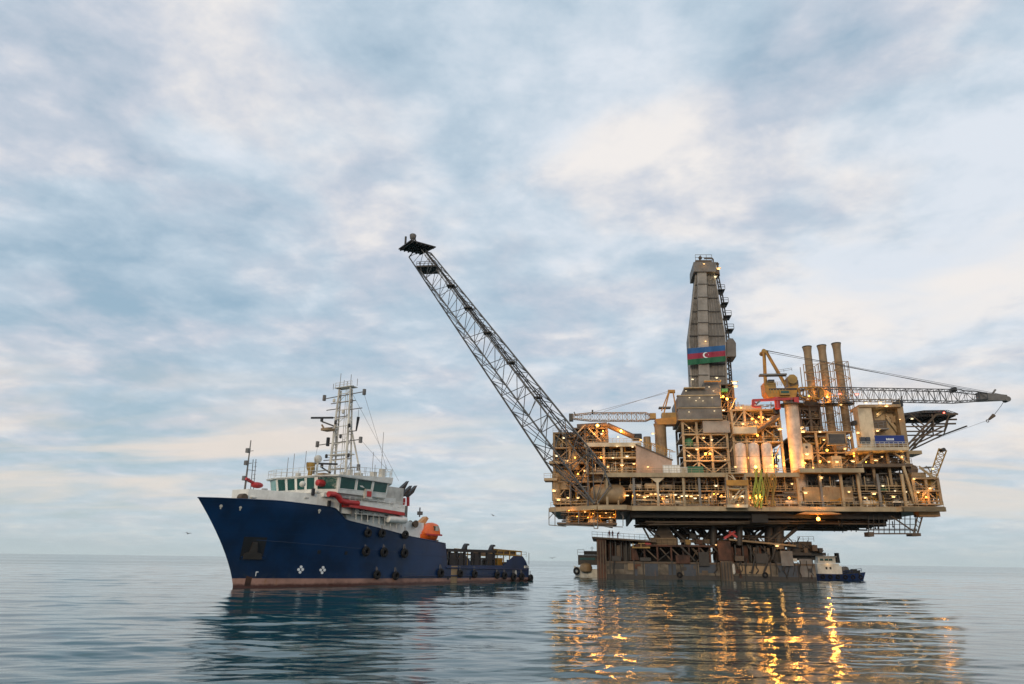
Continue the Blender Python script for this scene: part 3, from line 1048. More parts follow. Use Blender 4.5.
def flag_pt(s, t, dv):
    x = (FLC[0][0] * (1 - s) + FLC[1][0] * s) * (1 - t) + (FLC[3][0] * (1 - s) + FLC[2][0] * s) * t
    y = (FLC[0][1] * (1 - s) + FLC[1][1] * s) * (1 - t) + (FLC[3][1] * (1 - s) + FLC[2][1] * s) * t
    wob = 0.16 * math.sin(s * 17 + t * 2.5) + 0.12 * math.sin(s * 37 + 1 + t) * t + 0.1 * math.sin(t * 3)
    return Q(x, y, VD - 1.6 + wob + dv)


for k, (nm, mm) in enumerate((("blue_stripe", "flagblue"), ("red_stripe", "flagred"), ("green_stripe", "flaggreen"))):
    mb = MB()
    NX = 48
    fr = [[flag_pt(i / NX, (k + j) / 3, 0) for i in range(NX + 1)] for j in (0, 1)]
    bk = [[flag_pt(i / NX, (k + j) / 3, 0.05) for i in range(NX + 1)] for j in (0, 1)]
    for rows, flip in ((fr, False), (bk, True)):
        for i in range(NX):
            q4 = [rows[1][i], rows[1][i + 1], rows[0][i + 1], rows[0][i]]
            mb.add(q4[::-1] if flip else q4, [(0, 1, 2, 3)])
    for i in range(NX):
        for j in (0, 1):
            mb.add([fr[j][i], fr[j][i + 1], bk[j][i + 1], bk[j][i]], [(0, 1, 2, 3)])
    part(nm, mb, mm, fl, True)
mb = MB()
NC = 24
ce = flag_pt(0.485, 0.5, -0.16)
R1, R2, off = 0.78, 0.62, 0.25
outer, inner = [], []
for i in range(NC + 1):
    t = math.radians(40) + math.radians(280) * i / NC
    outer.append((ce[0] + R1 * math.cos(t), ce[2] + R1 * math.sin(t)))
    t2 = math.radians(52) + math.radians(256) * i / NC
    inner.append((ce[0] + off + R2 * math.cos(t2), ce[2] + R2 * math.sin(t2)))
for i in range(NC):
    mb.prism([outer[i], outer[i + 1], inner[i + 1], inner[i]], ce[1] - 0.03, ce[1] + 0.03)
part("crescent", mb, "lettering", fl)
mb = MB()
sc_ = (ce[0] + 0.9, ce[2])
pts = [(sc_[0] + (0.38 if k % 2 == 0 else 0.2) * math.cos(math.pi * k / 8), sc_[1] + (0.38 if k % 2 == 0 else 0.2) * math.sin(math.pi * k / 8)) for k in range(16)]
mb.prism(pts, ce[1] - 0.03, ce[1] + 0.03)
part("star", mb, "lettering", fl)

# ------------------------------------------------------------------ utility module, silos, tank
ut = thing("utility_module", "lamplit utility module with pale balconies between the tower and the white crane column", "process module", PF, (7, 10, zU))
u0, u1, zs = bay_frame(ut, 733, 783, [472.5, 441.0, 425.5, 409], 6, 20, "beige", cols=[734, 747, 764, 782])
clutter(ut, u0 + 0.5, u1, 7, 16, zs[1], zs[2] - 0.4, 16, 420, ("beige", "ochre", "tan", "browns"))
clutter(ut, u0 + 0.5, u1, 7, 16, zs[2], zs[3] - 0.4, 16, 421, ("beige", "ochre", "tan", "browns"))
clutter(ut, u0 + 0.5, u1, 12, 18, zs[0], zs[1] - 0.4, 12, 422, ("beige", "tan", "browns"), mach=False)
part("balcony", qbox(MB(), 733.5, 427, 757, 433.5, 3.5, 6), "cream", ut)
part("balcony_railing", MB().rail(Q(733.5, 427, 3.6), Q(757, 427, 3.6), 1.2, 1.0, 0.06), "cream", ut)
part("roof_house", qbox(MB(), 735, 406, 762, 411.5, 8, 16), "cream", ut)
part("roof_duct", qbar(MB(), (757, 431), (778, 417), 5.0, 0.7, 10), "browns", ut, True)
part("roof_duct", qbar(MB(), (776, 408), (776, 414), 5.0, 0.8, 10), "black", ut, True)
mb = MB()
for k in range(8):
    qbar(mb, (738 + k * 5.5, 409), (738 + k * 5.5, 402 + 3 * (k % 3)), 9, 0.12)
    qbar(mb, (736 + k * 5, 405 + (k % 3)), (744 + k * 5, 405 + (k % 2)), 9, 0.13)
part("roof_pipework", mb, "beige", ut)
silo0 = None
for k, (x, lb) in enumerate(((743.2, "leftmost of three pale upright silos lit orange on the upper deck"), (756.8, "middle of three pale upright silos lit orange on the upper deck"), (770, "rightmost of three pale upright silos, glowing most orange, beside the crane column"))):
    p = Q(x, 470, 2.8)
    if k == 0:
        silo0 = thing("silo", lb, "silo", PF, (p[0], 2.8 + 1.4, zU), "pale upright silos on the upper deck")
        base = BASES[silo0.name]
        hs = Q(x, 442, 2.8)[2] - zU
        part("shell", MB().lathe(base, [(1.25, 0.0), (1.3, 0.3), (1.3, hs - 0.7), (1.05, hs - 0.25), (0.5, hs), (0.05, hs + 0.02)], 20), "silo", silo0, True)
        part("hoop", MB().lathe((base[0], base[1], base[2] + hs * 0.55), [(1.33, 0), (1.36, 0.06), (1.33, 0.12)], 20), "beige", silo0, True)
        part("hatch", MB().lathe((base[0], base[1], base[2] + hs + 0.02), [(0.3, 0), (0.3, 0.3)], 10), "grey", silo0)
    else:
        copy_thing(silo0, tuple(PF.world((p[0], 2.8 + 1.4, zU))), lb)
p = Q(808, 459, 5)
tk = thing("storage_tank", "squat cream storage tank with small dark hatch right of the crane column", "tank", PF, (p[0], 7, p[2]))
base = BASES[tk.name]
part("shell", MB().lathe(base, [(1.85, 0), (1.85, 3.5), (1.5, 3.9), (0.1, 4.1)], 20), "cream", tk, True)
part("hatch", MB().lathe((base[0], base[1] - 1.95, base[2] + 2.9), [(0.3, 0), (0.3, 0.15)], 10, "y"), "dark", tk)
part("support_leg", (lambda m_: [m_.box(base[0] + a - 0.12, base[0] + a + 0.12, base[1] + c_ - 0.12, base[1] + c_ + 0.12, zR, base[2]) for a in (-1.2, 1.2) for c_ in (-1.2, 1.2)] and m_)(MB()), "beige", tk)

# generator module behind the crane column, with the stacks
gm = thing("generator_module", "lamplit open generator module below the three exhaust stacks", "process module", PF, (25, 14, zR))
u0, u1, zs = bay_frame(gm, 799, 855, [469.5, 452, 431], 8, 26, "tan", cols=[800, 818, 836, 854], backm="dark")
for j in range(2):
    clutter(gm, u0 + 0.5, u1 - 0.3, 9, 16, zs[j], zs[j + 1] - 0.4, 18, 440 + j, ("beige", "browns", "ochre", "tan"))
u6, u7, z6 = bay_frame(gm, 800, 822, [431, 418, 405], 9, 20, "browns", cols=[801, 811, 821], backm=None, slabt=0.25)
clutter(gm, u6, u7, 10, 16, z6[0], z6[2], 14, 450, ("browns", "tan", "beige"), mach=False)
part("air_intake_hood", (lambda m_: m_.prism([(Q(801, 409, 9)[0], Q(801, 409, 9)[2]), (Q(806, 400, 9)[0], Q(806, 400, 9)[2]), (Q(817, 399, 9)[0], Q(817, 399, 9)[2]), (Q(821, 407, 9)[0], Q(821, 407, 9)[2]), (Q(816, 411, 9)[0], Q(816, 411, 9)[2])], 9.5, 14))(MB()), "browns", gm)
pnl = part("louvre_panel", qbox(MB(), 829, 434, 845, 443.5, 4.5, 5.2), "black", gm)
mb = MB()
for k in range(7):
    y = 434.8 + k * 1.25
    a, c = Q(829.6, y, 4.4), Q(844.4, y, 4.4)
    mb.box(a[0], c[0], 4.36, 4.497, a[2] - 0.06, a[2] + 0.06)
mb2 = qbox(MB(), 827.6, 432.8, 846, 434, 4.3, 5.4); qbox(mb2, 827.6, 443.6, 846, 445, 4.3, 5.4); qbox(mb2, 827.4, 434.1, 828.8, 443.5, 4.3, 5.4); qbox(mb2, 845.2, 434.1, 846.6, 443.5, 4.3, 5.4)
part("louvre_slats", mb, "grey", gm)
part("louvre_frame", mb2, "tan", gm)
part("generator_house", qbox(MB(), 832, 456, 842, 468.9, 4.8, 8.5), "beige", gm)
part("generator_house_door", qbox(MB(), 834, 459, 840.5, 466.5, 4.72, 4.79), "tan", gm)

# three exhaust stacks
for k, (xt, yt, xb, yb, lb) in enumerate(((809.6, 346.5, 814, 432, "leftmost of three tall brown exhaust stacks with flared tops"), (823.8, 345.3, 829.6, 432, "middle of three tall brown exhaust stacks with flared tops"), (838.6, 343.2, 844.8, 432, "rightmost and tallest of three tall brown exhaust stacks with flared tops"))):
    VS = 15.0
    a, t_ = Q(xb, yb, VS), Q(xt, yt, VS)
    um = (a[0] + t_[0]) / 2
    hs = t_[2] - a[2]
    stk = thing("exhaust_stack", lb, "exhaust stack", PF, (um, VS, a[2]), "exhaust stacks beside the crane")
    base = BASES[stk.name]
    part("pipe", MB().lathe(base, [(1.02, 0), (1.02, hs - 5), (0.98, hs - 4.8), (0.98, hs - 1.6), (1.16, hs - 0.4), (1.2, hs), (1.1, hs), (0.9, hs - 2)], 18), "tan", stk, True)
    part("cap_ring", MB().lathe((base[0], base[1], base[2] + hs - 0.25), [(1.23, 0), (1.26, 0.12), (1.23, 0.25)], 18), "dark", stk, True)
    mb = MB()
    for s in (-1.9, 1.9):
        for w in (-1.5, 1.5):
            mb.bar((base[0] + s, base[1] + w, base[2]), (base[0] + s, base[1] + w, base[2] + hs * 0.77), 0.13)
    nlev = 8
    for i in range(nlev):
        z0_, z1_ = base[2] + hs * 0.77 * i / nlev, base[2] + hs * 0.77 * (i + 1) / nlev
        s = 1 if i % 2 else -1
        mb.bar((base[0] - 1.9 * s, base[1] - 1.5, z0_), (base[0] + 1.9 * s, base[1] - 1.5, z1_), 0.1)
        mb.bar((base[0] - 1.9, base[1] - 1.5, z1_), (base[0] + 1.9, base[1] - 1.5, z1_), 0.09)
    part("guide_frame", mb, "tan", stk)
    part("ladder", MB().rail((base[0] + 1.45, base[1] - 1.7, base[2]), (base[0] + 1.46, base[1] - 1.7, base[2] + 0.1), hs * 0.75, 1, 0.06, 30), "beige", stk)
    mb = MB()
    zpl = base[2] + hs * 0.30
    mb.lathe((base[0], base[1], zpl), [(1.2, 0), (2.6, 0), (2.6, 0.15), (1.2, 0.15)], 12)
    for i in range(12):
        t = 2 * math.pi * i / 12
        mb.bar((base[0] + 2.55 * math.cos(t), base[1] + 2.55 * math.sin(t), zpl), (base[0] + 2.55 * math.cos(t), base[1] + 2.55 * math.sin(t), zpl + 1.1), 0.05)
    part("ring_platform", mb, "dark", stk)


# ------------------------------------------------------------------ cranes
def crane_boom(mb, pa, pb, v, half, hz0, hz1, n, rc, rb, taper=0.16):
    """lattice boom from pixel pa (centre) to pb, tapered at both ends"""
    a, c = np.array(Q(*pa, v)), np.array(Q(*pb, v))

    def sec(t, h):
        p = a + (c - a) * t
        return [p + np.array([0, -half, -h]), p + np.array([0, half, -h]), p + np.array([0, half, h]), p + np.array([0, -half, h])]
    mb.truss4(sec(0, hz0 * 0.35), sec(0.08, hz0), 2, rc, rb)
    mb.truss4(sec(0.08, hz0), sec(1 - taper, hz1), n, rc, rb)
    mb.truss4(sec(1 - taper, hz1), sec(1, hz1 * 0.5), 4, rc, rb)


VC = 5.0
cr = thing("pedestal_crane", "big yellow pedestal crane on a white column, long lattice boom pointing right", "crane", PF, Q(790, 470, VC))
pc = Q(790.7, 402, VC)
pr = 1.62
zped = pc[2]
part("pedestal", MB().lathe((pc[0], VC, zL), [(pr, 0), (pr, zped - zL - 1.2), (pr * 1.12, zped - zL - 0.8), (pr * 1.12, zped - zL + 0.4)], 22), "silo", cr, True)
part("collar_walkway", MB().lathe((pc[0], VC, zped - 0.9), [(1.8, 0), (3.1, 0.0), (3.1, 0.22), (1.8, 0.22)], 22), "dark", cr, True)
mb = MB()
for i in range(18):
    t = 2 * math.pi * i / 18
    mb.bar((pc[0] + 3 * math.cos(t), VC + 3 * math.sin(t), zped - 0.7), (pc[0] + 3 * math.cos(t), VC + 3 * math.sin(t), zped + 0.5), 0.05)
part("collar_railing", mb, "grey", cr)
poly = [(764.5, 387), (766, 393), (769, 396.5), (797, 396.3), (798.5, 386), (766, 386)]
mb = MB().prism([(Q(x, y, VC - 2.2)[0], Q(x, y, VC - 2.2)[2]) for x, y in ((764.3, 382), (765.5, 392), (769, 397), (796, 397.5), (798.5, 384.5), (785, 388), (770, 388))], VC - 2.2, VC + 2.2)
part("slew_platform", mb, "yellow", cr)
part("machinery_house", qbox(MB(), 788, 377.5, 798, 388.5, VC - 1.8, VC + 2), "yellow", cr)
part("winch_house", qbox(MB(), 767, 382.5, 776, 388, VC - 2, VC + 1.6), "ochre", cr)
part("winch_drum", MB().lathe(Q(792.5, 379, VC - 2.6), [(1.2, 0), (1.2, 0.25), (0.8, 0.25), (0.8, 3), (1.2, 3), (1.2, 3.3)], 14, "y"), "ochre", cr, True)
part("operator_cab", qbox(MB(), 780, 390.2, 790, 395, VC - 2.9, VC - 2.23), "ochre", cr)
part("cab_window", qbox(MB(), 781, 390.8, 789, 393, VC - 2.95, VC - 2.903), "glass", cr)
mb = MB()
for k in range(9):
    x = 786 + k * 1.3
    qbar(mb, (x, 378.5), (x, 374.5 + 2.2 * (k % 3)), VC - 1.5 + 0.3 * (k % 4), 0.1)
mb.rail(Q(766, 385.5, VC - 2.3), Q(797, 386.5, VC - 2.3), 1.0, 0.9, 0.05)
for k in range(6):
    qbox(mb, 770 + k * 3, 389.3, 771.2 + k * 3, 393, VC - 2.34, VC - 2.22)
part("deck_fittings", mb, "ochre", cr)
part("slot", qbox(MB(), 769, 388.2, 797, 389.8, VC - 2.32, VC - 2.205), "black", cr)
part("engine_housing", qbox(MB(), 790, 380, 798.5, 386, VC - 2.1, VC - 1.81), "browns", cr)
part("control_roof", qbox(MB(), 768.3, 379.5, 774.5, 382, VC - 2.1, VC - 0.6), "black", cr)
mb = MB()
qbar(mb, (765, 388), (763.2, 351), VC - 1.6, 0.3); qbar(mb, (766.5, 388), (764.6, 351), VC + 1.6, 0.3)
qbar(mb, (765.5, 352), (785, 386), VC - 1.6, 0.26); qbar(mb, (767, 352), (787, 386), VC + 1.6, 0.26)
for k in range(5):
    y = 356 + k * 7
    mb.bar(Q(763.5 + k * 0.35, y, VC - 1.6), Q(764.7 + k * 0.35, y + 3, VC + 1.6), 0.15)
part("mast", mb, "yellow", cr)
mb = MB()
qbar(mb, (762, 350.5), (768, 352.5), VC, 0.42, 8); mb.lathe(Q(764, 351, VC - 1.4), [(0.6, 0), (0.6, 0.3), (0.4, 0.3), (0.4, 2.5), (0.6, 2.5), (0.6, 2.8)], 12, "y")
part("mast_head", mb, "ochre", cr)
mb = qbox(MB(), 760, 373.5, 787, 375, VC - 2.4, VC - 0.6)
mb.rail(Q(776, 373.5, VC - 2.3), Q(792, 371, VC - 2.3), 0.8, 1.5, 0.05)
part("mast_walkway", mb, "grey", cr)
mb = MB()
crane_boom(mb, (797, 393.5), (985, 397), VC, 1.25, 1.5, 1.45, 26, 0.11, 0.06)
part("boom", mb, "boomgrey", cr)
mb = MB()
crane_boom(mb, (797, 393.5), (822, 394), VC, 1.3, 1.2, 1.5, 3, 0.19, 0.1)
part("boom_foot", mb, "yellow", cr)
mb = MB()
a = Q(978, 396.8, VC); c = Q(1006, 397.5, VC)
mb.add([(a[0], VC - 1, a[2] - 1.1), (a[0], VC + 1, a[2] - 1.1), (a[0], VC + 1, a[2] + 1.0), (a[0], VC - 1, a[2] + 1.0), (c[0], VC - .7, c[2] - .9), (c[0], VC + .7, c[2] - .7), (c[0], VC + .7, c[2] + .5), (c[0], VC - .7, c[2] + .5)],
       [(0, 1, 2, 3), (7, 6, 5, 4), (0, 4, 5, 1), (1, 5, 6, 2), (2, 6, 7, 3), (3, 7, 4, 0)])
mb.lathe((c[0], VC - 0.8, c[2] - 0.5), [(0.65, 0), (0.65, 1.6)], 12, "y")
mb.bar((c[0] - 3, VC, c[2] + 0.8), (c[0] - 2, VC, c[2] + 2.0), 0.25)
part("boom_tip", mb, "grey", cr)
mb = MB()
for dv in (-0.8, 0.8):
    qbar(mb, (765, 350), (962, 389.5), VC + dv, 0.07, 4); qbar(mb, (765, 352), (990, 393.5), VC + dv, 0.06, 4)
    qbar(mb, (765, 350.5), (1002, 394.5), VC + dv * 0.5, 0.05, 4)
part("pendant_ropes", mb, "black", cr)
part("rope_spreader", qbox(MB(), 953, 387.2, 957, 391, VC - 1, VC + 1), "black", cr)
mb = MB()
qbar(mb, (1004, 401), (1001, 406), VC, 0.06); qbar(mb, (1001, 406), (992.5, 417), VC, 0.06)
part("hoist_rope", mb, "black", cr)
h_ = np.array(Q(991, 418, VC))
mb = MB().bar(h_ + (0.8, 0, 0.7), h_ + (-0.5, 0, -0.35), 0.45, 8, 0.25)
mb.torus(h_ + (-0.9, 0, -0.7), 0.3, 0.09, (0, 1, 0.01), 10, 6)
part("hook_block", mb, "browns", cr)
part("tag_line", qbar(MB(), (990, 419.5), (930, 441), VC, 0.045), "grey", cr)
for (x, y) in ((857, 394.5), (840, 394)):
    lamp(cr, Q(x, y, VC - 1.4), 0.2, "redlamp")

VL = 12.0
cl = thing("pedestal_crane", "smaller yellow pedestal crane left of the tower with lattice boom pointing left", "crane", PF, Q(660, 452, VL))
p0 = Q(660, 424, VL)
zbt = Q(660, 456, VL)[2]
part("pedestal", MB().lathe((p0[0], VL, zbt), [(1.5, 0), (1.5, p0[2] - zbt - 1), (1.75, p0[2] - zbt)], 18), "tan", cl, True)
part("pedestal", MB().lathe((p0[0] - 3.4, VL + 1, zbt), [(0.9, 0), (0.9, p0[2] - zbt - 3.2)], 14), "tan", cl, True)
mb = MB().prism([(Q(x, y, VL - 1.8)[0], Q(x, y, VL - 1.8)[2]) for x, y in ((655, 419), (658, 424.5), (676, 424), (677.5, 417), (663, 418))], VL - 1.8, VL + 1.8)
part("slew_platform", mb, "yellow", cl)
part("machinery_house", qbox(MB(), 662, 412.5, 677, 419, VL - 1.6, VL + 1.6), "ochre", cl)
part("operator_cab", qbox(MB(), 650, 413, 656, 418.5, VL - 1.6, VL + 0.4), "ochre", cl)
mb = MB()
for dv in (-1.3, 1.3):
    qbar(mb, (663, 417), (669.5, 391), VL + dv, 0.25); qbar(mb, (676.5, 414), (673, 391), VL + dv, 0.22); qbar(mb, (661.5, 411), (669, 391), VL + dv, 0.2)
qbar(mb, (668, 391.5), (675, 391.5), VL, 0.5, 8)
part("mast", mb, "yellow", cl)
part("mast_walkway", qbox(MB(), 659, 406.5, 671, 407.5, VL - 1.8, VL + 0.5), "grey", cl)
mb = MB()
crane_boom(mb, (652, 417), (573, 417), VL, 0.95, 1.05, 1.0, 12, 0.11, 0.06, 0.22)
part("boom", mb, "tan", cl)
mb = qbox(MB(), 569, 413.5, 573, 420.5, VL - 0.9, VL + 0.9); qbar(mb, (574, 412), (576, 416), VL, 0.2)
part("boom_tip", mb, "black", cl)
mb = MB()
for dv in (-0.7, 0.7):
    qbar(mb, (669, 391), (604, 411.5), VL + dv, 0.05); qbar(mb, (669, 392.5), (590, 413), VL + dv, 0.045)
part("pendant_ropes", mb, "grey", cl)
part("rope_spreader", qbar(MB(), (592.5, 410), (592.5, 414), VL, 0.3), "black", cl)

rc = thing("knuckle_crane", "folded red knuckle boom crane on the utility module roof beside the yellow crane", "crane", PF, Q(781, 409, 3))
mb = MB()
qbar(mb, (752.5, 400.5), (793, 398.8), 2.4, 0.42); qbar(mb, (753, 400), (753, 407), 2.4, 0.4); qbar(mb, (753, 402), (757, 404.5), 2.4, 0.25); qbar(mb, (753, 406.8), (761, 407), 2.4, 0.3)
part("boom", mb, "red", rc)
part("slew_post", MB().lathe(Q(778, 409, 3), [(0.7, 0), (0.7, 2.2), (0.9, 2.3), (0.9, 2.9)], 12), "red", rc, True)
part("cylinder", qbar(MB(), (756, 404.3), (760, 400.8), 2.2, 0.22, 8), "grey", rc, True)
part("counter_box", qbox(MB(), 794, 397, 799, 402.5, 2, 3.5), "red", rc)

sc = thing("deck_crane", "small raised yellow lattice crane at the platform's right end", "crane", PF, Q(932, 480, 3))
mb = MB()
A = [Q(929, 479, 2.0), Q(935.5, 480, 2.0), Q(935.5, 480, 4.2), Q(929, 479, 4.2)]
B = [Q(939, 448.5, 2.4), Q(946.5, 450.5, 2.4), Q(946.5, 450.5, 3.6), Q(939, 448.5, 3.6)]
mb.truss4(A, B, 6, 0.15, 0.09)
part("boom", mb, "ochre", sc)
part("sheave_head", MB().lathe(Q(944, 449.6, 2.2), [(0.45, 0), (0.45, 1.6)], 12, "y"), "dark", sc)
part("base", MB().lathe(Q(932, 487, 3), [(1.0, 0), (1.0, 1.7), (1.4, 1.8), (1.4, 2.2)], 14), "ochre", sc, True)
mb = qbox(MB(), 926, 466.5, 932, 467.5, 2, 4); qbar(mb, (926, 466), (931, 472), 3, 0.12)
part("side_step", mb, "grey", sc)

# ------------------------------------------------------------------ accommodation block, helideck
ab = thing("accommodation_block", "beige living quarters block with pale balcony at the platform's right end", "building", PF, (37, 10, zR))
zf = qz(449.5, 880, 3)
uA, uB = qu(856.5, 430, 4), qu(905, 430, 4)
part("wall", qbox(MB(), 860, 407, 874, 447, 3.0, 6.4), "cream", ab)
part("wall", qbox(MB(), 876, 409, 900, 447, 6.5, 10), "beige", ab)
part("wall", qbox(MB(), 900.1, 404, 906, 449, 3.4, 12), "tan", ab)
part("roof", qbox(MB(), 859, 404.4, 901, 407, 2.5, 9), "tan", ab)
mb = MB().rail(Q(857, 404.4, 3), Q(900, 404.4, 3), 1.3, 1.5, 0.05)
part("roof_railing", mb, "beige", ab)
part("roof_box", qbox(MB(), 897, 400.5, 903, 406, 3, 6), "black", ab)
mb = MB()
qbar(mb, (901.5, 400), (901.2, 396), 4, 0.12); qbar(mb, (899, 400.5), (899, 398.5), 4, 0.2)
part("aerial", mb, "grey", ab)
part("balcony", qbox(MB(), 857, 447.2, 909, 450.3, -0.5, 8), "cream", ab)
part("balcony_railing", MB().rail(Q(857.5, 447.2, -0.3), Q(908, 447.2, -0.3), 1.25, 1.0, 0.06, 3), "offwhite", ab)
part("mid_walkway", (lambda m_: m_.rail(Q(868, 428.5, 3.5), Q(889, 426, 3.5), 1.2, 1.0, 0.06))(qbox(MB(), 868, 427.8, 889, 429.2, 3.2, 6.45)), "grey", ab)
part("davit_box", qbox(MB(), 870, 420, 886.5, 427.5, 3.6, 6.3), "browns", ab)
part("stair_flight", (lambda m_: [qbar(m_, (886, 415 + d), (903, 437 + d), 5.8, 0.25) for d in (0, 2.4)] and [qbar(m_, (876, 417 - d), (888, 408 - d), 5.9, 0.22) for d in (0, 2)] and m_)(MB()), "beige", ab)
part("service_pipe", (lambda m_: qbar(qbar(m_, (899, 412), (899, 446), 5.5, 0.3, 8), (894, 417), (899, 417), 5.5, 0.25, 8))(MB()), "beige", ab)
for (x, y, w, h) in ((893.5, 419.5, 5, 6), (890.5, 409.8, 6, 4)):
    part("duct", qbox(MB(), x - w / 2, y - h / 2, x + w / 2, y + h / 2, 5.4, 6.45), "tan", ab)
part("side_lamp_box", qbox(MB(), 853.5, 420.5, 856.8, 424.5, 4, 6), "black", ab)
u0, u1, zs = bay_frame(ab, 858, 911, [485, 465.5, 450.5], 3.2, 18, "tan", cols=[859, 874, 890, 905, 910.4], brace=False, rail=False)
mb = MB()
qbar(mb, (857, 466), (872, 452), 2.2, 0.3); qbar(mb, (909, 464), (893, 452), 2.2, 0.3); qbar(mb, (903, 466), (915, 504), 1.2, 0.4)
part("brace", mb, "beige", ab)
part("lower_walkway", (lambda m_: m_.rail(Q(857, 463.6, 2), Q(912, 463.6, 2), 1.2, 1.4, 0.05))(qbox(MB(), 857, 463.6, 913, 466.8, 1.8, 8)), "browns", ab)
c = Q(912, 470, 3.5)
part("round_duct", MB().lathe((c[0], 3.0, c[2]), [(1.2, 0), (1.2, 3)], 14, "y"), "browns", ab, True)
for j in range(2):
    clutter(ab, u0 + 0.5, u1, 4.2, 13, zs[j], zs[j + 1] - 0.4, 16, 470 + j, ("browns", "beige", "dark", "ochre"))
for (x, w, mm) in ((863, 5, "blueplate"), (868.5, 4, "blueplate")):
    part("balcony_locker", qbox(MB(), x - w / 2, 437, x + w / 2, 443, 2.2, 2.95), mm, ab)
bn = thing("banner", "dark blue banner with small white lettering tied to the living quarters balcony", "banner", PF, Q(890, 443.5, 0.6))
part("cloth", qbox(MB(), 875, 435.6, 904.5, 443.6, 0.6, 0.72), "banner", bn)
mb = MB()
xs_ = 886.2
for w, t in ((0.9, 0), (0.5, 1), (0.9, 0), (0.9, 1), (0.5, 0), (0.9, 1), (0.9, 0)):
    qbox(mb, xs_, 438.2 + 0.25 * t, xs_ + w, 440.3, 0.55, 0.597)
    xs_ += w + 0.35
part("lettering", mb, "lettering", bn)
part("pole", qbar(MB(), (874.5, 435.4), (905, 435.4), 0.66, 0.07), "grey", bn)

hz_ = qz(413.6, 925, 14)
ha, hb_ = Q(905.5, 413.6, 14)[0], Q(955, 416, 14)[0]
hd_ = thing("helideck", "dark flat helideck cantilevered on trusses off the living quarters", "helideck", PF, ((ha + hb_) / 2, 14, hz_))
hc = ((ha + hb_) / 2 - 0.5, 16.0)
hr = (hb_ - ha) / 2
oct_ = [(hc[0] + hr * 1.06 * math.cos(math.pi / 8 + math.pi * k / 4), hc[1] + hr * 1.06 * math.sin(math.pi / 8 + math.pi * k / 4)) for k in range(8)]
part("landing_deck", MB().plate(oct_, hz_ - 0.5, hz_), "grey", hd_)
mb = MB()
for k in range(6):
    x = hc[0] - hr * 0.85 + k * hr * 0.34
    mb.box(x - 0.15, x + 0.15, hc[1] - hr * 0.85, hc[1] + hr * 0.85, hz_ - 1.3, hz_ - 0.51)
for k in range(4):
    y = hc[1] - hr * 0.75 + k * hr * 0.5
    mb.box(hc[0] - hr * 0.8, hc[0] + hr * 0.8, y - 0.15, y + 0.15, hz_ - 1.25, hz_ - 0.52)
part("deck_beams", mb, "dark", hd_)
mb = MB()
o2 = [(hc[0] + hr * 1.2 * math.cos(math.pi / 8 + math.pi * k / 4), hc[1] + hr * 1.2 * math.sin(math.pi / 8 + math.pi * k / 4)) for k in range(8)]
for k in range(8):
    a, c = o2[k], o2[(k + 1) % 8]
    mb.bar((*a, hz_ - 0.1), (*c, hz_ - 0.1), 0.08)
    for j in range(5):
        s = j / 5
        pa = np.array(oct_[k]) * (1 - s) + np.array(oct_[(k + 1) % 8]) * s
        pb_ = np.array(a) * (1 - s) + np.array(c) * s
        mb.bar((*pa, hz_ - 0.3), (*pb_, hz_ - 0.1), 0.06)
part("safety_net", mb, "dark", hd_)
mb = MB()
for v in (9.0, 16.0, 22.0):
    z0_ = Q(906, 449, v)[2]
    ul = Q(906, 440, v)[0]
    mb.bar((ul, v, hz_ - 9), (ul + 8, v, hz_ - 1.2), 0.3); mb.bar((ul + 8, v, hz_ - 1.2), (ul + 13, v, hz_ - 1.2), 0.28)
    mb.bar((ul, v, hz_ - 4.2), (ul + 9.5, v, hz_ - 4.2), 0.22); mb.bar((ul + 1, v, hz_ - 8), (ul + 9, v, hz_ - 4.3), 0.25)
    mb.bar((ul + 5, v, hz_ - 4.2), (ul + 2, v, hz_ - 1.1), 0.18); mb.bar((ul + 7, v, hz_ - 4.2), (ul + 7, v, hz_ - 1.1), 0.18)
    mb.bar((ul + 9.5, v, hz_ - 4.2), (ul + 11, v, hz_ - 1.2), 0.18)
mb.bar((ul + 9.2, 9, hz_ - 4.2), (ul + 9.2, 22, hz_ - 4.2), 0.2)
part("support_truss", mb, "browns", hd_)
part("lower_beam", qbox(MB(), 906.5, 450.5, 922, 454, 8, 14), "beige", hd_)
part("rim_lamp", MB().sphere(Q(944, 413, 9), 0.2), "redlamp", hd_)

# right end steps
re = thing("stair_module", "open yellow and beige stair module with railings at the platform's right edge", "stair tower", PF, (41, 3, zL))
u0, u1, zs = bay_frame(re, 914, 941, [503.5, 490, 477.5], 0.3, 9, "tan", cols=[915, 928, 940.4], backm=None)
clutter(re, u0, u1, 1, 7, zs[0], zs[2], 12, 500, ("ochre", "beige", "ochre"), mach=False)
part("yellow_tank", MB().lathe(Q(922, 503, 2), [(0.95, 0), (0.95, 2.4), (0.5, 2.8)], 12), "ochre", re, True)
mb = MB()
for d in (0, 1.6):
    qbar(mb, (919, 466 + d), (935, 478 + d), 0.5, 0.16); qbar(mb, (935, 485 + d), (922, 494 + d), 0.5, 0.16)
part("stair_flight", mb, "beige", re)
part("upper_platform", (lambda m_: m_.rail(Q(912, 470, 1), Q(930, 474, 1), 1.2, 1, 0.05))(qbox(MB(), 912, 472.5, 926, 478, 1, 6)), "tan", re)

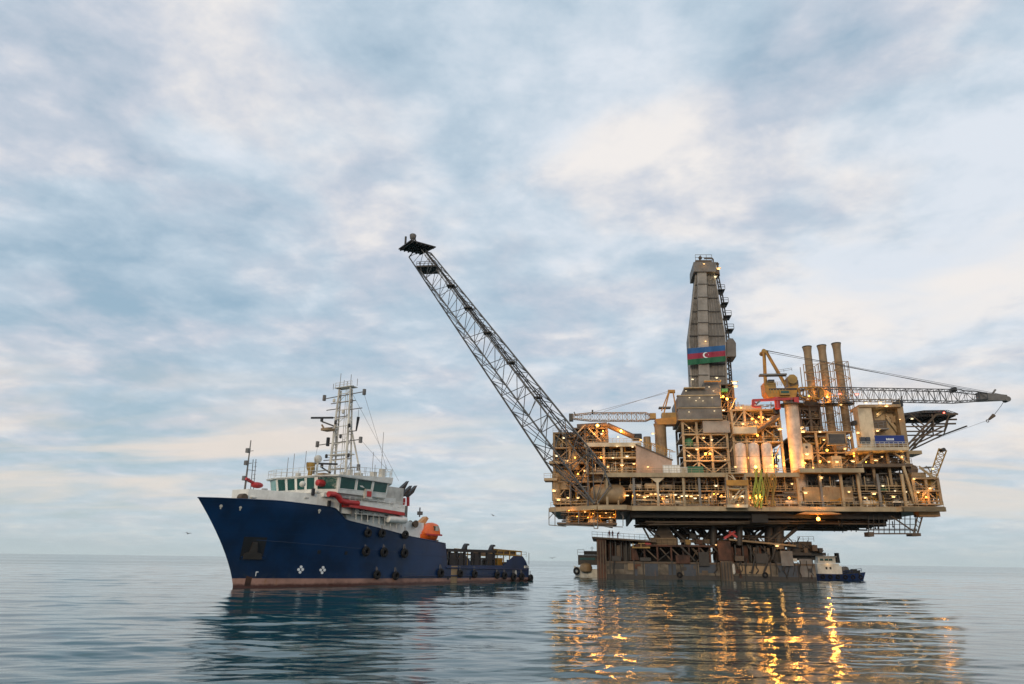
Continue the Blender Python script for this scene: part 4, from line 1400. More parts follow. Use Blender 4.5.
# stair tower with yellow band in front of the deck
stt = thing("stair_tower", "beige braced stair tower with wide yellow band on the deck front", "stair tower", PF, (1, -1, zL))
u0, u1, zs = bay_frame(stt, 727.5, 747, [505, 488, 472.5], -2.2, 0.9, "beige", cols=[728, 746.4], backm=None, rail=True, slabt=0.25, colr=0.22)
part("yellow_band", qbox(MB(), 726.5, 480, 748.5, 485.5, -2.5, -2.21), "yellow", stt)
mb = MB()
qbar(mb, (729, 503), (741, 489), -1.5, 0.2); qbar(mb, (733, 503), (745, 489), -1.5, 0.2); qbar(mb, (741, 488), (731, 474), -1.5, 0.2)
part("stair_flight", mb, "cream", stt)
part("foot_plate", qbox(MB(), 727, 504.5, 748, 507.5, -2.8, -0.02), "cream", stt)

# hoses
for k, (x, y0, y1, mm, lb) in enumerate(((756, 469, 507, "hose", "thick yellow green hose bundle hanging at left over the deck edge"), (761, 470, 508, "hose", "long yellow green hose bundle hanging second from left over the deck edge"),
                                         (766.5, 473, 505, "ochre", "ochre hose bundle hanging between the green and brown bundles"), (773, 474, 506, "ochre", "brown ochre hose bundle hanging nearest the bright deck lamp"))):
    mb = MB()
    for j in range(4):
        pts = []
        for i in range(14):
            t = i / 13
            pts.append(Q(x + (j - 1.5) * 1.1 + 1.3 * math.sin(t * 7 + j + k), y0 + (y1 - y0) * t, -0.9 - 0.25 * j + 0.3 * math.cos(t * 6 + j)))
        mb.path(pts, 0.17, 6)
    p = Q(x, y1, -1)
    h_o = thing("hose_bundle", lb, "hoses", PF, p, "hose bundles hanging over the deck edge", mb, mm, True)

# hanging frame under the right end
hf = thing("access_scaffold", "dark hanging access frame of thin bars under the platform's right end", "scaffold", PF, Q(894, 537, 3))
mb = MB()
ztop = qz(516, 890, 3)
for v in (2.5, 5.5):
    for k in range(10):
        x = 868.5 + k * 5.2
        qbar(mb, (x, 515), (x, 533 if k else 537), v, 0.1)
    for y in (519, 524.5, 529):
        qbar(mb, (868.5, y), (917, y), v, 0.09)
    qbar(mb, (868.5, 530), (917, 530), v, 0.15)
part("lattice", mb, "dark", hf)
mb = MB()
for v in (2.5, 5.5):
    qbar(mb, (874, 533.7), (917, 533.7), v, 0.22); qbar(mb, (891, 516), (913, 531), v, 0.2); qbar(mb, (918, 514), (913.5, 534), v, 0.18); qbar(mb, (923, 514), (917.5, 534), v, 0.18)
    for k in range(4):
        qbar(mb, (918 - k, 516 + k * 4.4), (921.5 - k * 1.2, 519 + k * 4.4), v, 0.1)
qbox(mb, 868.5, 532, 874, 536.5, 2.6, 5.4); qbox(mb, 912, 533, 921, 536, 2.4, 5.6)
part("walkway", mb, "browns", hf)

# hanging utility platform under the left end
hl = thing("hanging_platform", "lamplit suspended pipe platform in a thin frame under the platform's left end", "scaffold", PF, Q(585, 527, 2))
mb = MB()
for v in (1.0, 9.0):
    for (x, yb_) in ((549, 525), (555, 526), (578.6, 524), (594, 527.5), (597.5, 528), (623, 526)):
        qbar(mb, (x, 508), (x, yb_), v, 0.13)
    mb.path([Q(549, 525, v), Q(566, 526.5, v), Q(566, 525, v), Q(594, 526.5, v), Q(594, 528.5, v), Q(598, 528.5, v), Q(598, 526, v), Q(623, 527, v)], 0.14, 4)
    qbar(mb, (553.5, 513), (548.5, 519), v, 0.12); qbar(mb, (620, 512), (624, 518), v, 0.1)
part("hanger_frame", mb, "grey", hl)
part("grating", qbox(MB(), 557, 522.5, 617, 524.5, 1.5, 9), "browns", hl)
a, c = Q(560, 522.4, 2), Q(616, 522.4, 2)
clutter(hl, a[0], c[0], 2, 8.5, a[2], a[2] + 3.1, 22, 520, ("ochre", "green", "browns", "browns"), mach=True)
part("keel_pipe", MB().bar(Q(597, 523, 2.5), Q(613, 526, 2.5), 0.6, 8), "browns", hl, True)

# ------------------------------------------------------------------ flare boom
fb = thing("flare_boom", "long grey lattice flare boom leaning out from the platform's left corner", "flare boom", PF, Q(600, 500, 1))
Db, Cb, Ab, Bb = Q(594.5, 504, -1), Q(606, 469, -1), Q(556, 478, 8), Q(571, 446, 8)
Dt, Ct, At, Bt = Q(421.5, 272, -5), Q(431, 253, -5), Q(409, 257, 0), Q(420, 244, 0)
E1 = [Db, Ab, Bb, Cb]
E2 = [Dt, At, Bt, Ct]
NS = 17
A_ = [np.array(p) for p in E1]; B_ = [np.array(p) for p in E2]
ch = MB()
for i, (a, c) in enumerate(zip(A_, B_)):
    mbc = MB().bar(a, c, 0.27, 8, 0.17)
    part("chord", mbc, "boomgrey", fb, True)
for face in range(4):
    mb = MB()
    k, k2 = face, (face + 1) % 4
    ts = [1 - (1 - i / NS) ** 1.25 for i in range(NS + 1)]
    for i in range(NS):
        t, t2 = ts[i], ts[i + 1]
        S = [a + (c - a) * t for a, c in zip(A_, B_)]; S2 = [a + (c - a) * t2 for a, c in zip(A_, B_)]
        r = 0.125 - 0.05 * t
        mb.bar(S[k], S[k2], r * 0.9, 5)
        if i % 2:
            mb.bar(S[k], S2[k2], r, 5)
        else:
            mb.bar(S[k2], S2[k], r, 5)
    part("lacing", mb, "boomgrey", fb)
# flare pipes and ladder walkway inside the boom
mb = MB()
pa, pt = (A_[2] * 0.35 + A_[3] * 0.5 + A_[0] * 0.15), (B_[2] * 0.35 + B_[3] * 0.5 + B_[0] * 0.15)
for o in ((0, 0, 0), (0.6, 0.3, 0.2)):
    mb.bar(pa + o, pt + np.array(o) * 0.5, 0.16, 8)
part("flare_pipe", mb, "dark", fb, True)
mb = MB()
for i in range(90):
    t = i / 90
    p = pa + (pt - pa) * t + np.array((-0.9, 0, -0.5)) * (1 - 0.4 * t)
    mb.bar(p + (0, -0.6, 0), p + (0, 0.8, 0), 0.09)
    if i % 2 == 0:
        mb.bar(p + (0, -0.6, 0), p + (-0.5, -0.6, 1.0), 0.06)
for off in ((0, -0.6, 0), (0, 0.8, 0), (-0.5, -0.6, 1.0)):
    o0 = np.array((-0.9, 0, -0.5))
    mb.bar(pa + o0 + off, pt + o0 * 0.6 + off, 0.065)
part("ladder_walkway", mb, "grey", fb)
for t in (0.12, 0.3, 0.46, 0.6, 0.72, 0.83):
    c = pa + (pt - pa) * t
    part("rest_platform", MB().box(c[0] - 1.2, c[0] + 1.0, c[1] - 1.4, c[1] + 1.2, c[2] - 0.25, c[2]).rail((c[0] - 1.2, c[1] - 1.4, c[2]), (c[0] + 1.0, c[1] - 1.4, c[2]), 1.1, 0.8, 0.06), "dark", fb)
zt = Q(417, 247, -2)[2]


def on_level(px, py, z):
    d = ray(px, py)
    q = CC + d * ((z - CC[2]) / d[2]) - PF.o
    return (float(np.dot(q, PF.x)), float(np.dot(q, PF.y)), z)


tip = [on_level(*p, zt) for p in ((398.5, 248.5), (411, 239.5), (436, 246.5), (421.5, 253.5))]
tipx = [p[0] for p in tip]; tipy = [p[1] for p in tip]
cx_, cy_ = np.mean([p[0] for p in tip]), -1.5
part("tip_platform", MB().plate([p[:2] for p in tip][::-1], zt - 0.3, zt), "dark", fb)
mb = MB()
for f in np.linspace(0.08, 0.92, 6):
    a = np.array(tip[0]) * (1 - f) + np.array(tip[3]) * f
    c = np.array(tip[1]) * (1 - f) + np.array(tip[2]) * f
    mb.bar(a - (0, 0, 0.5), c - (0, 0, 0.5), 0.2)
tcen = np.mean(np.array(tip), axis=0)
for p_, q_ in ((tip[0], tip[2]), (tip[1], tip[3])):
    mb.bar(np.array(p_) * .9 + tcen * .1 - (0, 0, .5), np.array(q_) * .9 + tcen * .1 - (0, 0, .5), 0.2)
for e_ in E2:
    mb.bar(e_, tuple(np.array(e_) * 0.6 + (tcen - (0, 0, 0.4)) * 0.4), 0.16)
part("tip_beams", mb, "dark", fb)
c = np.array(on_level(412.5, 244, zt))
mb = MB().lathe((c[0], c[1], zt), [(0.35, 0), (0.35, 1.2), (0.8, 1.6), (0.95, 2.6), (0.7, 2.9)], 12)
part("flare_burner", mb, "grey", fb, True)
mb = MB().bar((c[0] - 2.0, c[1], zt), (c[0] - 2.0, c[1], zt + 2.3), 0.28, 8).bar((c[0] + 1.2, c[1], zt), (c[0] + 0.4, c[1], zt + 2.0), 0.2, 8)
part("pilot_pipe", mb, "dark", fb)
c = B_[0] * 0.85 + A_[0] * 0.15
lp = np.mean([b_ + (a_ - b_) * 0.055 for a_, b_ in zip(A_, B_)], axis=0)
part("lower_tip_platform", MB().box(lp[0] - 2.6, lp[0] + 2.6, lp[1] - 2.6, lp[1] + 2.6, lp[2] - 0.9, lp[2] - 0.5).rail((lp[0] - 2.6, lp[1] - 2.6, lp[2] - 0.5), (lp[0] + 2.6, lp[1] - 2.6, lp[2] - 0.5), 1.1, 1, 0.07), "dark", fb)
mb = MB()
ws = [(556, 478, 8), (556, 503, 6)]
for (xa, ya, va, xb, yb2, vb) in ((555.5, 478, 8, 555.5, 505, 6), (570.5, 432, 8, 570.5, 505, 3), (588, 448, 3, 588, 506, -1), (588, 452, 3, 573, 470, 3), (588, 452, 3, 604, 470, -1), (604, 470, -1, 611, 487, -1), (557, 470, 5, 594, 504, -1), (611, 484, -1, 597, 504, -1), (571, 446, 8, 571, 478, 4)):
    mb.bar(Q(xa, ya, va), Q(xb, yb2, vb), 0.19, 6)
part("foot_strut", mb, "boomgrey", fb)

# ------------------------------------------------------------------ lamps on the modules
for (x, y, v, r, m_) in ((597.5, 425.5, 2.6, 0.42, "flood"), (621, 431, 4, 0.38, "flood"), (594, 434, 4, 0.22, "warm"), (603, 431, 4, 0.22, "amber"), (601, 457.5, 2.2, 0.26, "amber"), (575, 457.5, 3, 0.25, "amber"), (617, 446.5, 2.2, 0.2, "cool"), (627, 456.5, 2.3, 0.25, "cool"), (613, 458, 2.4, 0.18, "cool"), (608, 467, 2.4, 0.2, "warm"), (622, 465.5, 2.2, 0.26, "warm"), (634, 464, 2.1, 0.22, "warm"), (618, 437, 2.3, 0.2, "cool"), (601.5, 434, 3, 0.2, "cool"), (632.5, 447, 2.2, 0.18, "cool"), (648, 467, 1.0, 0.2, "warm"), (653, 434, 4, 0.25, "warm"), (641, 440, 3, 0.2, "warm")):
    lamp(pm, Q(x, y, v), r, m_)
for (x, y, v, r, m_) in ((554, 491, 4, 0.32, "warm"), (558.5, 500, 4, 0.32, "warm"), (557, 456, 4, 0.3, "cool"), (564, 438, 5, 0.26, "cool"), (572, 438, 5, 0.2, "warm"), (578, 474, 4.5, 0.25, "amber"), (585, 471, 4.5, 0.25, "warm"), (578, 498, 1, 0.22, "warm"), (568, 498, 2, 0.2, "warm"), (567, 461, 4.8, 0.22, "warm")):
    lamp(lend, Q(x, y, v), r, m_)
for (x, y, v, r, m_) in ((705.5, 453.8, 5.4, 0.34, "amber"), (710, 453.8, 5.4, 0.34, "amber"), (697, 449.6, 5.4, 0.24, "warm"), (689, 456, 5.4, 0.22, "warm"), (703.5, 438, 5.4, 0.2, "warm"), (712, 440, 5.4, 0.16, "cool"), (723, 396.5, 6.5, 0.34, "amber"), (727, 399, 6.5, 0.3, "flood"), (720.5, 397.5, 6, 0.2, "amber"), (734.5, 383, 6, 0.42, "cool"), (735.5, 387, 6, 0.3, "warm"), (723.5, 410.5, 7, 0.24, "cool"), (733.5, 440, 7, 0.2, "warm"), (733, 424, 7, 0.24, "cool"), (725, 460, 7, 0.18, "warm"), (689, 428, 5.4, 0.18, "warm")):
    lamp(sub, Q(x, y, v), r, m_)
for (x, y, v, r, m_) in ((716.8, 378, 11.5, 0.22, "cool"), (692.5, 379.5, 11.5, 0.2, "cool"), (705.5, 341.5, 10.7, 0.16, "warm"), (718.6, 269, 11.8, 0.3, "warm"), (715.3, 277, 12, 0.26, "cool"), (704, 264, 10, 0.16, "warm")):
    lamp(der, Q(x, y, v), r, m_)
for (x, y) in ((699.5, 398), (689.5, 397.8), (712, 397.8), (696, 400.8), (703, 401), (689, 412), (714.5, 411), (713.5, 391), (686, 391), (709, 387)):
    lamp(sub, Q(x, y, V0 - 1.25), 0.11, "cool")
for (x, y, v, r, m_) in ((741, 408, 5, 0.2, "warm"), (752, 419, 5, 0.3, "amber"), (756, 422, 5, 0.3, "amber"), (759, 417, 5, 0.26, "amber"), (763, 417.5, 5, 0.22, "amber"), (768, 419.5, 5, 0.26, "warm"), (743, 424, 3.3, 0.26, "warm"), (757.5, 435.5, 5, 0.32, "amber"), (780, 429.5, 5, 0.34, "warm"), (778, 419.5, 5, 0.22, "warm"), (755.5, 467, 1.5, 0.36, "flood"), (764, 457, 6, 0.36, "flood"), (779, 457, 5, 0.34, "flood"), (776, 466, 3, 0.3, "amber"), (784, 465, 2.5, 0.22, "amber"), (749, 458, 5.5, 0.3, "amber"), (771, 465, 1.3, 0.22, "warm"), (784, 463, 2.5, 0.2, "amber"), (735.5, 467, 1, 0.2, "warm")):
    lamp(ut, Q(x, y, v), r, m_)
for (x, y, v, r, m_) in ((800.5, 428.5, 7, 0.34, "warm"), (803, 432, 7, 0.36, "warm"), (807, 454.5, 4, 0.3, "warm"), (827, 450.3, 7, 0.36, "amber"), (820, 461.5, 4, 0.3, "amber"), (805, 463, 4, 0.26, "amber"), (837, 462, 4.5, 0.28, "warm"), (853, 461.5, 4, 0.3, "warm"), (854, 456, 6, 0.24, "amber"), (824, 440, 7.5, 0.22, "warm"), (820, 432, 8, 0.24, "cool"), (849.5, 438, 6, 0.24, "warm"), (822, 393, 13, 0.26, "flood"), (809, 396, 13, 0.26, "amber"), (827, 397, 13, 0.26, "flood"), (841, 405, 13, 0.2, "warm"), (813, 468, 1, 0.22, "amber"), (829, 462, 4, 0.22, "warm"), (845, 449, 7, 0.22, "warm")):
    lamp(gm, Q(x, y, v), r, m_)
for (x, y, v, r, m_) in ((877.5, 431, 3.4, 0.26, "warm"), (877.5, 414, 6, 0.2, "cool"), (886.5, 406.3, 2.3, 0.3, "warm"), (880, 403, 3, 0.28, "cool"), (866, 403, 3, 0.24, "cool"), (858, 433, 2.6, 0.28, "warm"), (876, 460.5, 2.6, 0.32, "warm"), (901.5, 457, 2.6, 0.28, "warm"), (882, 457, 3, 0.16, "warm"), (912, 419, 8.5, 0.22, "cool"), (900, 419.5, 3, 0.14, "warm"), (866, 462, 3, 0.18, "amber")):
    lamp(ab, Q(x, y, v), r, m_)
for (x, y, v, r, m_) in ((914, 479, 0.2, 0.22, "warm"), (930, 488.5, 0.2, 0.22, "warm"), (918, 492.5, 0.2, 0.2, "warm"), (933, 469, 0.4, 0.22, "cool"), (926, 497, 0.2, 0.24, "amber")):
    lamp(re, Q(x, y, v), r, m_)
for (x, y) in ((569, 510.5), (585, 512), (593, 513.5), (606, 513), (614, 514.5), (600, 516), (577, 516.5), (610, 517.5), (588, 517.5)):
    lamp(hl, Q(x, y, 1.6), 0.14, RND.choice(("warm", "amber", "amber")))
for (x, y, v, r, m_) in ((758, 497, 0.3, 0.62, "flood"), (789, 498, -0.2, 0.3, "amber"), (805.5, 493, 1.6, 0.3, "warm"), (821, 478, 0.5, 0.3, "warm"), (822.5, 496.5, 1.7, 0.22, "warm"), (874, 494, 0.2, 0.3, "warm"), (893.5, 497, 0.2, 0.28, "warm"), (883, 486, 1, 0.2, "cool"), (849, 492, 0.4, 0.2, "warm"), (865, 498, 0.3, 0.2, "warm"), (895, 491, 1, 0.16, "cool"), (906, 492, 1, 0.16, "cool"), (716, 486, -0.5, 0.24, "cool"), (738, 505, -3, 0.2, "warm"), (773, 479, 1, 0.2, "amber"), (792, 484, -0.2, 0.2, "warm")):
    lamp(plat, Q(x, y, v), r, m_)
for k in range(38):
    x = 609 + k * 3.9 + RND.uniform(-1, 1)
    if x < 752:
        lamp(plat, Q(x, 495.5 + RND.uniform(-1.5, 3), RND.uniform(0.9, 2.4)), RND.choice((0.14, 0.18, 0.24)), RND.choice(("warm", "cool", "warm", "cool", "amber")))
# canopy lamp burning under the deck
cp = thing("canopy_lamp", "bright amber lamp glowing under an orange canopy below the deck edge", "lamp", PF, Q(820, 512, 1))
c = Q(818, 513.2, -0.9)
part("canopy", MB().add([(c[0] - 4.5, -1.6, c[2] - 0.2), (c[0] + 5, -1.6, c[2] - 0.2), (c[0] + 5, 5, c[2] - 0.2), (c[0] - 4.5, 5, c[2] - 0.2), (c[0] - 2.5, -0.3, c[2] + 0.35), (c[0] + 3, -0.3, c[2] + 0.35), (c[0] + 3, 4, c[2] + 0.35), (c[0] - 2.5, 4, c[2] + 0.35)],
                        [(3, 2, 1, 0), (4, 5, 6, 7), (0, 1, 5, 4), (1, 2, 6, 5), (2, 3, 7, 6), (3, 0, 4, 7)]), "peach", cp)
part("stem", MB().bar((c[0], -0.6, c[2] - 0.2), (c[0], -0.6, c[2] - 1.4), 0.14, 6), "browns", cp)
lamp_light(cp, Q(819, 517.5, -1.2), 0.6, "flood")
part("bulb", MB().sphere((c[0], -0.6, Q(819, 519, -0.6)[2]), 0.42, 10, 8), "flood", cp, True)
# ================================================================== BARGE AND SUPPORT FRAME
VB = 10.0


def bz(y, x=700, v=VB):
    return Q(x, y, v)[2]


def bu(x, y=565, v=VB):
    return Q(x, y, v)[0]


bg_ = thing("transport_barge", "long weathered rust brown and grey launch barge floating under the platform", "barge", PF, (bu(700), VB + 16, 0))
zt1, zt2, zt3 = bz(538), bz(561), bz(546)
zhull = bz(561)
# pontoon hull: rounded-corner box in plates of different wear
pl = [(bu(597), VB + 0.8), (bu(598.5), VB), (bu(815), VB), (bu(820), VB + 4), (bu(820), VB + 34), (bu(597), VB + 34)]
part("hull", MB().plate(pl, -1.5, zhull - 0.3), "palehull", bg_)
part("rubbing_strake", MB().box(bu(606), bu(814), VB - 0.25, VB - 0.003, zhull - 0.75, zhull - 0.35), "browns", bg_)
part("wet_band", MB().box(bu(606), bu(815), VB - 0.06, VB - 0.002, -0.5, 1.05), "dark", bg_)
for (x0, x1, y0, y1, mm) in ((645, 658, 563, 576, "blueplate"), (660, 668, 562.5, 574, "palehull"), (668.5, 676, 562.5, 575, "blueplate"), (684, 696, 563, 576, "blueplate"), (699, 716, 562.5, 573, "blueplate"), (738, 770, 566, 574, "tan"), (778, 798, 563, 577, "blueplate"), (800, 813, 559, 577, "grey"), (612, 624, 563, 569, "dark"), (628, 634, 562, 570, "tan")):
    part("side_plate", qbox(MB(), x0, y0, x1, y1, VB - 0.09, VB - 0.004), mm, bg_)
for x in (610, 634, 643, 672, 697, 745, 770, 798):
    part("side_frame", MB().box(bu(x) - 0.14, bu(x) + 0.14, VB - 0.3, VB - 0.1, -0.3, zhull), "dark", bg_)
for k, x in enumerate((679, 764)):
    part("tyre_fender", MB().torus((bu(x), VB - 0.42, 1.1 + 0.25 * (k % 3)), 0.5, 0.22, (0, 1, 0), 14, 6), "rubber", bg_, True)
# end tower at the left
zA = bz(538.5, 601)
part("end_tower", MB().box(bu(597), bu(606.5), VB - 0.4, VB + 30, -1.5, zA), "rust", bg_)
for k in range(4):
    x = 598 + k * 2.7
    part("tower_stiffener", MB().box(bu(x) - 0.12, bu(x) + 0.12, VB - 0.75, VB - 0.403, 0, zA - 0.5), "browns", bg_)
part("tower_wall", MB().prism([(bu(606.6), zhull - 0.31), (bu(632), zhull - 0.31), (bu(632), bz(542)), (bu(606.6), bz(540.5))], VB + 5, VB + 30), "rust", bg_)
mb = MB()
for x in (611, 616, 622, 627, 631):
    mb.box(bu(x) - 0.15, bu(x) + 0.15, VB + 1.2, VB + 1.6, zhull, bz(541.3))
part("wall_stiffener", mb, "dark", bg_)
mb = MB()
a, c = Q(592, 536.6, VB - 1), Q(656, 540.6, VB - 1)
mb.add([(a[0], VB - 1, a[2]), (c[0], VB - 1, c[2]), (c[0], VB + 30, c[2]), (a[0], VB + 30, a[2]), (a[0], VB - 1, a[2] - .4), (c[0], VB - 1, c[2] - .4), (c[0], VB + 30, c[2] - .4), (a[0], VB + 30, a[2] - .4)],
       [(0, 1, 2, 3), (7, 6, 5, 4), (0, 4, 5, 1), (1, 5, 6, 2), (2, 6, 7, 3), (3, 7, 4, 0)])
part("upper_deck", mb, "browns", bg_)
part("deck_railing", MB().rail((a[0], VB - 0.9, a[2]), (c[0], VB - 0.9, c[2]), 1.2, 1.3, 0.05), "browns", bg_)
for k, (x, w, dv) in enumerate(((611, 5, 3.0), (619, 4, 2.2), (627, 6, 3.4))):
    part("wall_panel", MB().box(bu(x) - w * 0.13, bu(x) + w * 0.13, VB + dv, VB + 4.9, zhull - 0.28, bz(543 + 3 * k % 5)), ("rust", "browns", "dark")[k], bg_)
for k in range(22):
    x = RND.uniform(608, 815)
    y = RND.uniform(562, 576)
    w, h = RND.uniform(1, 5), RND.uniform(1, 6)
    part("hull_patch", MB().box(bu(x) - w * .14, bu(x) + w * .14, VB - 0.12 - 0.003 * k, VB - 0.06, max(0.3, bz(y) - h * .14), min(zhull - 0.9, bz(y) + h * .14)), RND.choice(("rust", "dark", "browns", "palehull", "rust", "blueplate")), bg_)
for k in range(16):
    x = RND.uniform(610, 812)
    zt0 = RND.uniform(1.8, zhull - 0.4)
    part("hanging_line", MB().path([(bu(x) + math.sin(i * .9 + k) * .25 + i * RND.uniform(-.1, .1), VB - 0.5, zt0 + 2.4 - i * 0.8) for i in range(6)], RND.uniform(0.06, 0.14), 5), "dark", bg_)
for k, (x0, x1, y0, dv, mm) in enumerate(((640, 651, 557.5, -0.9, "dark"), (676, 690, 555, -0.7, "rust"), (699, 709, 552, -0.8, "dark"), (735, 744, 556, -0.9, "browns"), (756, 768, 553.5, -0.7, "dark"), (781, 793, 551, -0.9, "grey"), (612, 621, 556, -0.6, "dark"))):
    part("hull_sponson", qbox(MB(), x0, y0, x1, 561 + 2.5 * (k % 3), VB + dv, VB + 1.5), mm, bg_)
for k in range(14):
    x = RND.uniform(634, 800)
    y = RND.uniform(543, 552)
    part("loose_brace", qbar(MB(), (x, y), (x + RND.uniform(-16, 16), 561), VB + RND.uniform(-0.5, 1.5), RND.uniform(0.12, 0.3), 6), RND.choice(("dark", "dark", "browns")), bg_)
# lower gallery
part("gallery_wall", MB().box(bu(632.2), bu(718), VB + 11, VB + 30, zhull - 0.3, bz(546)), "girder", bg_)
part("gallery_roof", MB().box(bu(636), bu(718), VB - 0.2, VB + 30, bz(547), bz(545)), "rust", bg_)
for x in (634, 645, 658, 672, 684, 690, 700, 711):
    part("gallery_post", MB().box(bu(x) - 0.2, bu(x) + 0.2, VB + 0.1, VB + 0.5, zhull - 0.29, bz(547) - 0.003), "rust", bg_)
mb = MB()
for (xa, ya, xb, yb) in ((645, 548, 658, 560), (671, 560, 660, 548), (684, 560, 672, 549), (690, 553, 683, 560), (700, 548, 711, 560)):
    qbar(mb, (xa, ya), (xb, yb), VB + 0.8, 0.2)
part("gallery_brace", mb, "browns", bg_)
part("kneeling_plate", MB().prism([(bu(632), zhull), (bu(640), zhull), (bu(636), bz(548)), (bu(632), bz(548))], VB + 0.6, VB + 1.2), "rust", bg_)
part("gallery_railing", MB().rail((bu(645), VB, bz(545)), (bu(716), VB, bz(545)), 1.2, 1.4, 0.05), "browns", bg_)
mb = MB()
qbar(mb, (632, 547.5), (650, 547.5), VB - 0.6, 0.25); qbar(mb, (633, 543), (633, 547.5), VB - 0.6, 0.2); qbar(mb, (641, 543.5), (641, 547.5), VB - 0.6, 0.2); qbar(mb, (638, 543.5), (645, 543.5), VB - 0.6, 0.2)
part("yellow_cradle", mb, "ochre", bg_)
part("red_box", qbox(MB(), 645, 542.5, 651, 546, VB, VB + 2), "red", bg_)
part("deck_house", qbox(MB(), 652, 538, 678, 545, VB + 1.5, VB + 8), "browns", bg_)
mb = MB()
for k in range(5):
    mb.box(bu(652), bu(678), VB + 1.2, VB + 1.497, bz(538.6 + k * 1.5) - 0.12, bz(538.6 + k * 1.5) + 0.12)
part("deck_house_rib", mb, "tan", bg_)
for (x, y, w, h, mm) in ((688, 542, 5, 5, "ochre"), (699, 542, 6, 5, "rust"), (708, 541.5, 7, 4, "browns"), (693, 536, 6, 5, "dark"), (715, 541, 4, 4, "tan")):
    part("deck_gear", qbox(MB(), x - w / 2, y - h / 2, x + w / 2, y + h / 2, VB + 1.5, VB + 4.5), mm, bg_)
# middle column
part("mid_column", qbox(MB(), 718.2, 541, 731, 560.6, VB - 1.2, VB + 8), "rust", bg_)
part("mid_column", MB().box(bu(719.5), bu(731.5), VB - 1.5, VB + 6, -1.5, bz(560.7)), "browns", bg_)
mb = MB()
for k in range(4):
    x = 720.5 + k * 3
    mb.box(bu(x) - 0.1, bu(x) + 0.1, VB - 1.8, VB - 1.503, 0.2, bz(562))
part("column_rib", mb, "dark", bg_)
c = Q(733, 569, VB - 1)
part("white_buoy_fender", MB().lathe((c[0], VB - 1, c[2] - 1.2), [(0.3, 0), (0.55, 0.4), (0.55, 2.0), (0.3, 2.4)], 12), "offwhite", bg_, True)
# right half
mb = MB().prism([(bu(731.2), zhull - 0.31), (bu(792), zhull - 0.31), (bu(792), bz(546)), (bu(731.2), bz(541.5))], VB + 2, VB + 28)
mb.v = [(p[0], p[1] + (5 if p[1] < VB + 10 else 0), p[2]) for p in mb.v]
part("wing_wall", mb, "dark", bg_)
for (x, w, mm, dv) in ((733.5, 4, "rust", 1.5), (740, 6, "rust", 1.2), (748.5, 5, "rust", 2.5), (757, 3, "browns", 1.0), (763, 4, "rust", 3.0), (771, 2.5, "browns", 1.4), (779, 5, "dark", 1.8), (787, 4, "rust", 2.2)):
    part("wall_panel", MB().box(bu(x) - w * 0.125, bu(x) + w * 0.125, VB + dv, VB + dv + 2, zhull - 0.29, bz(RND.uniform(543.5, 548))), mm, bg_)
for x in (737, 744.5, 752.5, 760, 767, 775, 783, 790):
    part("wall_stiffener", MB().box(bu(x) - 0.15, bu(x) + 0.15, VB + 0.6, VB + 0.9, zhull, bz(544.5 + (x - 737) * 0.03)), "dark", bg_)
mb = MB()
a, c = Q(729, 538.6, VB - 0.5), Q(796, 545, VB - 0.5)
mb.add([(a[0], VB - .5, a[2]), (c[0], VB - .5, c[2]), (c[0], VB + 29, c[2]), (a[0], VB + 29, a[2]), (a[0], VB - .5, a[2] - .4), (c[0], VB - .5, c[2] - .4), (c[0], VB + 29, c[2] - .4), (a[0], VB + 29, a[2] - .4)],
       [(0, 1, 2, 3), (7, 6, 5, 4), (0, 4, 5, 1), (1, 5, 6, 2), (2, 6, 7, 3), (3, 7, 4, 0)])
part("upper_deck", mb, "tan", bg_)
part("deck_railing", MB().rail((a[0], VB - .4, a[2]), (c[0], VB - .4, c[2]), 1.1, 1.5, 0.05), "browns", bg_)
mb = MB()
for (xa, ya, xb, yb) in ((757, 547, 752, 573), (770, 556, 764, 572), (776, 546, 772, 560), (790, 549, 783, 571)):
    qbar(mb, (xa, ya), (xb, yb), VB - 0.5, 0.25, 6)
part("mooring_chain", mb, "dark", bg_)
part("ladder", MB().rail(Q(777, 575, VB - 0.5), Q(777.02, 575, VB - 0.5), 6, 1, 0.1, 10), "dark", bg_)
zr = bz(560)
part("stern_house", qbox(MB(), 792.2, 549, 815, 560, VB + 4, VB + 22), "dark", bg_)
part("stern_house", qbox(MB(), 799, 541.5, 812, 548.9, VB + 6, VB + 18), "browns", bg_)
part("stern_railing", MB().rail(Q(798, 541.5, VB + 5), Q(814, 541.5, VB + 5), 1.2, 1, 0.05), "browns", bg_)
part("stern_deck", qbox(MB(), 790, 552.5, 826, 555.5, VB + 2, VB + 20), "dark", bg_)
for (x, y, w, h, mm) in ((789, 559, 5, 3, "offwhite"), (795, 560, 4, 3, "offwhite"), (784, 556, 4, 6, "dark"), (780, 547, 8, 4, "browns"), (815, 548, 5, 6, "browns"), (821, 550, 4, 4, "dark"), (777, 545, 3, 4, "ochre")):
    part("deck_gear", qbox(MB(), x - w / 2, y - h / 2, x + w / 2, y + h / 2, VB - 0.3, VB + 2), mm, bg_)
lamp(bg_, Q(777, 546, VB - 1), 0.3, "warm")
lamp(bg_, Q(716, 545, VB - 1.5), 0.16, "warm")

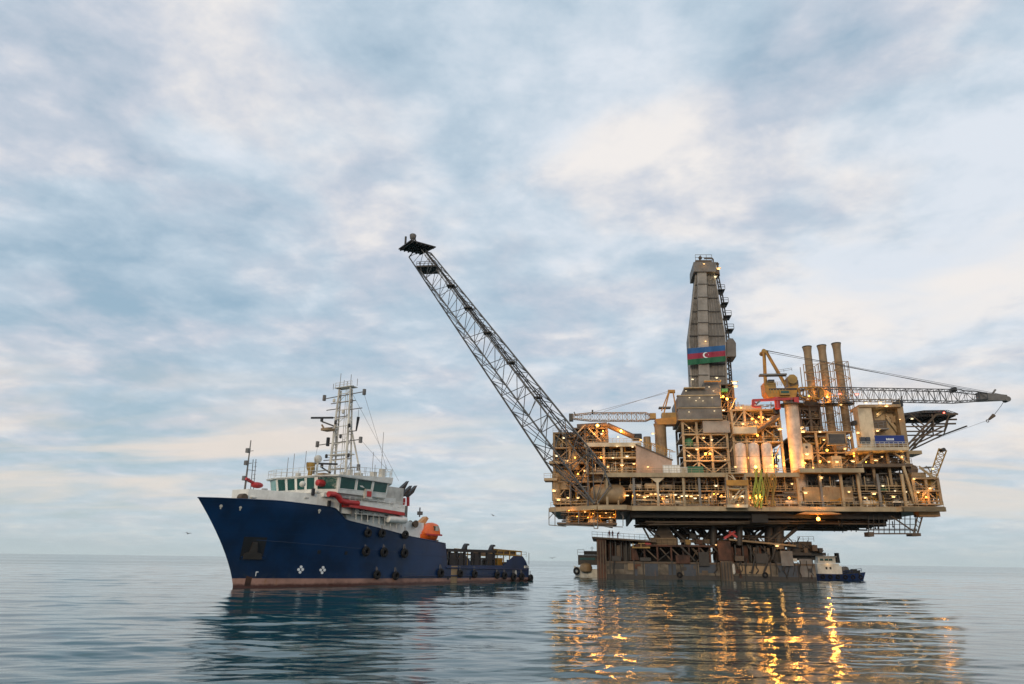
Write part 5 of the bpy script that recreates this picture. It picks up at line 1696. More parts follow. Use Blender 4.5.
for k in range(34):
    x = RND.uniform(655, 822)
    y = (541.5 + max(0, x - 720) * 0.075) if x < 797 else 552 + (x - 797) * 0.1
    w, h = RND.uniform(1.5, 5), RND.uniform(1.5, 5.5)
    part("deck_gear", qbox(MB(), x - w / 2, y - h, x + w / 2, y, VB + RND.uniform(1.5, 7), VB + RND.uniform(7.5, 10)), RND.choice(("dark", "browns", "rust", "dark", "browns", "ochre", "grey")), bg_)
    c_ = Q(x, y - h, VB + 3)
    part("deck_pipe", MB().bar(c_, (c_[0] + RND.uniform(-2.5, 2.5), c_[1], c_[2] + RND.uniform(0.6, 2.6)), RND.uniform(0.07, 0.2), 6), "dark", bg_)

# steel support frame between barge and deck
sf = thing("support_frame", "dark steel leg frame carrying the platform deck above the barge", "steel frame", PF, (bu(720), VB + 12, zt3))
ztp = zb - 0.05
part("main_leg", MB().prism([(bu(655, 537), bz(538)), (bu(676, 537), bz(538)), (bu(668, 524), ztp), (bu(660, 524), ztp)], VB + 2, VB + 7), "browns", sf)
part("leg_collar", MB().box(bu(652), bu(676), VB + 0.5, VB + 8, bz(525), bz(521)), "beige", sf)
part("collar_railing", MB().rail(Q(652, 521, VB + 0.6), Q(676, 521, VB + 0.6), 1.1, 1.2, 0.05), "beige", sf)
for (x, v) in ((690, 22), (713, 8), (724, 24), (739, 8), (771, 10), (779, 9), (760, 24)):
    part("main_leg", MB().bar((bu(x, 540, VB), VB + v - 8, bz(545)), (bu(x, 520, VB), VB + v - 8, ztp), 1.25 if x > 765 else 0.8, 10), "dark", sf, True)
mb = MB()
for (xa, ya, xb, yb, v, r) in ((669, 525, 690, 545, 3, .5), (676, 523, 705, 546, 3, .45), (690, 523, 716, 548, 6, .5), (700, 546, 716, 523, 4, .42), (716, 546, 697, 523, 10, .45), (738, 545, 716, 523, 6, .5), (724, 546, 745, 523, 4, .45), (745, 546, 728, 523, 9, .42), (757, 546, 740, 523, 5, .5), (747, 546, 771, 524, 3, .45), (762, 547, 746, 523, 8, .4), (769, 540, 790, 524, 0, .4), (775, 548, 800, 524, 0, .3), (783, 541, 800, 527, 0, .25), (650, 540, 643, 527, 0, .25), (648, 528, 660, 536, 0, .25)):
    qbar(mb, (xa, ya), (xb, yb), VB + v, r, 8)
rdb = random.Random(5)
for k in range(26):
    x = rdb.uniform(664, 778)
    qbar(mb, (x, rdb.uniform(540, 547)), (x + rdb.choice((-1, 1)) * rdb.uniform(8, 26), 523.5), VB + rdb.uniform(3, 24), rdb.uniform(0.2, 0.42), 8)
part("diagonal_brace", mb, "dark", sf, True)
mb = MB()
for (xa, ya, xb, yb, v, r) in ((668, 527, 780, 527, 4, .35), (680, 536, 780, 537, 6, .35), (680, 541, 778, 543, 3, .4), (783, 525.5, 803, 524, 0, .5)):
    qbar(mb, (xa, ya), (xb, yb), VB + v, r, 8)
part("horizontal_brace", mb, "browns", sf, True)
part("arm_tip", MB().lathe(Q(801, 524.5, VB - 0.6), [(0.9, 0), (0.9, 1.4)], 12, "y"), "dark", sf)
part("hung_box", qbox(MB(), 752, 514, 768, 522.5, 1.5, 6), "girder", sf)
part("skid_beam", qbox(MB(), 676, 523.6, 788, 526.5, VB, VB + 3), "dark", sf)
mb = MB()
qbar(mb, (724, 538.5), (735, 531.5), VB - 0.4, 0.4); qbar(mb, (729, 531.5), (737, 537.5), VB - 0.4, 0.35)
part("red_strut", mb, "red", sf)
part("lower_arm_gear", (lambda m_: [qbox(m_, 781 + k * 4, 521.5 + (k % 2) * 0.8, 784 + k * 4, 524.8, VB - 0.5, VB + 1) for k in range(3)] and m_)(MB()), "browns", sf)


# ------------------------------------------------------------------ people on the barge deck
def make_person(label, bend, arm, loc, rz):
    J = {"pelvis": (0, 0, .93, .15), "belly": (0, -.02 * 0 - bend * .06, 1.12, .145), "chest": (0, -bend * .22, 1.33 - bend * .07, .17), "neck": (0, -bend * .38, 1.49 - bend * .16, .065), "head": (0, -bend * .46, 1.62 - bend * .2, .105), "crown": (0, -bend * .5, 1.73 - bend * .24, .085)}
    E = [("pelvis", "belly"), ("belly", "chest"), ("chest", "neck"), ("neck", "head"), ("head", "crown")]
    for s, n_ in ((-1, "l"), (1, "r")):
        ch_ = J["chest"]
        J["sh" + n_] = (s * .2, ch_[1], ch_[2] + .08, .075)
        J["el" + n_] = (s * .27, ch_[1] - .04 - arm * .1, ch_[2] - .2, .055)
        J["wr" + n_] = (s * .25, ch_[1] - .1 - arm * .32, ch_[2] - .42 + arm * .2, .042)
        J["ha" + n_] = (s * .25, ch_[1] - .12 - arm * .4, ch_[2] - .52 + arm * .22, .04)
        J["hi" + n_] = (s * .1, 0, .88, .105)
        J["kn" + n_] = (s * .12, -.03, .48, .075)
        J["an" + n_] = (s * .13, .02, .09, .055)
        J["to" + n_] = (s * .14, -.15, .04, .045)
        E += [("chest", "sh" + n_), ("sh" + n_, "el" + n_), ("el" + n_, "wr" + n_), ("wr" + n_, "ha" + n_), ("pelvis", "hi" + n_), ("hi" + n_, "kn" + n_), ("kn" + n_, "an" + n_), ("an" + n_, "to" + n_)]
    ks = list(J)
    me = bpy.data.meshes.new("person")
    me.from_pydata([J[k][:3] for k in ks], [(ks.index(a), ks.index(c)) for a, c in E], [])
    me.materials.append(M["redcloth"])
    o = bpy.data.objects.new("person", me)
    COL.objects.link(o)
    o.modifiers.new("skin", "SKIN")
    if not me.skin_vertices:
        bpy.context.view_layer.objects.active = o
        bpy.ops.mesh.customdata_skin_add()
    for i, k in enumerate(ks):
        me.skin_vertices[0].data[i].radius = (J[k][3], J[k][3])
        me.skin_vertices[0].data[i].use_root = k == "pelvis"
    o.modifiers.new("sub", "SUBSURF").levels = 1
    o.location = loc
    o.rotation_euler = (0, 0, rz)
    o["label"] = label
    o["category"] = "person"
    o["group"] = "workers on the barge deck"
    BASES[o.name] = (0, 0, 0)
    hd2 = J["head"]
    part("face", MB().sphere((hd2[0], hd2[1] - .05, hd2[2] + .01), .085, 10, 8, (0.85, 0.8, 1.1)), "skin", o, True)
    part("hard_hat", MB().lathe((hd2[0], hd2[1], hd2[2] + .07), [(.17, 0), (.13, .02), (.125, .07), (.08, .12), (.01, .14)], 12), "offwhite", o, True)
    mbh = MB()
    for n_ in "lr":
        h2 = J["ha" + n_]
        for f_ in range(4):
            mbh.bar((h2[0] + (f_ - 1.5) * .02, h2[1], h2[2] - .02), (h2[0] + (f_ - 1.5) * .022, h2[1] - .03, h2[2] - .1 - .01 * (f_ in (1, 2))), .011, 5)
        mbh.bar((h2[0], h2[1] - .03, h2[2]), (h2[0], h2[1] - .08, h2[2] - .04), .012, 5)
    part("hands", mbh, "skin", o)
    return o


for (x, bend, arm, lb, rz) in ((609.4, 0.0, 0.1, "person in red coverall standing upright, leftmost on the barge deck edge", 0.3), (612.7, 0.1, 0.5, "person in red coverall standing with forearms raised, second from left on the barge deck", -0.4), (617.5, 0.9, 0.9, "person in red coverall bending forward with arms out, rightmost of three on the barge deck", 1.2)):
    zz = Q(592, 536.6, VB - 1)[2] + (Q(656, 540.6, VB - 1)[2] - Q(592, 536.6, VB - 1)[2]) * (x - 592) / 64
    make_person(lb, bend, arm, tuple(PF.world((bu(x, 537, VB), VB, zz))), PF.a + rz)


# ------------------------------------------------------------------ tugs
def small_hull(mb, s0, s1, v0, v1, zd, bow, sheer=0.8):
    """simple ship-shaped hull along x, bow at s1"""
    n = 10
    rows = []
    vm, hb2 = (v0 + v1) / 2, (v1 - v0) / 2
    for i in range(n + 1):
        t = i / n
        s = s0 + (s1 - s0) * t
        w = hb2 * (1 if t < 0.55 else max(0.02, 1 - ((t - 0.55) / 0.45) ** 2))
        zz = zd + sheer * max(0, (t - 0.5) / 0.5) ** 2
        rake = bow * max(0, (t - 0.7) / 0.3)
        rows.append([(s, vm - w * .82, -1), (s + rake, vm - w, zz), (s + rake, vm + w, zz), (s, vm + w * .82, -1)])
    vs = [p for r in rows for p in r]
    fs = []
    for i in range(n):
        a = i * 4
        for k in range(3):
            fs.append((a + k, a + 4 + k, a + 5 + k, a + k + 1))
        fs.append((a + 3, a + 7, a + 4, a))
    fs.append((0, 1, 2, 3)); fs.append((n * 4 + 3, n * 4 + 2, n * 4 + 1, n * 4))
    return mb.add(vs, fs)


VT = 34.0
tg = thing("tugboat", "small tugboat with blue hull and white wheelhouse at the barge's right end", "tugboat", PF, (Q(840, 579, VT)[0], VT, 0))
ta, tb = Q(814, 579, VT)[0], Q(862, 579, VT)[0]
zd = Q(840, 574, VT)[2]
part("hull", small_hull(MB(), ta, tb, VT - 3, VT + 3.5, zd, 1.2, 0.6), "tugblue", tg)
part("deckhouse", qbox(MB(), 817.5, 563.5, 839.5, 574.3, VT - 2, VT + 2.4), "white", tg)
part("deckhouse", qbox(MB(), 839.6, 566, 842, 574.3, VT - 1.8, VT + 2.2), "white", tg)
wh = part("wheelhouse", qbox(MB(), 818, 557.2, 835.5, 563.3, VT - 1.7, VT + 2.0), "white", tg)
part("wheelhouse_window", qbox(MB(), 824.5, 558.6, 828.2, 560.8, VT - 1.76, VT - 1.703), "glass", tg)
part("wheelhouse_window", qbox(MB(), 828.8, 558.6, 832.4, 560.8, VT - 1.76, VT - 1.703), "glass", tg)
part("wheelhouse_window", qbox(MB(), 820, 558.6, 823.5, 560.8, VT - 1.76, VT - 1.703), "glass", tg)
for x in (826.5, 830.5):
    part("porthole", qbox(MB(), x - 0.9, 567, x + 0.9, 569.3, VT - 2.06, VT - 2.003), "black", tg)
part("roof", qbox(MB(), 816.5, 556, 836.5, 557.1, VT - 2.2, VT + 2.5), "offwhite", tg)
part("upper_bridge", qbox(MB(), 818.5, 553.5, 823, 555.9, VT - 1, VT + 1.5), "offwhite", tg)
part("funnel", MB().lathe(Q(837.6, 563, VT), [(0.7, 0), (0.6, 2.4), (0.65, 2.6)], 12), "black", tg, True)
mb = MB()
qbar(mb, (822, 556), (822, 548.5), VT, 0.1); qbar(mb, (820.5, 550.5), (823.8, 550.5), VT, 0.08); qbar(mb, (835.5, 557), (836, 553), VT, 0.12); qbar(mb, (828, 556), (828, 553.5), VT, 0.1)
part("mast", mb, "dark", tg)
mb = MB()
for k, x in enumerate((844, 847, 850, 853, 856, 859)):
    c = Q(x, 572.5, VT - 1.5)
    mb.box(c[0] - 0.35, c[0] + 0.35, c[1], c[1] + 0.8, zd - 0.05, zd + RND.uniform(0.8, 1.7))
part("deck_bollard", mb, "black", tg)
part("winch", MB().lathe(Q(846, 569.5, VT), [(0.8, 0), (0.8, 0.3), (0.5, 0.3), (0.5, 1.4), (0.8, 1.4), (0.8, 1.7)], 12, "y"), "grey", tg, True)
part("bulwark", MB().rail((tb - 5.5, VT - 2.6, zd), (tb, VT - 0.4, zd + 0.7), 0.8, 1.2, 0.07), "tugblue", tg)
for k in range(6):
    part("tyre_fender", MB().torus((ta + 1.5 + k * 1.9, VT - 3.15, zd - 0.7), 0.42, 0.18, (0, 1, 0), 12, 6), "rubber", tg, True)
lamp(tg, Q(828, 563.8, VT - 2.3), 0.07, "warm")

VW = 26.0
wb = thing("workboat", "dark workboat with pale round bow fender half hidden behind the barge's left end", "workboat", PF, (Q(588, 577, VW)[0], VW, 0))
wa, wc = Q(576, 576, VW)[0], Q(606, 576, VW)[0]
zd = Q(588, 569, VW)[2]
mb = small_hull(MB(), -wc, -wa, VW - 3, VW + 3, zd, 0.6)
mb.v = [(-p[0], p[1], p[2]) for p in mb.v]
mb.f = [f[::-1] for f in mb.f]
part("hull", mb, "offwhite", wb)
part("deckhouse", qbox(MB(), 578, 555, 598, 565, VW - 2, VW + 3), "dark", wb)
part("wheelhouse", qbox(MB(), 584, 551, 599, 554.8, VW - 1.6, VW + 2.5), "dark", wb)
part("window_band", qbox(MB(), 580, 557.5, 595, 560, VW - 2.06, VW - 2.003), "glass", wb)
part("railing", MB().rail(Q(577.5, 555, VW - 2), Q(584, 555, VW - 2), 1.4, 0.9, 0.06), "grey", wb)
part("bow_fender", MB().lathe(Q(586, 573, VW - 3.2), [(0.3, 0), (1.4, 0.4), (1.7, 1.4), (1.4, 2.2), (0.4, 2.6)], 14), "tan", wb, True)
part("tyre_fender", MB().torus(Q(576.5, 571, VW - 2.0), 0.7, 0.32, (0.5, 1, 0), 14, 6), "rubber", wb, True)
mb = MB(); qbar(mb, (592, 551), (592, 546.5), VW, 0.1); qbar(mb, (590, 548), (594, 548), VW, 0.07)
part("mast", mb, "grey", wb)
# ================================================================== SUPPLY SHIP
P7 = lambda x, y, n=7.0: SF.pix(x, y, n)       # pixel -> (s, n, z)


def hb_at(s, z):
    """half breadth of the hull at length s and height z"""
    return hull_pt(s_to_t(s, z), z)[1]


HBM = 7.0


def stem(z):
    zz = max(0.0, min(1.05, z / 10.9))
    return 65.46 + 1.2 * zz + 5.6 * zz ** 1.5 if z > 0 else 65.46


def hull_pt(t, z):
    s = t * 65.46
    f = max(0.0, (t - 0.55) / 0.45)
    s += (f ** 2.2) * (stem(z) - 65.46)
    # deck and waterline breadths
    fd = max(0.0, (t - 0.62) / 0.38)
    fw = max(0.0, (t - 0.45) / 0.55)
    bd = HBM * (1 - fd ** 2.6)
    bw = HBM * 0.985 * (1 - fw ** 1.75)
    q = max(0.0, min(1.0, (z + 0.5) / 11.0)) ** 1.25
    bb = bw + (bd - bw) * q
    if t < 0.03:
        bb *= 0.94 + 2 * t
    return s, max(bb, 0.03)


def s_to_t(s, z):
    lo, hi = 0.0, 1.0
    for _ in range(30):
        m_ = (lo + hi) / 2
        if hull_pt(m_, z)[0] < s:
            lo = m_
        else:
            hi = m_
    return (lo + hi) / 2


def sheer(s):
    pts = [(-1, 2.2), (0.3, 2.6), (3.2, 4.75), (6.8, 4.75), (10.2, 3.0), (28.2, 3.0), (28.6, 5.6), (28.9, 6.55), (38, 7.4), (51.3, 9.25), (52.9, 10.75), (54, 10.95), (60, 11.3), (66, 11.2), (73, 10.9)]
    for (a, za), (c, zc_) in zip(pts[:-1], pts[1:]):
        if a <= s <= c:
            return za + (zc_ - za) * (s - a) / (c - a)
    return 10.9


def bootz(s):
    return 0.68 + 0.52 * max(0, min(1, s / 65))


ship = thing("supply_ship", "offshore supply ship with dark blue hull, white bridge and tall twin masts in the foreground", "ship", SF, (33, 0, 0))
TS = sorted(set([i / 90 for i in range(91)] + [s_ / 65.46 for s_ in (0.3, 3.2, 6.8, 10.2, 28.2, 28.6, 28.9, 51.3, 52.9, 54)]))


def side_rows(zlo, zhi, nz):
    rows = []
    for t in TS:
        r = []
        for k in range(nz + 1):
            s0 = hull_pt(t, 5)[0]
            a, c = zlo(s0), zhi(s0)
            z = a + (c - a) * k / nz
            s_, b_ = hull_pt(t, z)
            r.append((s_, b_, z))
        rows.append(r)
    return rows


def skin(zlo, zhi, nz, cap=True):
    rows = side_rows(zlo, zhi, nz)
    mb = MB()
    n1 = nz + 1
    vs = [p for r in rows for p in r] + [(p[0], -p[1], p[2]) for r in rows for p in r]
    off = len(rows) * n1
    fs = []
    for i in range(len(rows) - 1):
        for k in range(nz):
            a = i * n1 + k
            fs.append((a, a + 1, a + n1 + 1, a + n1))
            fs.append((off + a, off + a + n1, off + a + n1 + 1, off + a + 1))
    for k in range(nz):                              # transom and stem closing strips
        fs.append((k, off + k, off + k + 1, k + 1))
        e = (len(rows) - 1) * n1
        fs.append((e + k, e + k + 1, off + e + k + 1, off + e + k))
    return mb.add(vs, fs)


part("hull", skin(bootz, sheer, 10), "hull", ship, True)
part("boot_top", skin(lambda s: -1.2, lambda s: bootz(s), 3), "boot", ship, True)
# bulwark cap, decks
mb = MB()
prev = None
for t in TS:
    s0 = hull_pt(t, 5)[0]
    z = sheer(s0)
    s_, b_ = hull_pt(t, z)
    if prev and s0 > 29:
        for sg in (1, -1):
            mb.bar((prev[0], sg * prev[1], prev[2]), (s_, sg * b_, z), 0.09, 5)
    prev = (s_, b_, z)
part("bulwark_cap", mb, "hull", ship)


def deck_at(zf, s0, s1, inset, m_, name):
    mb = MB()
    ts = [t for t in TS if s0 <= hull_pt(t, 5)[0] <= s1]
    P_ = []
    for t in ts:
        z = zf(hull_pt(t, 5)[0])
        s_, b_ = hull_pt(t, z)
        P_.append((s_, max(b_ - inset, 0.01), z))
    for a, c in zip(P_[:-1], P_[1:]):
        mb.add([(a[0], -a[1], a[2]), (c[0], -c[1], c[2]), (c[0], c[1], c[2]), (a[0], a[1], a[2])], [(0, 1, 2, 3)])
    return part(name, mb, m_, ship)


deck_at(lambda s: 1.9, 0.3, 28.6, 0.06, "deck", "cargo_deck")
deck_at(lambda s: sheer(s) - 1.0, 28.7, 51.2, 0.08, "deck", "main_deck")
deck_at(lambda s: sheer(s) - 1.0, 53, 71.5, 0.1, "deck", "forecastle_deck")
part("transverse_bulkhead", MB().box(28.55, 28.85, -6.8, 6.8, 1.9, 6.4), "hull", ship)
part("break_bulkhead", MB().box(52.3, 52.6, -5.2, 5.2, 8.6, 10.3), "white", ship)
# inner bulwark stanchions along the cargo deck and rail line on the hull
mb = MB()
for s in np.arange(8, 28, 1.3):
    for sg in (1, -1):
        mb.box(s - 0.06, s + 0.06, sg * 6.5 - 0.3, sg * 6.5 + 0.3, 1.9, sheer(s) - 0.1)
part("bulwark_stay", mb, "hull", ship)
mb = MB()
for sg in (1, -1):
    pr_ = None
    for t in TS:
        s0 = hull_pt(t, 5)[0]
        if 29 < s0 < 64:
            z = 4.4 + (s0 - 29) * 0.05
            s_, b_ = hull_pt(t, z)
            if pr_:
                mb.bar(pr_, (s_, sg * (b_ + 0.02), z), 0.05, 4)
            pr_ = (s_, sg * (b_ + 0.02), z)
part("hull_weld_seam", mb, "hull", ship)
# tubular rub rail low on the aft hull
mb = MB()
for sg in (1, -1):
    mb.bar((1.5, sg * 6.98, 2.2), (28.4, sg * 7.03, 2.6), 0.13, 6); mb.bar((2, sg * 6.96, 1.15), (40, sg * 7.0, 1.35), 0.12, 6)
part("rub_rail", mb, "hull", ship)


def on_hull(px, py, out=0.0):
    """point of the port side under a photo pixel"""
    n_ = 6.9
    for _ in range(40):
        s_, _n, z = P7(px, py, n_)
        n2 = hb_at(min(s_, 71.5), z)
        n_ = n_ + 0.5 * (n2 - n_)
    s_, _n, z = P7(px, py, n_)
    return np.array((s_, n_ + out, z))


def hull_nrm(s, z):
    a = np.array((s, hb_at(s, z), z)); c = np.array((s + 0.4, hb_at(s + 0.4, z), z)); e = np.array((s, hb_at(s, z + 0.4), z + 0.4))
    nn = np.cross(c - a, e - a)
    nn = -nn if nn[1] < 0 else nn
    return nn / np.linalg.norm(nn)


def decal(px, py, shapes, m_, name, proud=0.03, th=0.05):
    """thin plate(s) fixed to the hull side; shapes are polygons in metres (along, up)"""
    p = on_hull(px, py)
    nn = hull_nrm(p[0], p[2])
    ax = np.cross((0, 0, 1.0), nn); ax /= np.linalg.norm(ax)      # points aft on the port side
    up = np.cross(nn, ax)
    mb = MB()
    for sh in shapes:
        k = len(sh)
        vs = [p + ax * a + up * u_ + nn * (proud + th) for a, u_ in sh] + [p + ax * a + up * u_ - nn * 0.12 for a, u_ in sh]
        mb.add(vs, [tuple(range(k)), tuple(range(k, 2 * k))[::-1]] + [(i, k + i, k + (i + 1) % k, (i + 1) % k) for i in range(k)])
    return part(name, mb, m_, ship)


def circ(cx, cy, r, n_=14, a0=0, a1=360):
    return [(cx + r * math.cos(math.radians(a0 + (a1 - a0) * i / n_)), cy + r * math.sin(math.radians(a0 + (a1 - a0) * i / n_))) for i in range(n_ + (0 if a1 - a0 == 360 else 1))]


# bow thruster marks: white disc quarters
for (x, y) in ((300.5, 569.5), (322.5, 570)):
    shapes = []
    for k in range(4):
        a = k * 90
        shapes.append([(0.3 * math.cos(math.radians(a)) + q_[0], 0.36 * math.sin(math.radians(a)) + q_[1]) for q_ in circ(0, 0, 0.2, 10)])
    decal(x, y, shapes, "lettering", "thruster_mark")
# small mooring eyes near the bulwark, draught hook mark, name plate at the stern
for (x, y, r) in ((221, 506, 0.2), (240.5, 507.5, 0.17), (319.5, 510.5, 0.2)):
    decal(x, y, [circ(0, 0, r), [(-0.07, -0.38), (0.07, -0.38), (0.07, 0), (-0.07, 0)]], "offwhite", "mooring_eye")
decal(256, 573, [[(-0.05, -0.4), (0.04, -0.4), (0.04, 0.2), (-0.05, 0.2)], [(0.04, 0.08), (0.28, 0.08), (0.28, 0.2), (0.04, 0.2)]], "lettering", "draught_mark")
decal(515.5, 573.5, [[(-0.3, -0.6), (0.3, -0.6), (0.36, 0), (0.2, 0.6), (-0.2, 0.6), (-0.36, 0)]], "offwhite", "stern_mark")
sh = []
for k, w in enumerate((0.35, 0.25, 0.4, 0.3, 0.35)):
    sh.append([(-1.1 + k * 0.48, -0.2), (-1.1 + k * 0.48 + w, -0.2), (-1.1 + k * 0.48 + w, 0.25), (-1.1 + k * 0.48, 0.25)])
decal(526.5, 567, sh, "offwhite", "stern_lettering")
# anchor pocket
decal(253, 549, [[(-1.5, -1.4), (1.5, -1.4), (1.6, 1.6), (-1.5, 1.6)]], "black", "anchor_pocket", 0.015, 0.02)
an = decal(253, 551, [[(-1.3, -1.0), (1.3, -1.0), (1.15, -0.35), (0.5, -0.1), (0.3, 1.2), (-0.3, 1.2), (-0.5, -0.1), (-1.15, -0.35)]], "dark", "anchor", 0.05, 0.35)
decal(253, 557.5, [[(-1.6, -0.18), (1.6, -0.18), (1.6, 0.18), (-1.6, 0.18)]], "hull", "anchor_bolster", 0.1, 0.2)
decal(247.5, 584, [[(-0.5, -1.3), (0.35, -1.3), (0.5, 1.2), (-0.3, 1.2)]], "rust", "rust_patch", 0.006, 0.008)
for (x, y) in ((319, 552), (346, 553), (404, 548), (470, 578), (448, 578)):
    decal(x, y, [[(-0.25, -0.25), (0.25, -0.25), (0.25, 0.25), (-0.25, 0.25)]], "black", "overboard_port", 0.01, 0.02)
decal(454, 575, [[(-0.9, -1.3), (0.9, -1.3), (0.9, 1.5), (-0.9, 1.5)]], "tan", "worn_patch", 0.012, 0.02)

# ---------------------------------------------------------------- fore deck
mb = MB()
p0_ = P7(243.5, 500, 0); p1_ = P7(249, 440, 0)
sm = p0_[0]
mb.bar((sm, 0, 10), (sm, 0, 15.5), 0.16, 8, 0.12); mb.bar((sm, 0, 15.5), (sm, 0, p1_[2]), 0.11, 8, 0.07)
mb.bar((sm - 1.3, 0.3, 10), (sm - 1.0, 0.3, 17), 0.05); mb.bar((sm - 1.3, -0.3, 10), (sm - 1.0, -0.3, 17), 0.05)
for k in range(12):
    z = 10.5 + k * 0.55
    mb.bar((sm - 1.25, 0.3, z), (sm - 1.25, -0.3, z), 0.03)
    if k % 3 == 0:
        mb.bar((sm, 0, z), (sm - 1.2, 0, z), 0.04)
for z in (12.2, 14.2, 16.3, 18.0):
    mb.bar((sm, -0.8, z), (sm, 0.8, z), 0.05)
    mb.box(sm + 0.05, sm + 0.5, -0.25, 0.25, z - 0.25, z + 0.35)
part("fore_mast", mb, "grey", ship)
c = P7(241, 496, 1.5)
part("mooring_drum", MB().lathe((c[0] - 0.3, 1.0, c[2] - 0.2), [(0.55, 0), (0.55, 0.9)], 12, "y"), "browns", ship)
fm = P7(255.5, 497, 1)
part("fire_monitor", MB().lathe((fm[0], 1, fm[2] - 1), [(0.22, 0), (0.2, 1.9)], 8).sphere((fm[0], 1, fm[2] + 1.6), 0.72, 10, 6, (1.3, 1, 0.6)).bar((fm[0], 1, fm[2] + 1.6), (fm[0] + 1.9, 1, fm[2] + 2.3), 0.22, 8), "red", ship, True)
for (x, y) in ((264.5, 490), (268, 492)):
    c = P7(x, y, 0)
    part("vent_post", MB().lathe((c[0], 0, 10.2), [(0.14, 0), (0.14, c[2] - 10.6), (0.45, c[2] - 10.4), (0.4, c[2] - 10)], 10), "offwhite", ship, True)


def shouse(name, poly, z0, z1, m_, flare=0.0, z1b=None):
    """deckhouse from plan polygon (s, n); flare pushes the top outline out; z1b = height at the aft end"""
    n = len(poly)
    cs, cn = np.mean([p[0] for p in poly]), np.mean([p[1] for p in poly])
    smin, smax = min(p[0] for p in poly), max(p[0] for p in poly)
    top = []
    for s_, n_ in poly:
        d = np.array((s_ - cs, n_ - cn)); L = np.linalg.norm(d)
        d = d / L * flare
        zt_ = z1 if z1b is None else z1 + (z1b - z1) * (smax - s_) / (smax - smin)
        top.append((s_ + d[0], n_ + d[1], zt_))
    vs = [(s_, n_, z0) for s_, n_ in poly] + top
    fs = [tuple(range(n))[::-1], tuple(range(n, 2 * n))] + [(k, (k + 1) % n, n + (k + 1) % n, n + k) for k in range(n)]
    return part(name, MB().add(vs, fs), m_, ship)


# white forecastle house and trunk ahead of the bridge
_fh = [(s_, hb_at(s_, 10.3) - 0.75) for s_ in (66.2, 63.5, 60.5, 57.5, 54.5, 52.9)]
shouse("forecastle_house", [(a, -c) for a, c in _fh] + [(a, c) for a, c in _fh[::-1]], 10.3, 12.7, "white")
shouse("bridge_deck_house", [(56.0, 5.2), (56.0, -5.2), (52.0, -6.2), (41.5, -6.2), (41.5, 6.2), (52.0, 6.2)], 12.4, 12.95, "white", 0, 13.2)
shouse("lower_house", [(50.5, 4.6), (50.5, -4.6), (33, -5.3), (33, 5.3)], 6.9, 10.25, "white", 0, 9.8)
shouse("lower_house", [(52.2, 5.2), (52.2, -5.2), (49, -5.9), (38.5, -5.9), (38.5, 5.9), (49, 5.9)], 10.26, 12.39, "white", 0, 12.3)
# bridge wheelhouse
WHP = [(56.5, 4.0), (56.5, -4.0), (55.0, -7.3), (45, -7.3), (42.3, -4.5), (42.3, 4.5), (44.8, 7.0), (55.0, 7.0)]
shouse("wheelhouse", WHP, 12.96, 15.2, "white", 0.42, 16.15)
shouse("bridge_roof", [(s_ + (0.7 if s_ > 50 else -0.7), n_ * 1.08) for s_, n_ in WHP], 15.21, 15.36, "white", 0.1, 16.32)
roof = lambda s: 15.5 + 0.95 * (57.2 - s) / 15.6


def window(e0, e1, a, c, lo, hi, m_="glass", seamw=0.12):
    """window on the wheelhouse wall between plan corners e0 and e1 (fractions a..c), z fraction lo..hi"""
    cs, cn = np.mean([p[0] for p in WHP]), np.mean([p[1] for p in WHP])

    def pt(e, top):
        d = np.array((e[0] - cs, e[1] - cn)); d = d / np.linalg.norm(d) * 0.42
        zt_ = 15.2 + 0.95 * (56.5 - e[0]) / 14.2
        return np.array((e[0] + d[0], e[1] + d[1], zt_)) if top else np.array((e[0], e[1], 12.96))
    B0, B1, T0, T1 = pt(e0, 0), pt(e1, 0), pt(e0, 1), pt(e1, 1)

    def w(u_, v_):
        return (B0 * (1 - u_) + B1 * u_) * (1 - v_) + (T0 * (1 - u_) + T1 * u_) * v_
    q4 = [w(a, lo), w(c, lo), w(c, hi), w(a, hi)]
    nn = np.cross(q4[1] - q4[0], q4[3] - q4[0]); nn /= np.linalg.norm(nn)
    mid = sum(q4) / 4
    if np.dot(nn[:2], mid[:2] - np.array((cs, cn))) < 0:
        nn = -nn
    mb = MB()
    o_ = [p + nn * 0.02 for p in q4] + [p - nn * 0.1 for p in q4]
    mb.add(o_, [(0, 1, 2, 3), (7, 6, 5, 4), (0, 4, 5, 1), (1, 5, 6, 2), (2, 6, 7, 3), (3, 7, 4, 0)])
    o = part("window", mb, m_, ship)
    fr = MB()
    for i in range(4):
        fr.bar(q4[i] + nn * 0.02, q4[(i + 1) % 4] + nn * 0.02, 0.055, 4)
    part("frame", fr, "white", o)


LO, HI = 0.20, 0.97
for i in range(4):
    window(WHP[0], WHP[1], i / 4 + 0.025, (i + 1) / 4 - 0.025, LO, HI)
window(WHP[7], WHP[0], 0.08, 0.92, LO, HI)
window(WHP[1], WHP[2], 0.08, 0.92, LO, HI, "paleglass")
for i in range(3):
    window(WHP[7], WHP[6], i / 3 + 0.02, (i + 1) / 3 - 0.02, LO + 0.05, HI)
    window(WHP[2], WHP[3], i / 3 + 0.02, (i + 1) / 3 - 0.02, LO, HI)
window(WHP[6], WHP[5], 0.08, 0.5, LO, HI)
window(WHP[6], WHP[5], 0.55, 0.95, LO, HI, "paleglass")
# white window-box with red panel on the port side
c = P7(368.5, 494, 7.3)
part("side_lamp_screen", MB().box(c[0] - 0.75, c[0] + 0.75, 7.0, 7.4, c[2] - 0.7, c[2] + 0.7), "offwhite", ship)
part("port_side_light", MB().box(c[0] - 0.45, c[0] + 0.45, 7.41, 7.5, c[2] - 0.4, c[2] + 0.4), "red", ship)
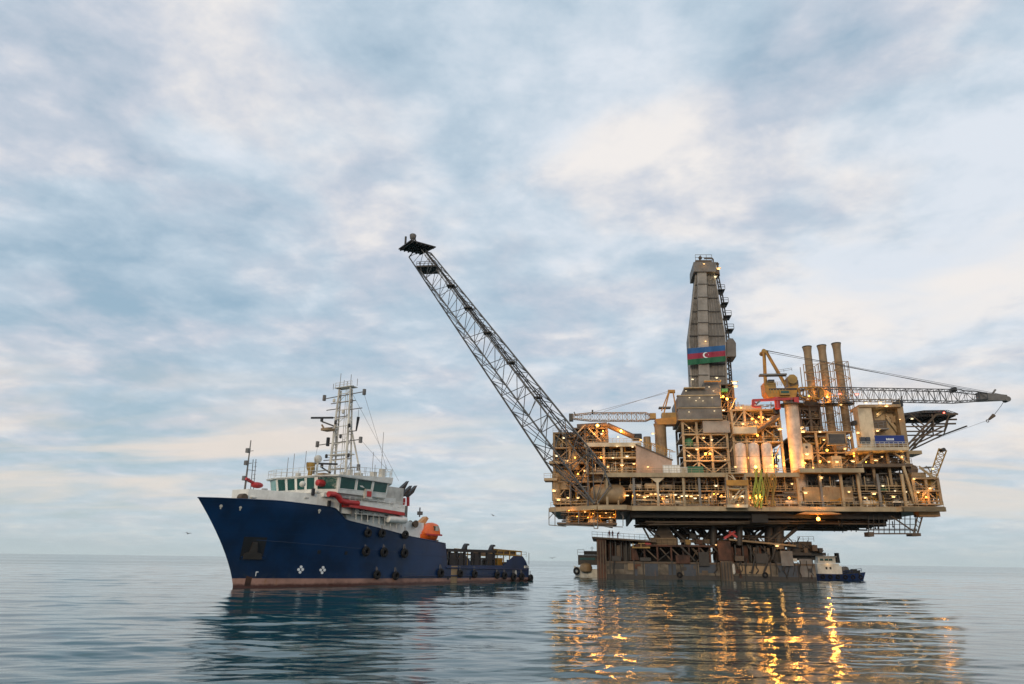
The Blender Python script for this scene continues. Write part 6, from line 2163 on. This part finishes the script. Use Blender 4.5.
# bridge wing walkway with red edge, port side
mb = MB()
a_, c_ = P7(349, 503.5, 6.7), P7(404, 512.5, 6.7)
for (dz0, dz1, mm, nm) in ((0.0, 0.55, "white", "bridge_walkway"), (-0.5, -0.003, "red", "walkway_edge")):
    mb = MB()
    vs = []
    for nn_ in (6.85, 5.2):
        vs += [(a_[0], nn_, a_[2] + dz0), (c_[0], nn_, c_[2] + dz0), (c_[0], nn_, c_[2] + dz1), (a_[0], nn_, a_[2] + dz1)]
    mb.add(vs, [(0, 1, 2, 3), (7, 6, 5, 4), (0, 4, 5, 1), (1, 5, 6, 2), (2, 6, 7, 3), (3, 7, 4, 0)])
    part(nm, mb, mm, ship)
part("walkway_railing", MB().rail((a_[0], 6.8, a_[2] + .55), (c_[0], 6.8, c_[2] + .55), 1.0, 1.2, 0.03), "white", ship)
# fat red pipe from the foredeck house to the walkway
mb = MB()
pts = [P7(x, y, 6.6) for x, y in ((328.5, 494), (335, 494.5), (338.5, 497), (341, 500.5), (345, 502), (358, 503.5))]
mb.path(pts, 0.42, 10)
for p in pts[1:-1]:
    mb.sphere(p, 0.42, 10, 6)
part("red_foam_pipe", mb, "red", ship, True)
c = P7(324, 483, 5.5)
part("red_raft_canister", MB().lathe((c[0] - 0.9, 5.0, c[2]), [(0.15, 0), (0.45, 0.15), (0.5, 0.9), (0.45, 1.7), (0.15, 1.85)], 12, "x"), "red", ship, True)
c = P7(304, 484, 4.5)
part("white_dome", MB().sphere((c[0], 4.2, c[2]), 0.45, 10, 6), "offwhite", ship, True)
for (x, y) in ((312.5, 492), (286.5, 499), (328.5, 504)):
    c = P7(x, y, 4.6)
    hb0 = hb_at(c[0], 10.3) - 0.75
    c = P7(x, y, hb0)
    part("deck_fitting", MB().box(c[0] - 0.18, c[0] + 0.18, hb0 - 0.05, hb0 + 0.3, c[2] - 0.5, c[2] + 0.5), "black", ship)
for (x, y) in ((252, 500), (271, 499), (313, 500)):
    c = P7(x, y, 5)
    part("house_ledge", MB().box(c[0] - 0.9, c[0] + 0.9, hb_at(c[0], 10.8) - 1.6, hb_at(c[0], 10.8) - 0.9, c[2] + 0.2, c[2] + 0.35), "offwhite", ship)
# doors, ports and recess shade painted as grey plates on the lower house
for (x, y, w, h) in ((361, 511.5, .35, .55), (371, 516.5, .4, .5), (367, 507, .3, .6), (387, 512, .3, .8), (398.5, 514, .35, 1.0), (406, 513.5, .3, 1.2), (353, 512, .3, .6)):
    c = P7(x, y, 5.95)
    part("door_and_recess_shade", MB().box(c[0] - w, c[0] + w, 5.91 if c[2] > 10.2 else 5.31, 6.0 if c[2] > 10.2 else 5.4, c[2] - h, c[2] + h), "grey", ship)
# pipe rail along the house side
mb = MB()
for (ya, yb) in ((513.5, 518.5), (511, 515)):
    mb.bar(P7(355, ya, 6.1), P7(402, yb, 6.1), 0.07, 6)
for x in np.linspace(356, 402, 9):
    mb.bar(P7(x, 510 + (x - 356) * .1, 6.1), P7(x, 519.5 + (x - 356) * .22, 6.1), 0.06, 5)
part("side_railing", mb, "offwhite", ship)
c = P7(398, 519.5, 6.3)
part("cream_cylinder", MB().lathe((c[0] - 2.2, 6.1, c[2]), [(0.2, 0), (0.55, 0.2), (0.6, 1), (0.6, 3.6), (0.55, 4.4), (0.2, 4.6)], 14, "x"), "white", ship, True)
# funnels: raked dark cowls
for (x, y, sz) in ((400, 489.5, 1.0), (405.5, 491.5, 0.7), (410.5, 491.5, 0.72)):
    c = P7(x, y, 3.5)
    s_, z_ = c[0], c[2]
    poly = [(s_ + 1.7 * sz, z_ - 1.1 * sz), (s_ + 1.0 * sz, z_ - 1.35 * sz), (s_ - 0.6 * sz, z_ - 0.25 * sz), (s_ - 1.75 * sz, z_ + 1.55 * sz), (s_ - 0.2 * sz, z_ + 0.45 * sz)]
    part("exhaust_cowl", MB().prism(poly, 3.2, 3.9), "black", ship)
mb = MB()
for (x, y0, y1) in ((393.5, 493, 502), (399, 496, 503), (404, 498, 505), (408, 497, 506)):
    mb.bar(P7(x, y0, 3.5), P7(x, y1, 3.5), 0.28, 8)
part("exhaust_pipe", mb, "red", ship, True)
shouse("funnel_casing", [(42.0, 4.4), (42.0, 2.4), (37.6, 2.4), (37.6, 4.4)], 12.3, 15.2, "offwhite")
shouse("funnel_casing", [(42.0, -2.4), (42.0, -4.4), (37.6, -4.4), (37.6, -2.4)], 12.3, 15.2, "offwhite")

# ---------------------------------------------------------------- main mast
mm_ = MB()
sT = 48.6
zt_ = P7(352, 388.5, 0)[2]
zr_ = roof(sT)
legs = [((sT, -1.9, zr_), (sT, -1.25, zt_)), ((sT, 1.75, zr_), (sT, 1.25, zt_))]
for p, q_ in legs:
    mm_.bar(p, q_, 0.24, 8, 0.17)
    mm_.bar((p[0] - 1.2, p[1], p[2]), (q_[0] - 0.4, q_[1], q_[2] - 0.5), 0.14, 6)
mm_.bar((sT - 2.4, 2.9, zr_), (sT, 1.4, zt_ - 5), 0.14, 6); mm_.bar((sT - 2.4, -2.9, zr_), (sT, -1.4, zt_ - 5), 0.12, 6)
for z in np.arange(zr_ + 1.5, zt_, 1.35):
    f = (z - zr_) / (zt_ - zr_)
    mm_.bar((sT, -1.9 + 0.65 * f, z), (sT, 1.75 - 0.5 * f, z), 0.07)
    mm_.bar((sT - 1.2 + .8 * f, 1.75 - 0.5 * f, z), (sT, 1.75 - 0.5 * f, z), 0.06)
    mm_.bar((sT - 1.2 + .8 * f, -1.9 + 0.65 * f, z), (sT, -1.9 + 0.65 * f, z), 0.06)
for i, z in enumerate(np.arange(zr_ + 0.8, zt_ - 1.5, 1.9)):
    f, f2 = (z - zr_) / (zt_ - zr_), (z + 1.9 - zr_) / (zt_ - zr_)
    for (c0, k0) in ((-1.9, 0.65), (1.75, -0.5)):
        a = (sT, c0 + k0 * f, z); c = (sT - 1.2 + .8 * f2, c0 + k0 * f2, z + 1.9)
        mm_.bar(a, c, 0.05)
    if i % 2 == 0:
        mm_.bar((sT, -1.9 + .65 * f, z), (sT, 1.75 - .5 * f2, z + 1.9), 0.045)
mm_.bar((sT - 0.6, 0, zr_), (sT - 0.3, 0, zt_), 0.05); mm_.bar((sT - 0.6, 0.5, zr_), (sT - 0.3, 0.4, zt_), 0.05)
mm_.box(sT - 1.3, sT + 0.3, -2.2, 2.1, zt_ - 11.2, zt_ - 11.05).box(sT - 1.1, sT + 0.5, -1.9, 1.8, zt_ - 0.2, zt_ - 0.08)
mm_.rail((sT + .3, -1.9, zt_ - .08), (sT + .3, 1.8, zt_ - .08), 0.8, 0.9, 0.035)
part("main_mast", mm_, "offwhite", ship)
for (n_, z) in ((-2.0, zt_ - 2.5), (2.0, zt_ - 3.0), (-1.2, zt_ - 6.2), (1.9, zt_ - 7.0), (-2.6, zt_ - 11.6), (2.3, zt_ - 11.8), (0.3, zt_ - 4.6), (0.2, zt_ - 8.6), (-1.9, zt_ - 15.5), (1.9, zt_ - 15.2)):
    part("mast_lantern", MB().lathe((sT + 0.25, n_, z), [(0.1, 0), (0.22, 0.1), (0.22, 0.55), (0.1, 0.65)], 8).bar((sT + 0.25, n_, z + 0.1), (sT, n_ * 0.6, z), 0.05), RND.choice(("black", "grey", "offwhite")), ship, True)
mb = MB()
for (z, a, c, e) in ((zt_ - 1.6, -4.6, 4.4, 1), (zt_ - 9.3, -5.2, 4.4, 1), (zt_ - 13.6, -5.6, 4.4, 1), (zt_ - 0.1, -1.9, 1.9, 0), (zt_ - 5.0, -2.5, 1.5, 0), (zt_ - 3.6, -3.8, -1.2, 0), (zt_ - 4.0, 1.2, 4.2, 0), (zt_ - 6.6, -3.2, -1.2, 0), (zt_ - 7.6, 1.3, 3.4, 0), (zt_ - 2.6, -2.9, 2.6, 0), (zt_ - 11.9, -3.4, 2.6, 0), (zt_ - 15.0, -3.8, 3.2, 0)):
    mb.bar((sT, a, z), (sT, c, z + (0.25 if e else 0)), 0.08, 6)
    if e:
        for n_ in (a, c):
            mb.box(sT - 0.2, sT + 0.2, n_ - 0.2, n_ + 0.2, z - 0.3, z + 0.65)
part("mast_yard", mb, "grey", ship)
mb = MB()
for (n_, z, h) in ((-1.2, zt_, 2.4), (1.2, zt_, 1.9), (-0.3, zt_, 1.1), (2.7, zt_ - 0.2, 1.2), (-2.7, zt_ - 0.2, 1.0), (0.4, zt_, 0.8)):
    mb.bar((sT, n_, z), (sT, n_, z + h), 0.045, 5)
part("whip_aerial", mb, "grey", ship)
mb = MB()
for (z, c, ln, ang_) in ((zt_ - 5.1, -3.4, 4.2, 0.2), (zt_ - 12.6, -2.4, 5.4, 0.3)):
    d = np.array((math.cos(1.57 + ang_), math.sin(1.57 + ang_), -0.05)) * ln / 2
    mb.bar(np.array((sT + 1.2, c, z)) - d, np.array((sT + 1.2, c, z)) + d, 0.2, 4)
    mb.bar((sT + 1.2, c, z), (sT + 1.2, c, z - 0.6), 0.25, 8); mb.bar((sT + 1.2, c, z - 0.6), (sT, -1.5, z - 1.4), 0.12, 6)
part("radar_scanner", mb, "black", ship)
part("radar_bracket", MB().box(sT + 0.2, sT + 1.6, -3.0, -1.3, zt_ - 7.3, zt_ - 6.9).bar((sT + 0.9, -2.9, zt_ - 7), (sT + 0.9, -3.6, zt_ - 6.2), 0.16, 6).box(sT + 0.3, sT + 1.5, -3.2, -1.6, zt_ - 14.4, zt_ - 14.1), "tan", ship)
mb = MB()
mb.bar((sT, 3.5, zt_ - 4.2), (sT, 3.5, zt_ - 5.6), 0.03); mb.bar((sT, 3.55, zt_ - 5.4), (sT, 3.3, zt_ - 7.6), 0.25, 6, 0.12)
mb.box(sT - .2, sT + .2, -3.0, -2.6, zt_ - 9.6, zt_ - 8.2)
part("day_shape", mb, "black", ship)
mb = MB()
for (p, q_) in (((sT, 4.3, zt_ - 1.5), (44, 6.2, 17.4)), ((sT, 4.3, zt_ - 9), (43, 5.8, 17.2)), ((sT, -5, zt_ - 9), (sT, -6, zr_)), ((sT - 0.3, 0.5, zt_), (34, 0, 17))):
    mb.bar(p, q_, 0.022, 4)
part("halyard", mb, "grey", ship)
# satellite dome, search light, roof rails, roof gear
c = P7(318, 459, 0)
part("satellite_dish", MB().lathe((c[0], 0, roof(c[0])), [(0.16, 0), (0.14, c[2] - roof(c[0]) - 0.5)], 8).sphere((c[0], 0, c[2]), 0.62, 12, 8), "offwhite", ship, True)
c = P7(310.5, 468, 0)
part("search_light", MB().lathe((c[0], 0, roof(c[0])), [(0.35, 0), (0.3, 0.7), (0.6, 1.2), (0.7, 2.0), (0.4, 2.1)], 10), "ochre", ship, True)
mb = MB()
rp = [(s_ + (0.5 if s_ > 50 else -0.5), n_ * 1.08) for s_, n_ in WHP]
for i in range(len(rp)):
    a, c = rp[i], rp[(i + 1) % len(rp)]
    mb.rail((a[0], a[1], roof(a[0])), (c[0], c[1], roof(c[0])), 1.1, 1.2, 0.03)
part("roof_railing", mb, "offwhite", ship)
mb = MB()
for (s_, n_, h) in ((54, -5.5, 3.2), (55, -3, 3.6), (54.5, -1, 3.9), (54.8, 1.5, 2.6), (45, 4.5, 2.0), (44, 3, 4.2), (43, 5, 2.0), (43, 4.0, 7.5), (52, 3, 1.6), (50, 5, 1.3), (47, 4.5, 1.5)):
    mb.bar((s_, n_, roof(s_)), (s_, n_, roof(s_) + h), 0.04, 5)
part("roof_aerial", mb, "grey", ship)
mb = MB()
for (s_, n_, w, h) in ((44.5, 3.8, .4, .9), (43.4, 4.6, .35, 1.4), (46, 2, .5, .8), (50, 2.6, .3, .7), (49.3, 3.4, .3, 1.1), (53, -4, .3, .8)):
    mb.box(s_ - w, s_ + w, n_ - w, n_ + w, roof(s_), roof(s_) + h)
part("roof_locker", mb, "offwhite", ship)

# ---------------------------------------------------------------- rescue boat and davit
c = (31.5, 5.2, 0)
rb = thing("rescue_boat", "bright orange enclosed rescue boat sitting on the ship's deck behind the white house", "rescue boat", SF, (c[0], 5.2, 6.75))
bs_ = BASES[rb.name]
nst = 12
vs, fs = [], []
Lb, Wb = 2.25, 1.2
for i in range(nst + 1):
    t = -1 + 2 * i / nst
    w = Wb * (1 - abs(t) ** 3.2 * 0.8)
    for k in range(8):
        a = math.pi + math.pi * k / 7
        vs.append((bs_[0] + t * Lb, bs_[1] + w * math.cos(a), bs_[2] + 1.25 + 1.15 * math.sin(a) * (1 - 0.25 * abs(t) ** 2)))
for i in range(nst):
    for k in range(7):
        a = i * 8 + k
        fs.append((a, a + 1, a + 9, a + 8))
    fs.append((i * 8 + 7, i * 8, i * 8 + 8, i * 8 + 15))
fs.append(tuple(range(8))[::-1]); fs.append(tuple(nst * 8 + k for k in range(8)))
part("hull", MB().add(vs, fs), "orange", rb, True)
zc0 = bs_[2] + 1.252
vs, fs = [], []
prof = [(-1.85, 1.0), (-1.7, 1.85), (-0.7, 2.0), (0.3, 1.9), (1.1, 1.3), (2.0, 0.3)]
for s_, h in prof:
    for k in range(8):
        a = math.pi * k / 7
        vs.append((bs_[0] + s_, bs_[1] + 1.15 * math.cos(a), zc0 + h * math.sin(a) ** 0.7 if 0 < k < 7 else zc0))
for i in range(len(prof) - 1):
    for k in range(7):
        a = i * 8 + k
        fs.append((a, a + 1, a + 9, a + 8))
fs.append(tuple(range(8))); fs.append(tuple((len(prof) - 1) * 8 + k for k in range(8))[::-1])
part("canopy", MB().add(vs, fs), "orange", rb, True)
part("gunwale_fender", MB().box(bs_[0] - 2.1, bs_[0] + 2.1, bs_[1] + 1.12, bs_[1] + 1.36, zc0 - 0.22, zc0 + 0.05), "red", rb)
part("side_window", MB().box(bs_[0] - 1.35, bs_[0] - 0.45, bs_[1] + 0.75, bs_[1] + 1.16, zc0 + 0.6, zc0 + 1.4), "offwhite", rb)
part("side_window", MB().box(bs_[0] - 0.44, bs_[0] - 0.1, bs_[1] + 0.75, bs_[1] + 1.15, zc0 + 0.65, zc0 + 1.35), "browns", rb)
part("keel_cradle", MB().box(bs_[0] - 1.6, bs_[0] - 1.4, bs_[1] - 1, bs_[1] + 1, bs_[2] - 0.4, bs_[2] + 0.35).box(bs_[0] + 1.4, bs_[0] + 1.6, bs_[1] - 1, bs_[1] + 1, bs_[2] - 0.4, bs_[2] + 0.35), "grey", rb)
poly = [P7(x, y, 3.2) for x, y in ((413.5, 527), (425, 516.5), (427, 518.5), (421, 528))]
part("davit_arm", MB().prism([(p[0], p[2]) for p in poly], 2.7, 3.6), "peach", ship)
mb = MB()
mb.bar(P7(419.5, 517, 3.2), P7(420, 507.5, 3.2), 0.12, 6); mb.box(P7(420, 512, 3.2)[0] - .4, P7(420, 512, 3.2)[0] + .4, 2.9, 3.5, P7(420, 515, 3.2)[2], P7(420, 511.5, 3.2)[2])
part("deck_light_post", mb, "grey", ship)
c = P7(412.5, 524, 5)
part("deck_winch", MB().lathe((c[0], 4.4, c[2]), [(0.6, 0), (0.6, 0.2), (0.4, 0.2), (0.4, 1.2), (0.6, 1.2), (0.6, 1.4)], 12, "y"), "browns", ship, True)

# ---------------------------------------------------------------- cargo rails and stern gear
for sg in (1, -1):
    mb = MB()
    z0_, z1_ = 4.95, 5.6
    yA, yB = sg * 5.9, sg * 6.5
    mb.box(12.4, 27.6, min(yA, yB), max(yA, yB), 5.25, 5.75)
    for s_ in (12.6, 15, 17.4, 19.8, 22.2, 24.6, 26.6, 27.5):
        mb.box(s_ - 0.18, s_ + 0.18, min(yA, yB) + 0.1, max(yA, yB) - 0.1, 1.9, 5.249)
    mb.box(12.4, 27.6, min(yA, yB) + 0.1, max(yA, yB) - 0.1, 4.0, 4.2)
    for s_ in (14, 18.5, 23.4, 25.6):
        mb.box(s_ - 0.7, s_ + 0.7, min(yA, yB) + 0.12, max(yA, yB) - 0.15, 2.4, 5.1)
    part("cargo_rail", mb, "black", ship)
    for s_ in (22.0, 13.4):
        poly = [(s_ + 0.75, 5.74), (s_ - 0.1, 5.74), (s_ - 0.2, 6.35), (s_ - 0.75, 6.4), (s_ - 0.75, 6.65), (s_ - 0.2, 6.75), (s_ + 0.2, 6.5)]
        part("vent_cowl", MB().prism(poly, sg * 6.2 - 0.35, sg * 6.2 + 0.35), "black", ship)
c = P7(460, 556, 6)
part("white_post", MB().lathe((c[0], 5.6, 1.9), [(0.25, 0), (0.25, 3.2)], 10), "white", ship, True)
cf = thing("cargo_rack", "long yellow steel cargo rack with brown bundles lying on the ship's stern deck", "cargo frame", SF, (5, 0, 1.9))
for n_ in (-3.5, 5.2):
    mb = MB()
    for z in (4.6, 5.45):
        mb.bar((0.8, n_, z + 0.2), (12.2, n_, z + 0.5), 0.14, 6)
    for s_ in (0.9, 3.1, 5.4, 7.6, 9.9, 12.1):
        mb.bar((s_, n_, 1.9), (s_, n_, 5.75), 0.12, 6)
    part("side_frame", mb, "ochre", cf)
mb = MB()
for s_ in (1, 5.4, 9.9, 12.1):
    mb.bar((s_, -3.5, 5.7), (s_, 5.2, 5.7), 0.1, 6)
part("cross_bar", mb, "ochre", cf)
part("bundle", MB().box(2.5, 11.9, 0.5, 5.0, 4.85, 5.6).box(5.5, 7.8, 2, 5, 1.9, 3.6), "browns", cf)
for (s_, mm, lb) in ((8.8, "yellow", "yellow cargo bin beside the cargo rack on the ship's stern deck"), (14.2, "grey", "grey cargo bin with white lid between the ship's black cargo rails"), (12.0, "offwhite", "small white cargo bin nearest the stern frame on the ship's deck")):
    bx = thing("cargo_bin", lb, "cargo bin", SF, (s_, 4.2, 1.9))
    part("body", MB().box(s_ - 0.8, s_ + 0.8, 3.4, 5.2, 1.95, 3.9), mm, bx)
    part("lid", MB().box(s_ - 0.85, s_ + 0.85, 3.35, 5.25, 3.9, 4.35), "offwhite" if mm != "yellow" else "yellow", bx)
    part("skid", MB().box(s_ - 0.7, s_ - 0.5, 3.4, 5.2, 1.9, 1.949).box(s_ + 0.5, s_ + 0.7, 3.4, 5.2, 1.9, 1.949), "black", bx)
mb = MB()
mb.rail((0.6, 6.2, 4.6), (0.6, -6.2, 4.6), 1.0, 1.2, 0.04)
mb.bar((-0.3, 6.3, 3.2), (-0.3, 6.3, 5.4), 0.06)
part("stern_railing", mb, "grey", ship)

# ---------------------------------------------------------------- tyre fenders hung on the port side
FN = [(367, 532.5, 0.8), (381, 533, 0.8), (404, 534.5, 0.8), (365, 551, 0.9), (383, 552, 0.9), (403.5, 553, 0.9), (376, 574.5, 0.8), (394.5, 575.5, 0.8), (439.5, 573, 0.9), (459, 573.5, 0.8), (473.5, 574, 0.85), (496, 575, 0.8), (503.5, 575.5, 0.85), (512.5, 577, 0.9), (520.5, 576.5, 0.9), (529.5, 578, 0.9)]
FT = ["front tyre of the upper row of three", "middle tyre of the upper row of three", "aftmost tyre of the upper row of three", "front tyre of the middle row", "middle tyre of the middle row", "aftmost tyre of the middle row",
      "front tyre of the pair at the waterline amidships", "aft tyre of the pair at the waterline amidships", "tyre just ahead of the pale worn patch", "tyre just behind the pale worn patch",
      "first tyre aft under the black cargo rail", "foremost tyre below the yellow rack", "second tyre below the yellow rack", "tyre just below the white stern mark", "tyre second from the very stern", "rearmost tyre at the very stern corner"]
ty0 = None
for (x, y, R_), lb in zip(FN, FT):
    p = on_hull(x, y)
    nn = hull_nrm(min(p[0], 64), p[2])
    if ty0 is None:
        ty0 = thing("tyre_fender", "black " + lb + " on the blue hull", "tyre", SF, (0, 0, 0), "tyre fenders hung on the ship's blue side")
        part("tyre", MB().torus((0, 0, 0), 0.62, 0.32, (0, 1, 0), 20, 8), "rubber", ty0, True)
        mbc = MB()
        for a in (-0.25, 0.25):
            mbc.bar((a, -0.12, 0.62), (a * 0.6, -0.22, 1.7), 0.05, 5)
        part("chain", mbc, "grey", ty0)
        o = ty0
    else:
        o = copy_thing(ty0, (0, 0, 0), "black " + lb + " on the blue hull")
    o.location = tuple(SF.world(p + nn * 0.3))
    o.rotation_euler = (0, 0, SF.a)
    o.scale = (R_ * 0.9, 0.9, R_ * 0.9)

# ================================================================== GULLS
def gull(x, y, dist, rz, roll, lb):
    d = ray(x, y)
    p = CC + d * dist
    g = thing("gull", lb, "gull", WF, tuple(p), "gulls gliding over the sea")
    mb = MB()
    mb.lathe((p[0], p[1] - 0.22, p[2]), [(0.01, 0), (0.05, 0.05), (0.075, 0.16), (0.07, 0.28), (0.03, 0.42), (0.045, 0.52), (0.005, 0.55)], 10, "y")
    part("body", mb, "gull", g, True)
    for s in (-1, 1):
        rows = [(0.04, 0.10, -0.06, 0.0), (0.3, 0.13, -0.04, 0.11), (0.52, 0.07, -0.06, 0.09), (0.72, -0.06, -0.09, 0.03)]
        vs, fs = [], []
        for (w, f, bk, dz) in rows:
            vs += [(p[0] + s * w, p[1] + f, p[2] + dz + .02), (p[0] + s * w, p[1] + bk, p[2] + dz + .015), (p[0] + s * w, p[1] + bk, p[2] + dz), (p[0] + s * w, p[1] + f, p[2] + dz)]
        for i in range(3):
            for k in range(4):
                fs.append((i * 4 + k, i * 4 + (k + 1) % 4, i * 4 + 4 + (k + 1) % 4, i * 4 + 4 + k))
        fs += [(3, 2, 1, 0), (12, 13, 14, 15)]
        part("wing", MB().add(vs, fs), "gull", g, True)
    g.rotation_euler = (roll, 0.5 * roll, rz)


gull(493, 515.5, 120, 0.9, 0.5, "small gull gliding just right of the ship's orange rescue boat")
gull(188, 533.5, 110, -0.4, 0.2, "small gull flying low left of the ship's bow")
gull(552.5, 558, 130, 0.2, -0.3, "small gull low over the water between ship and barge")
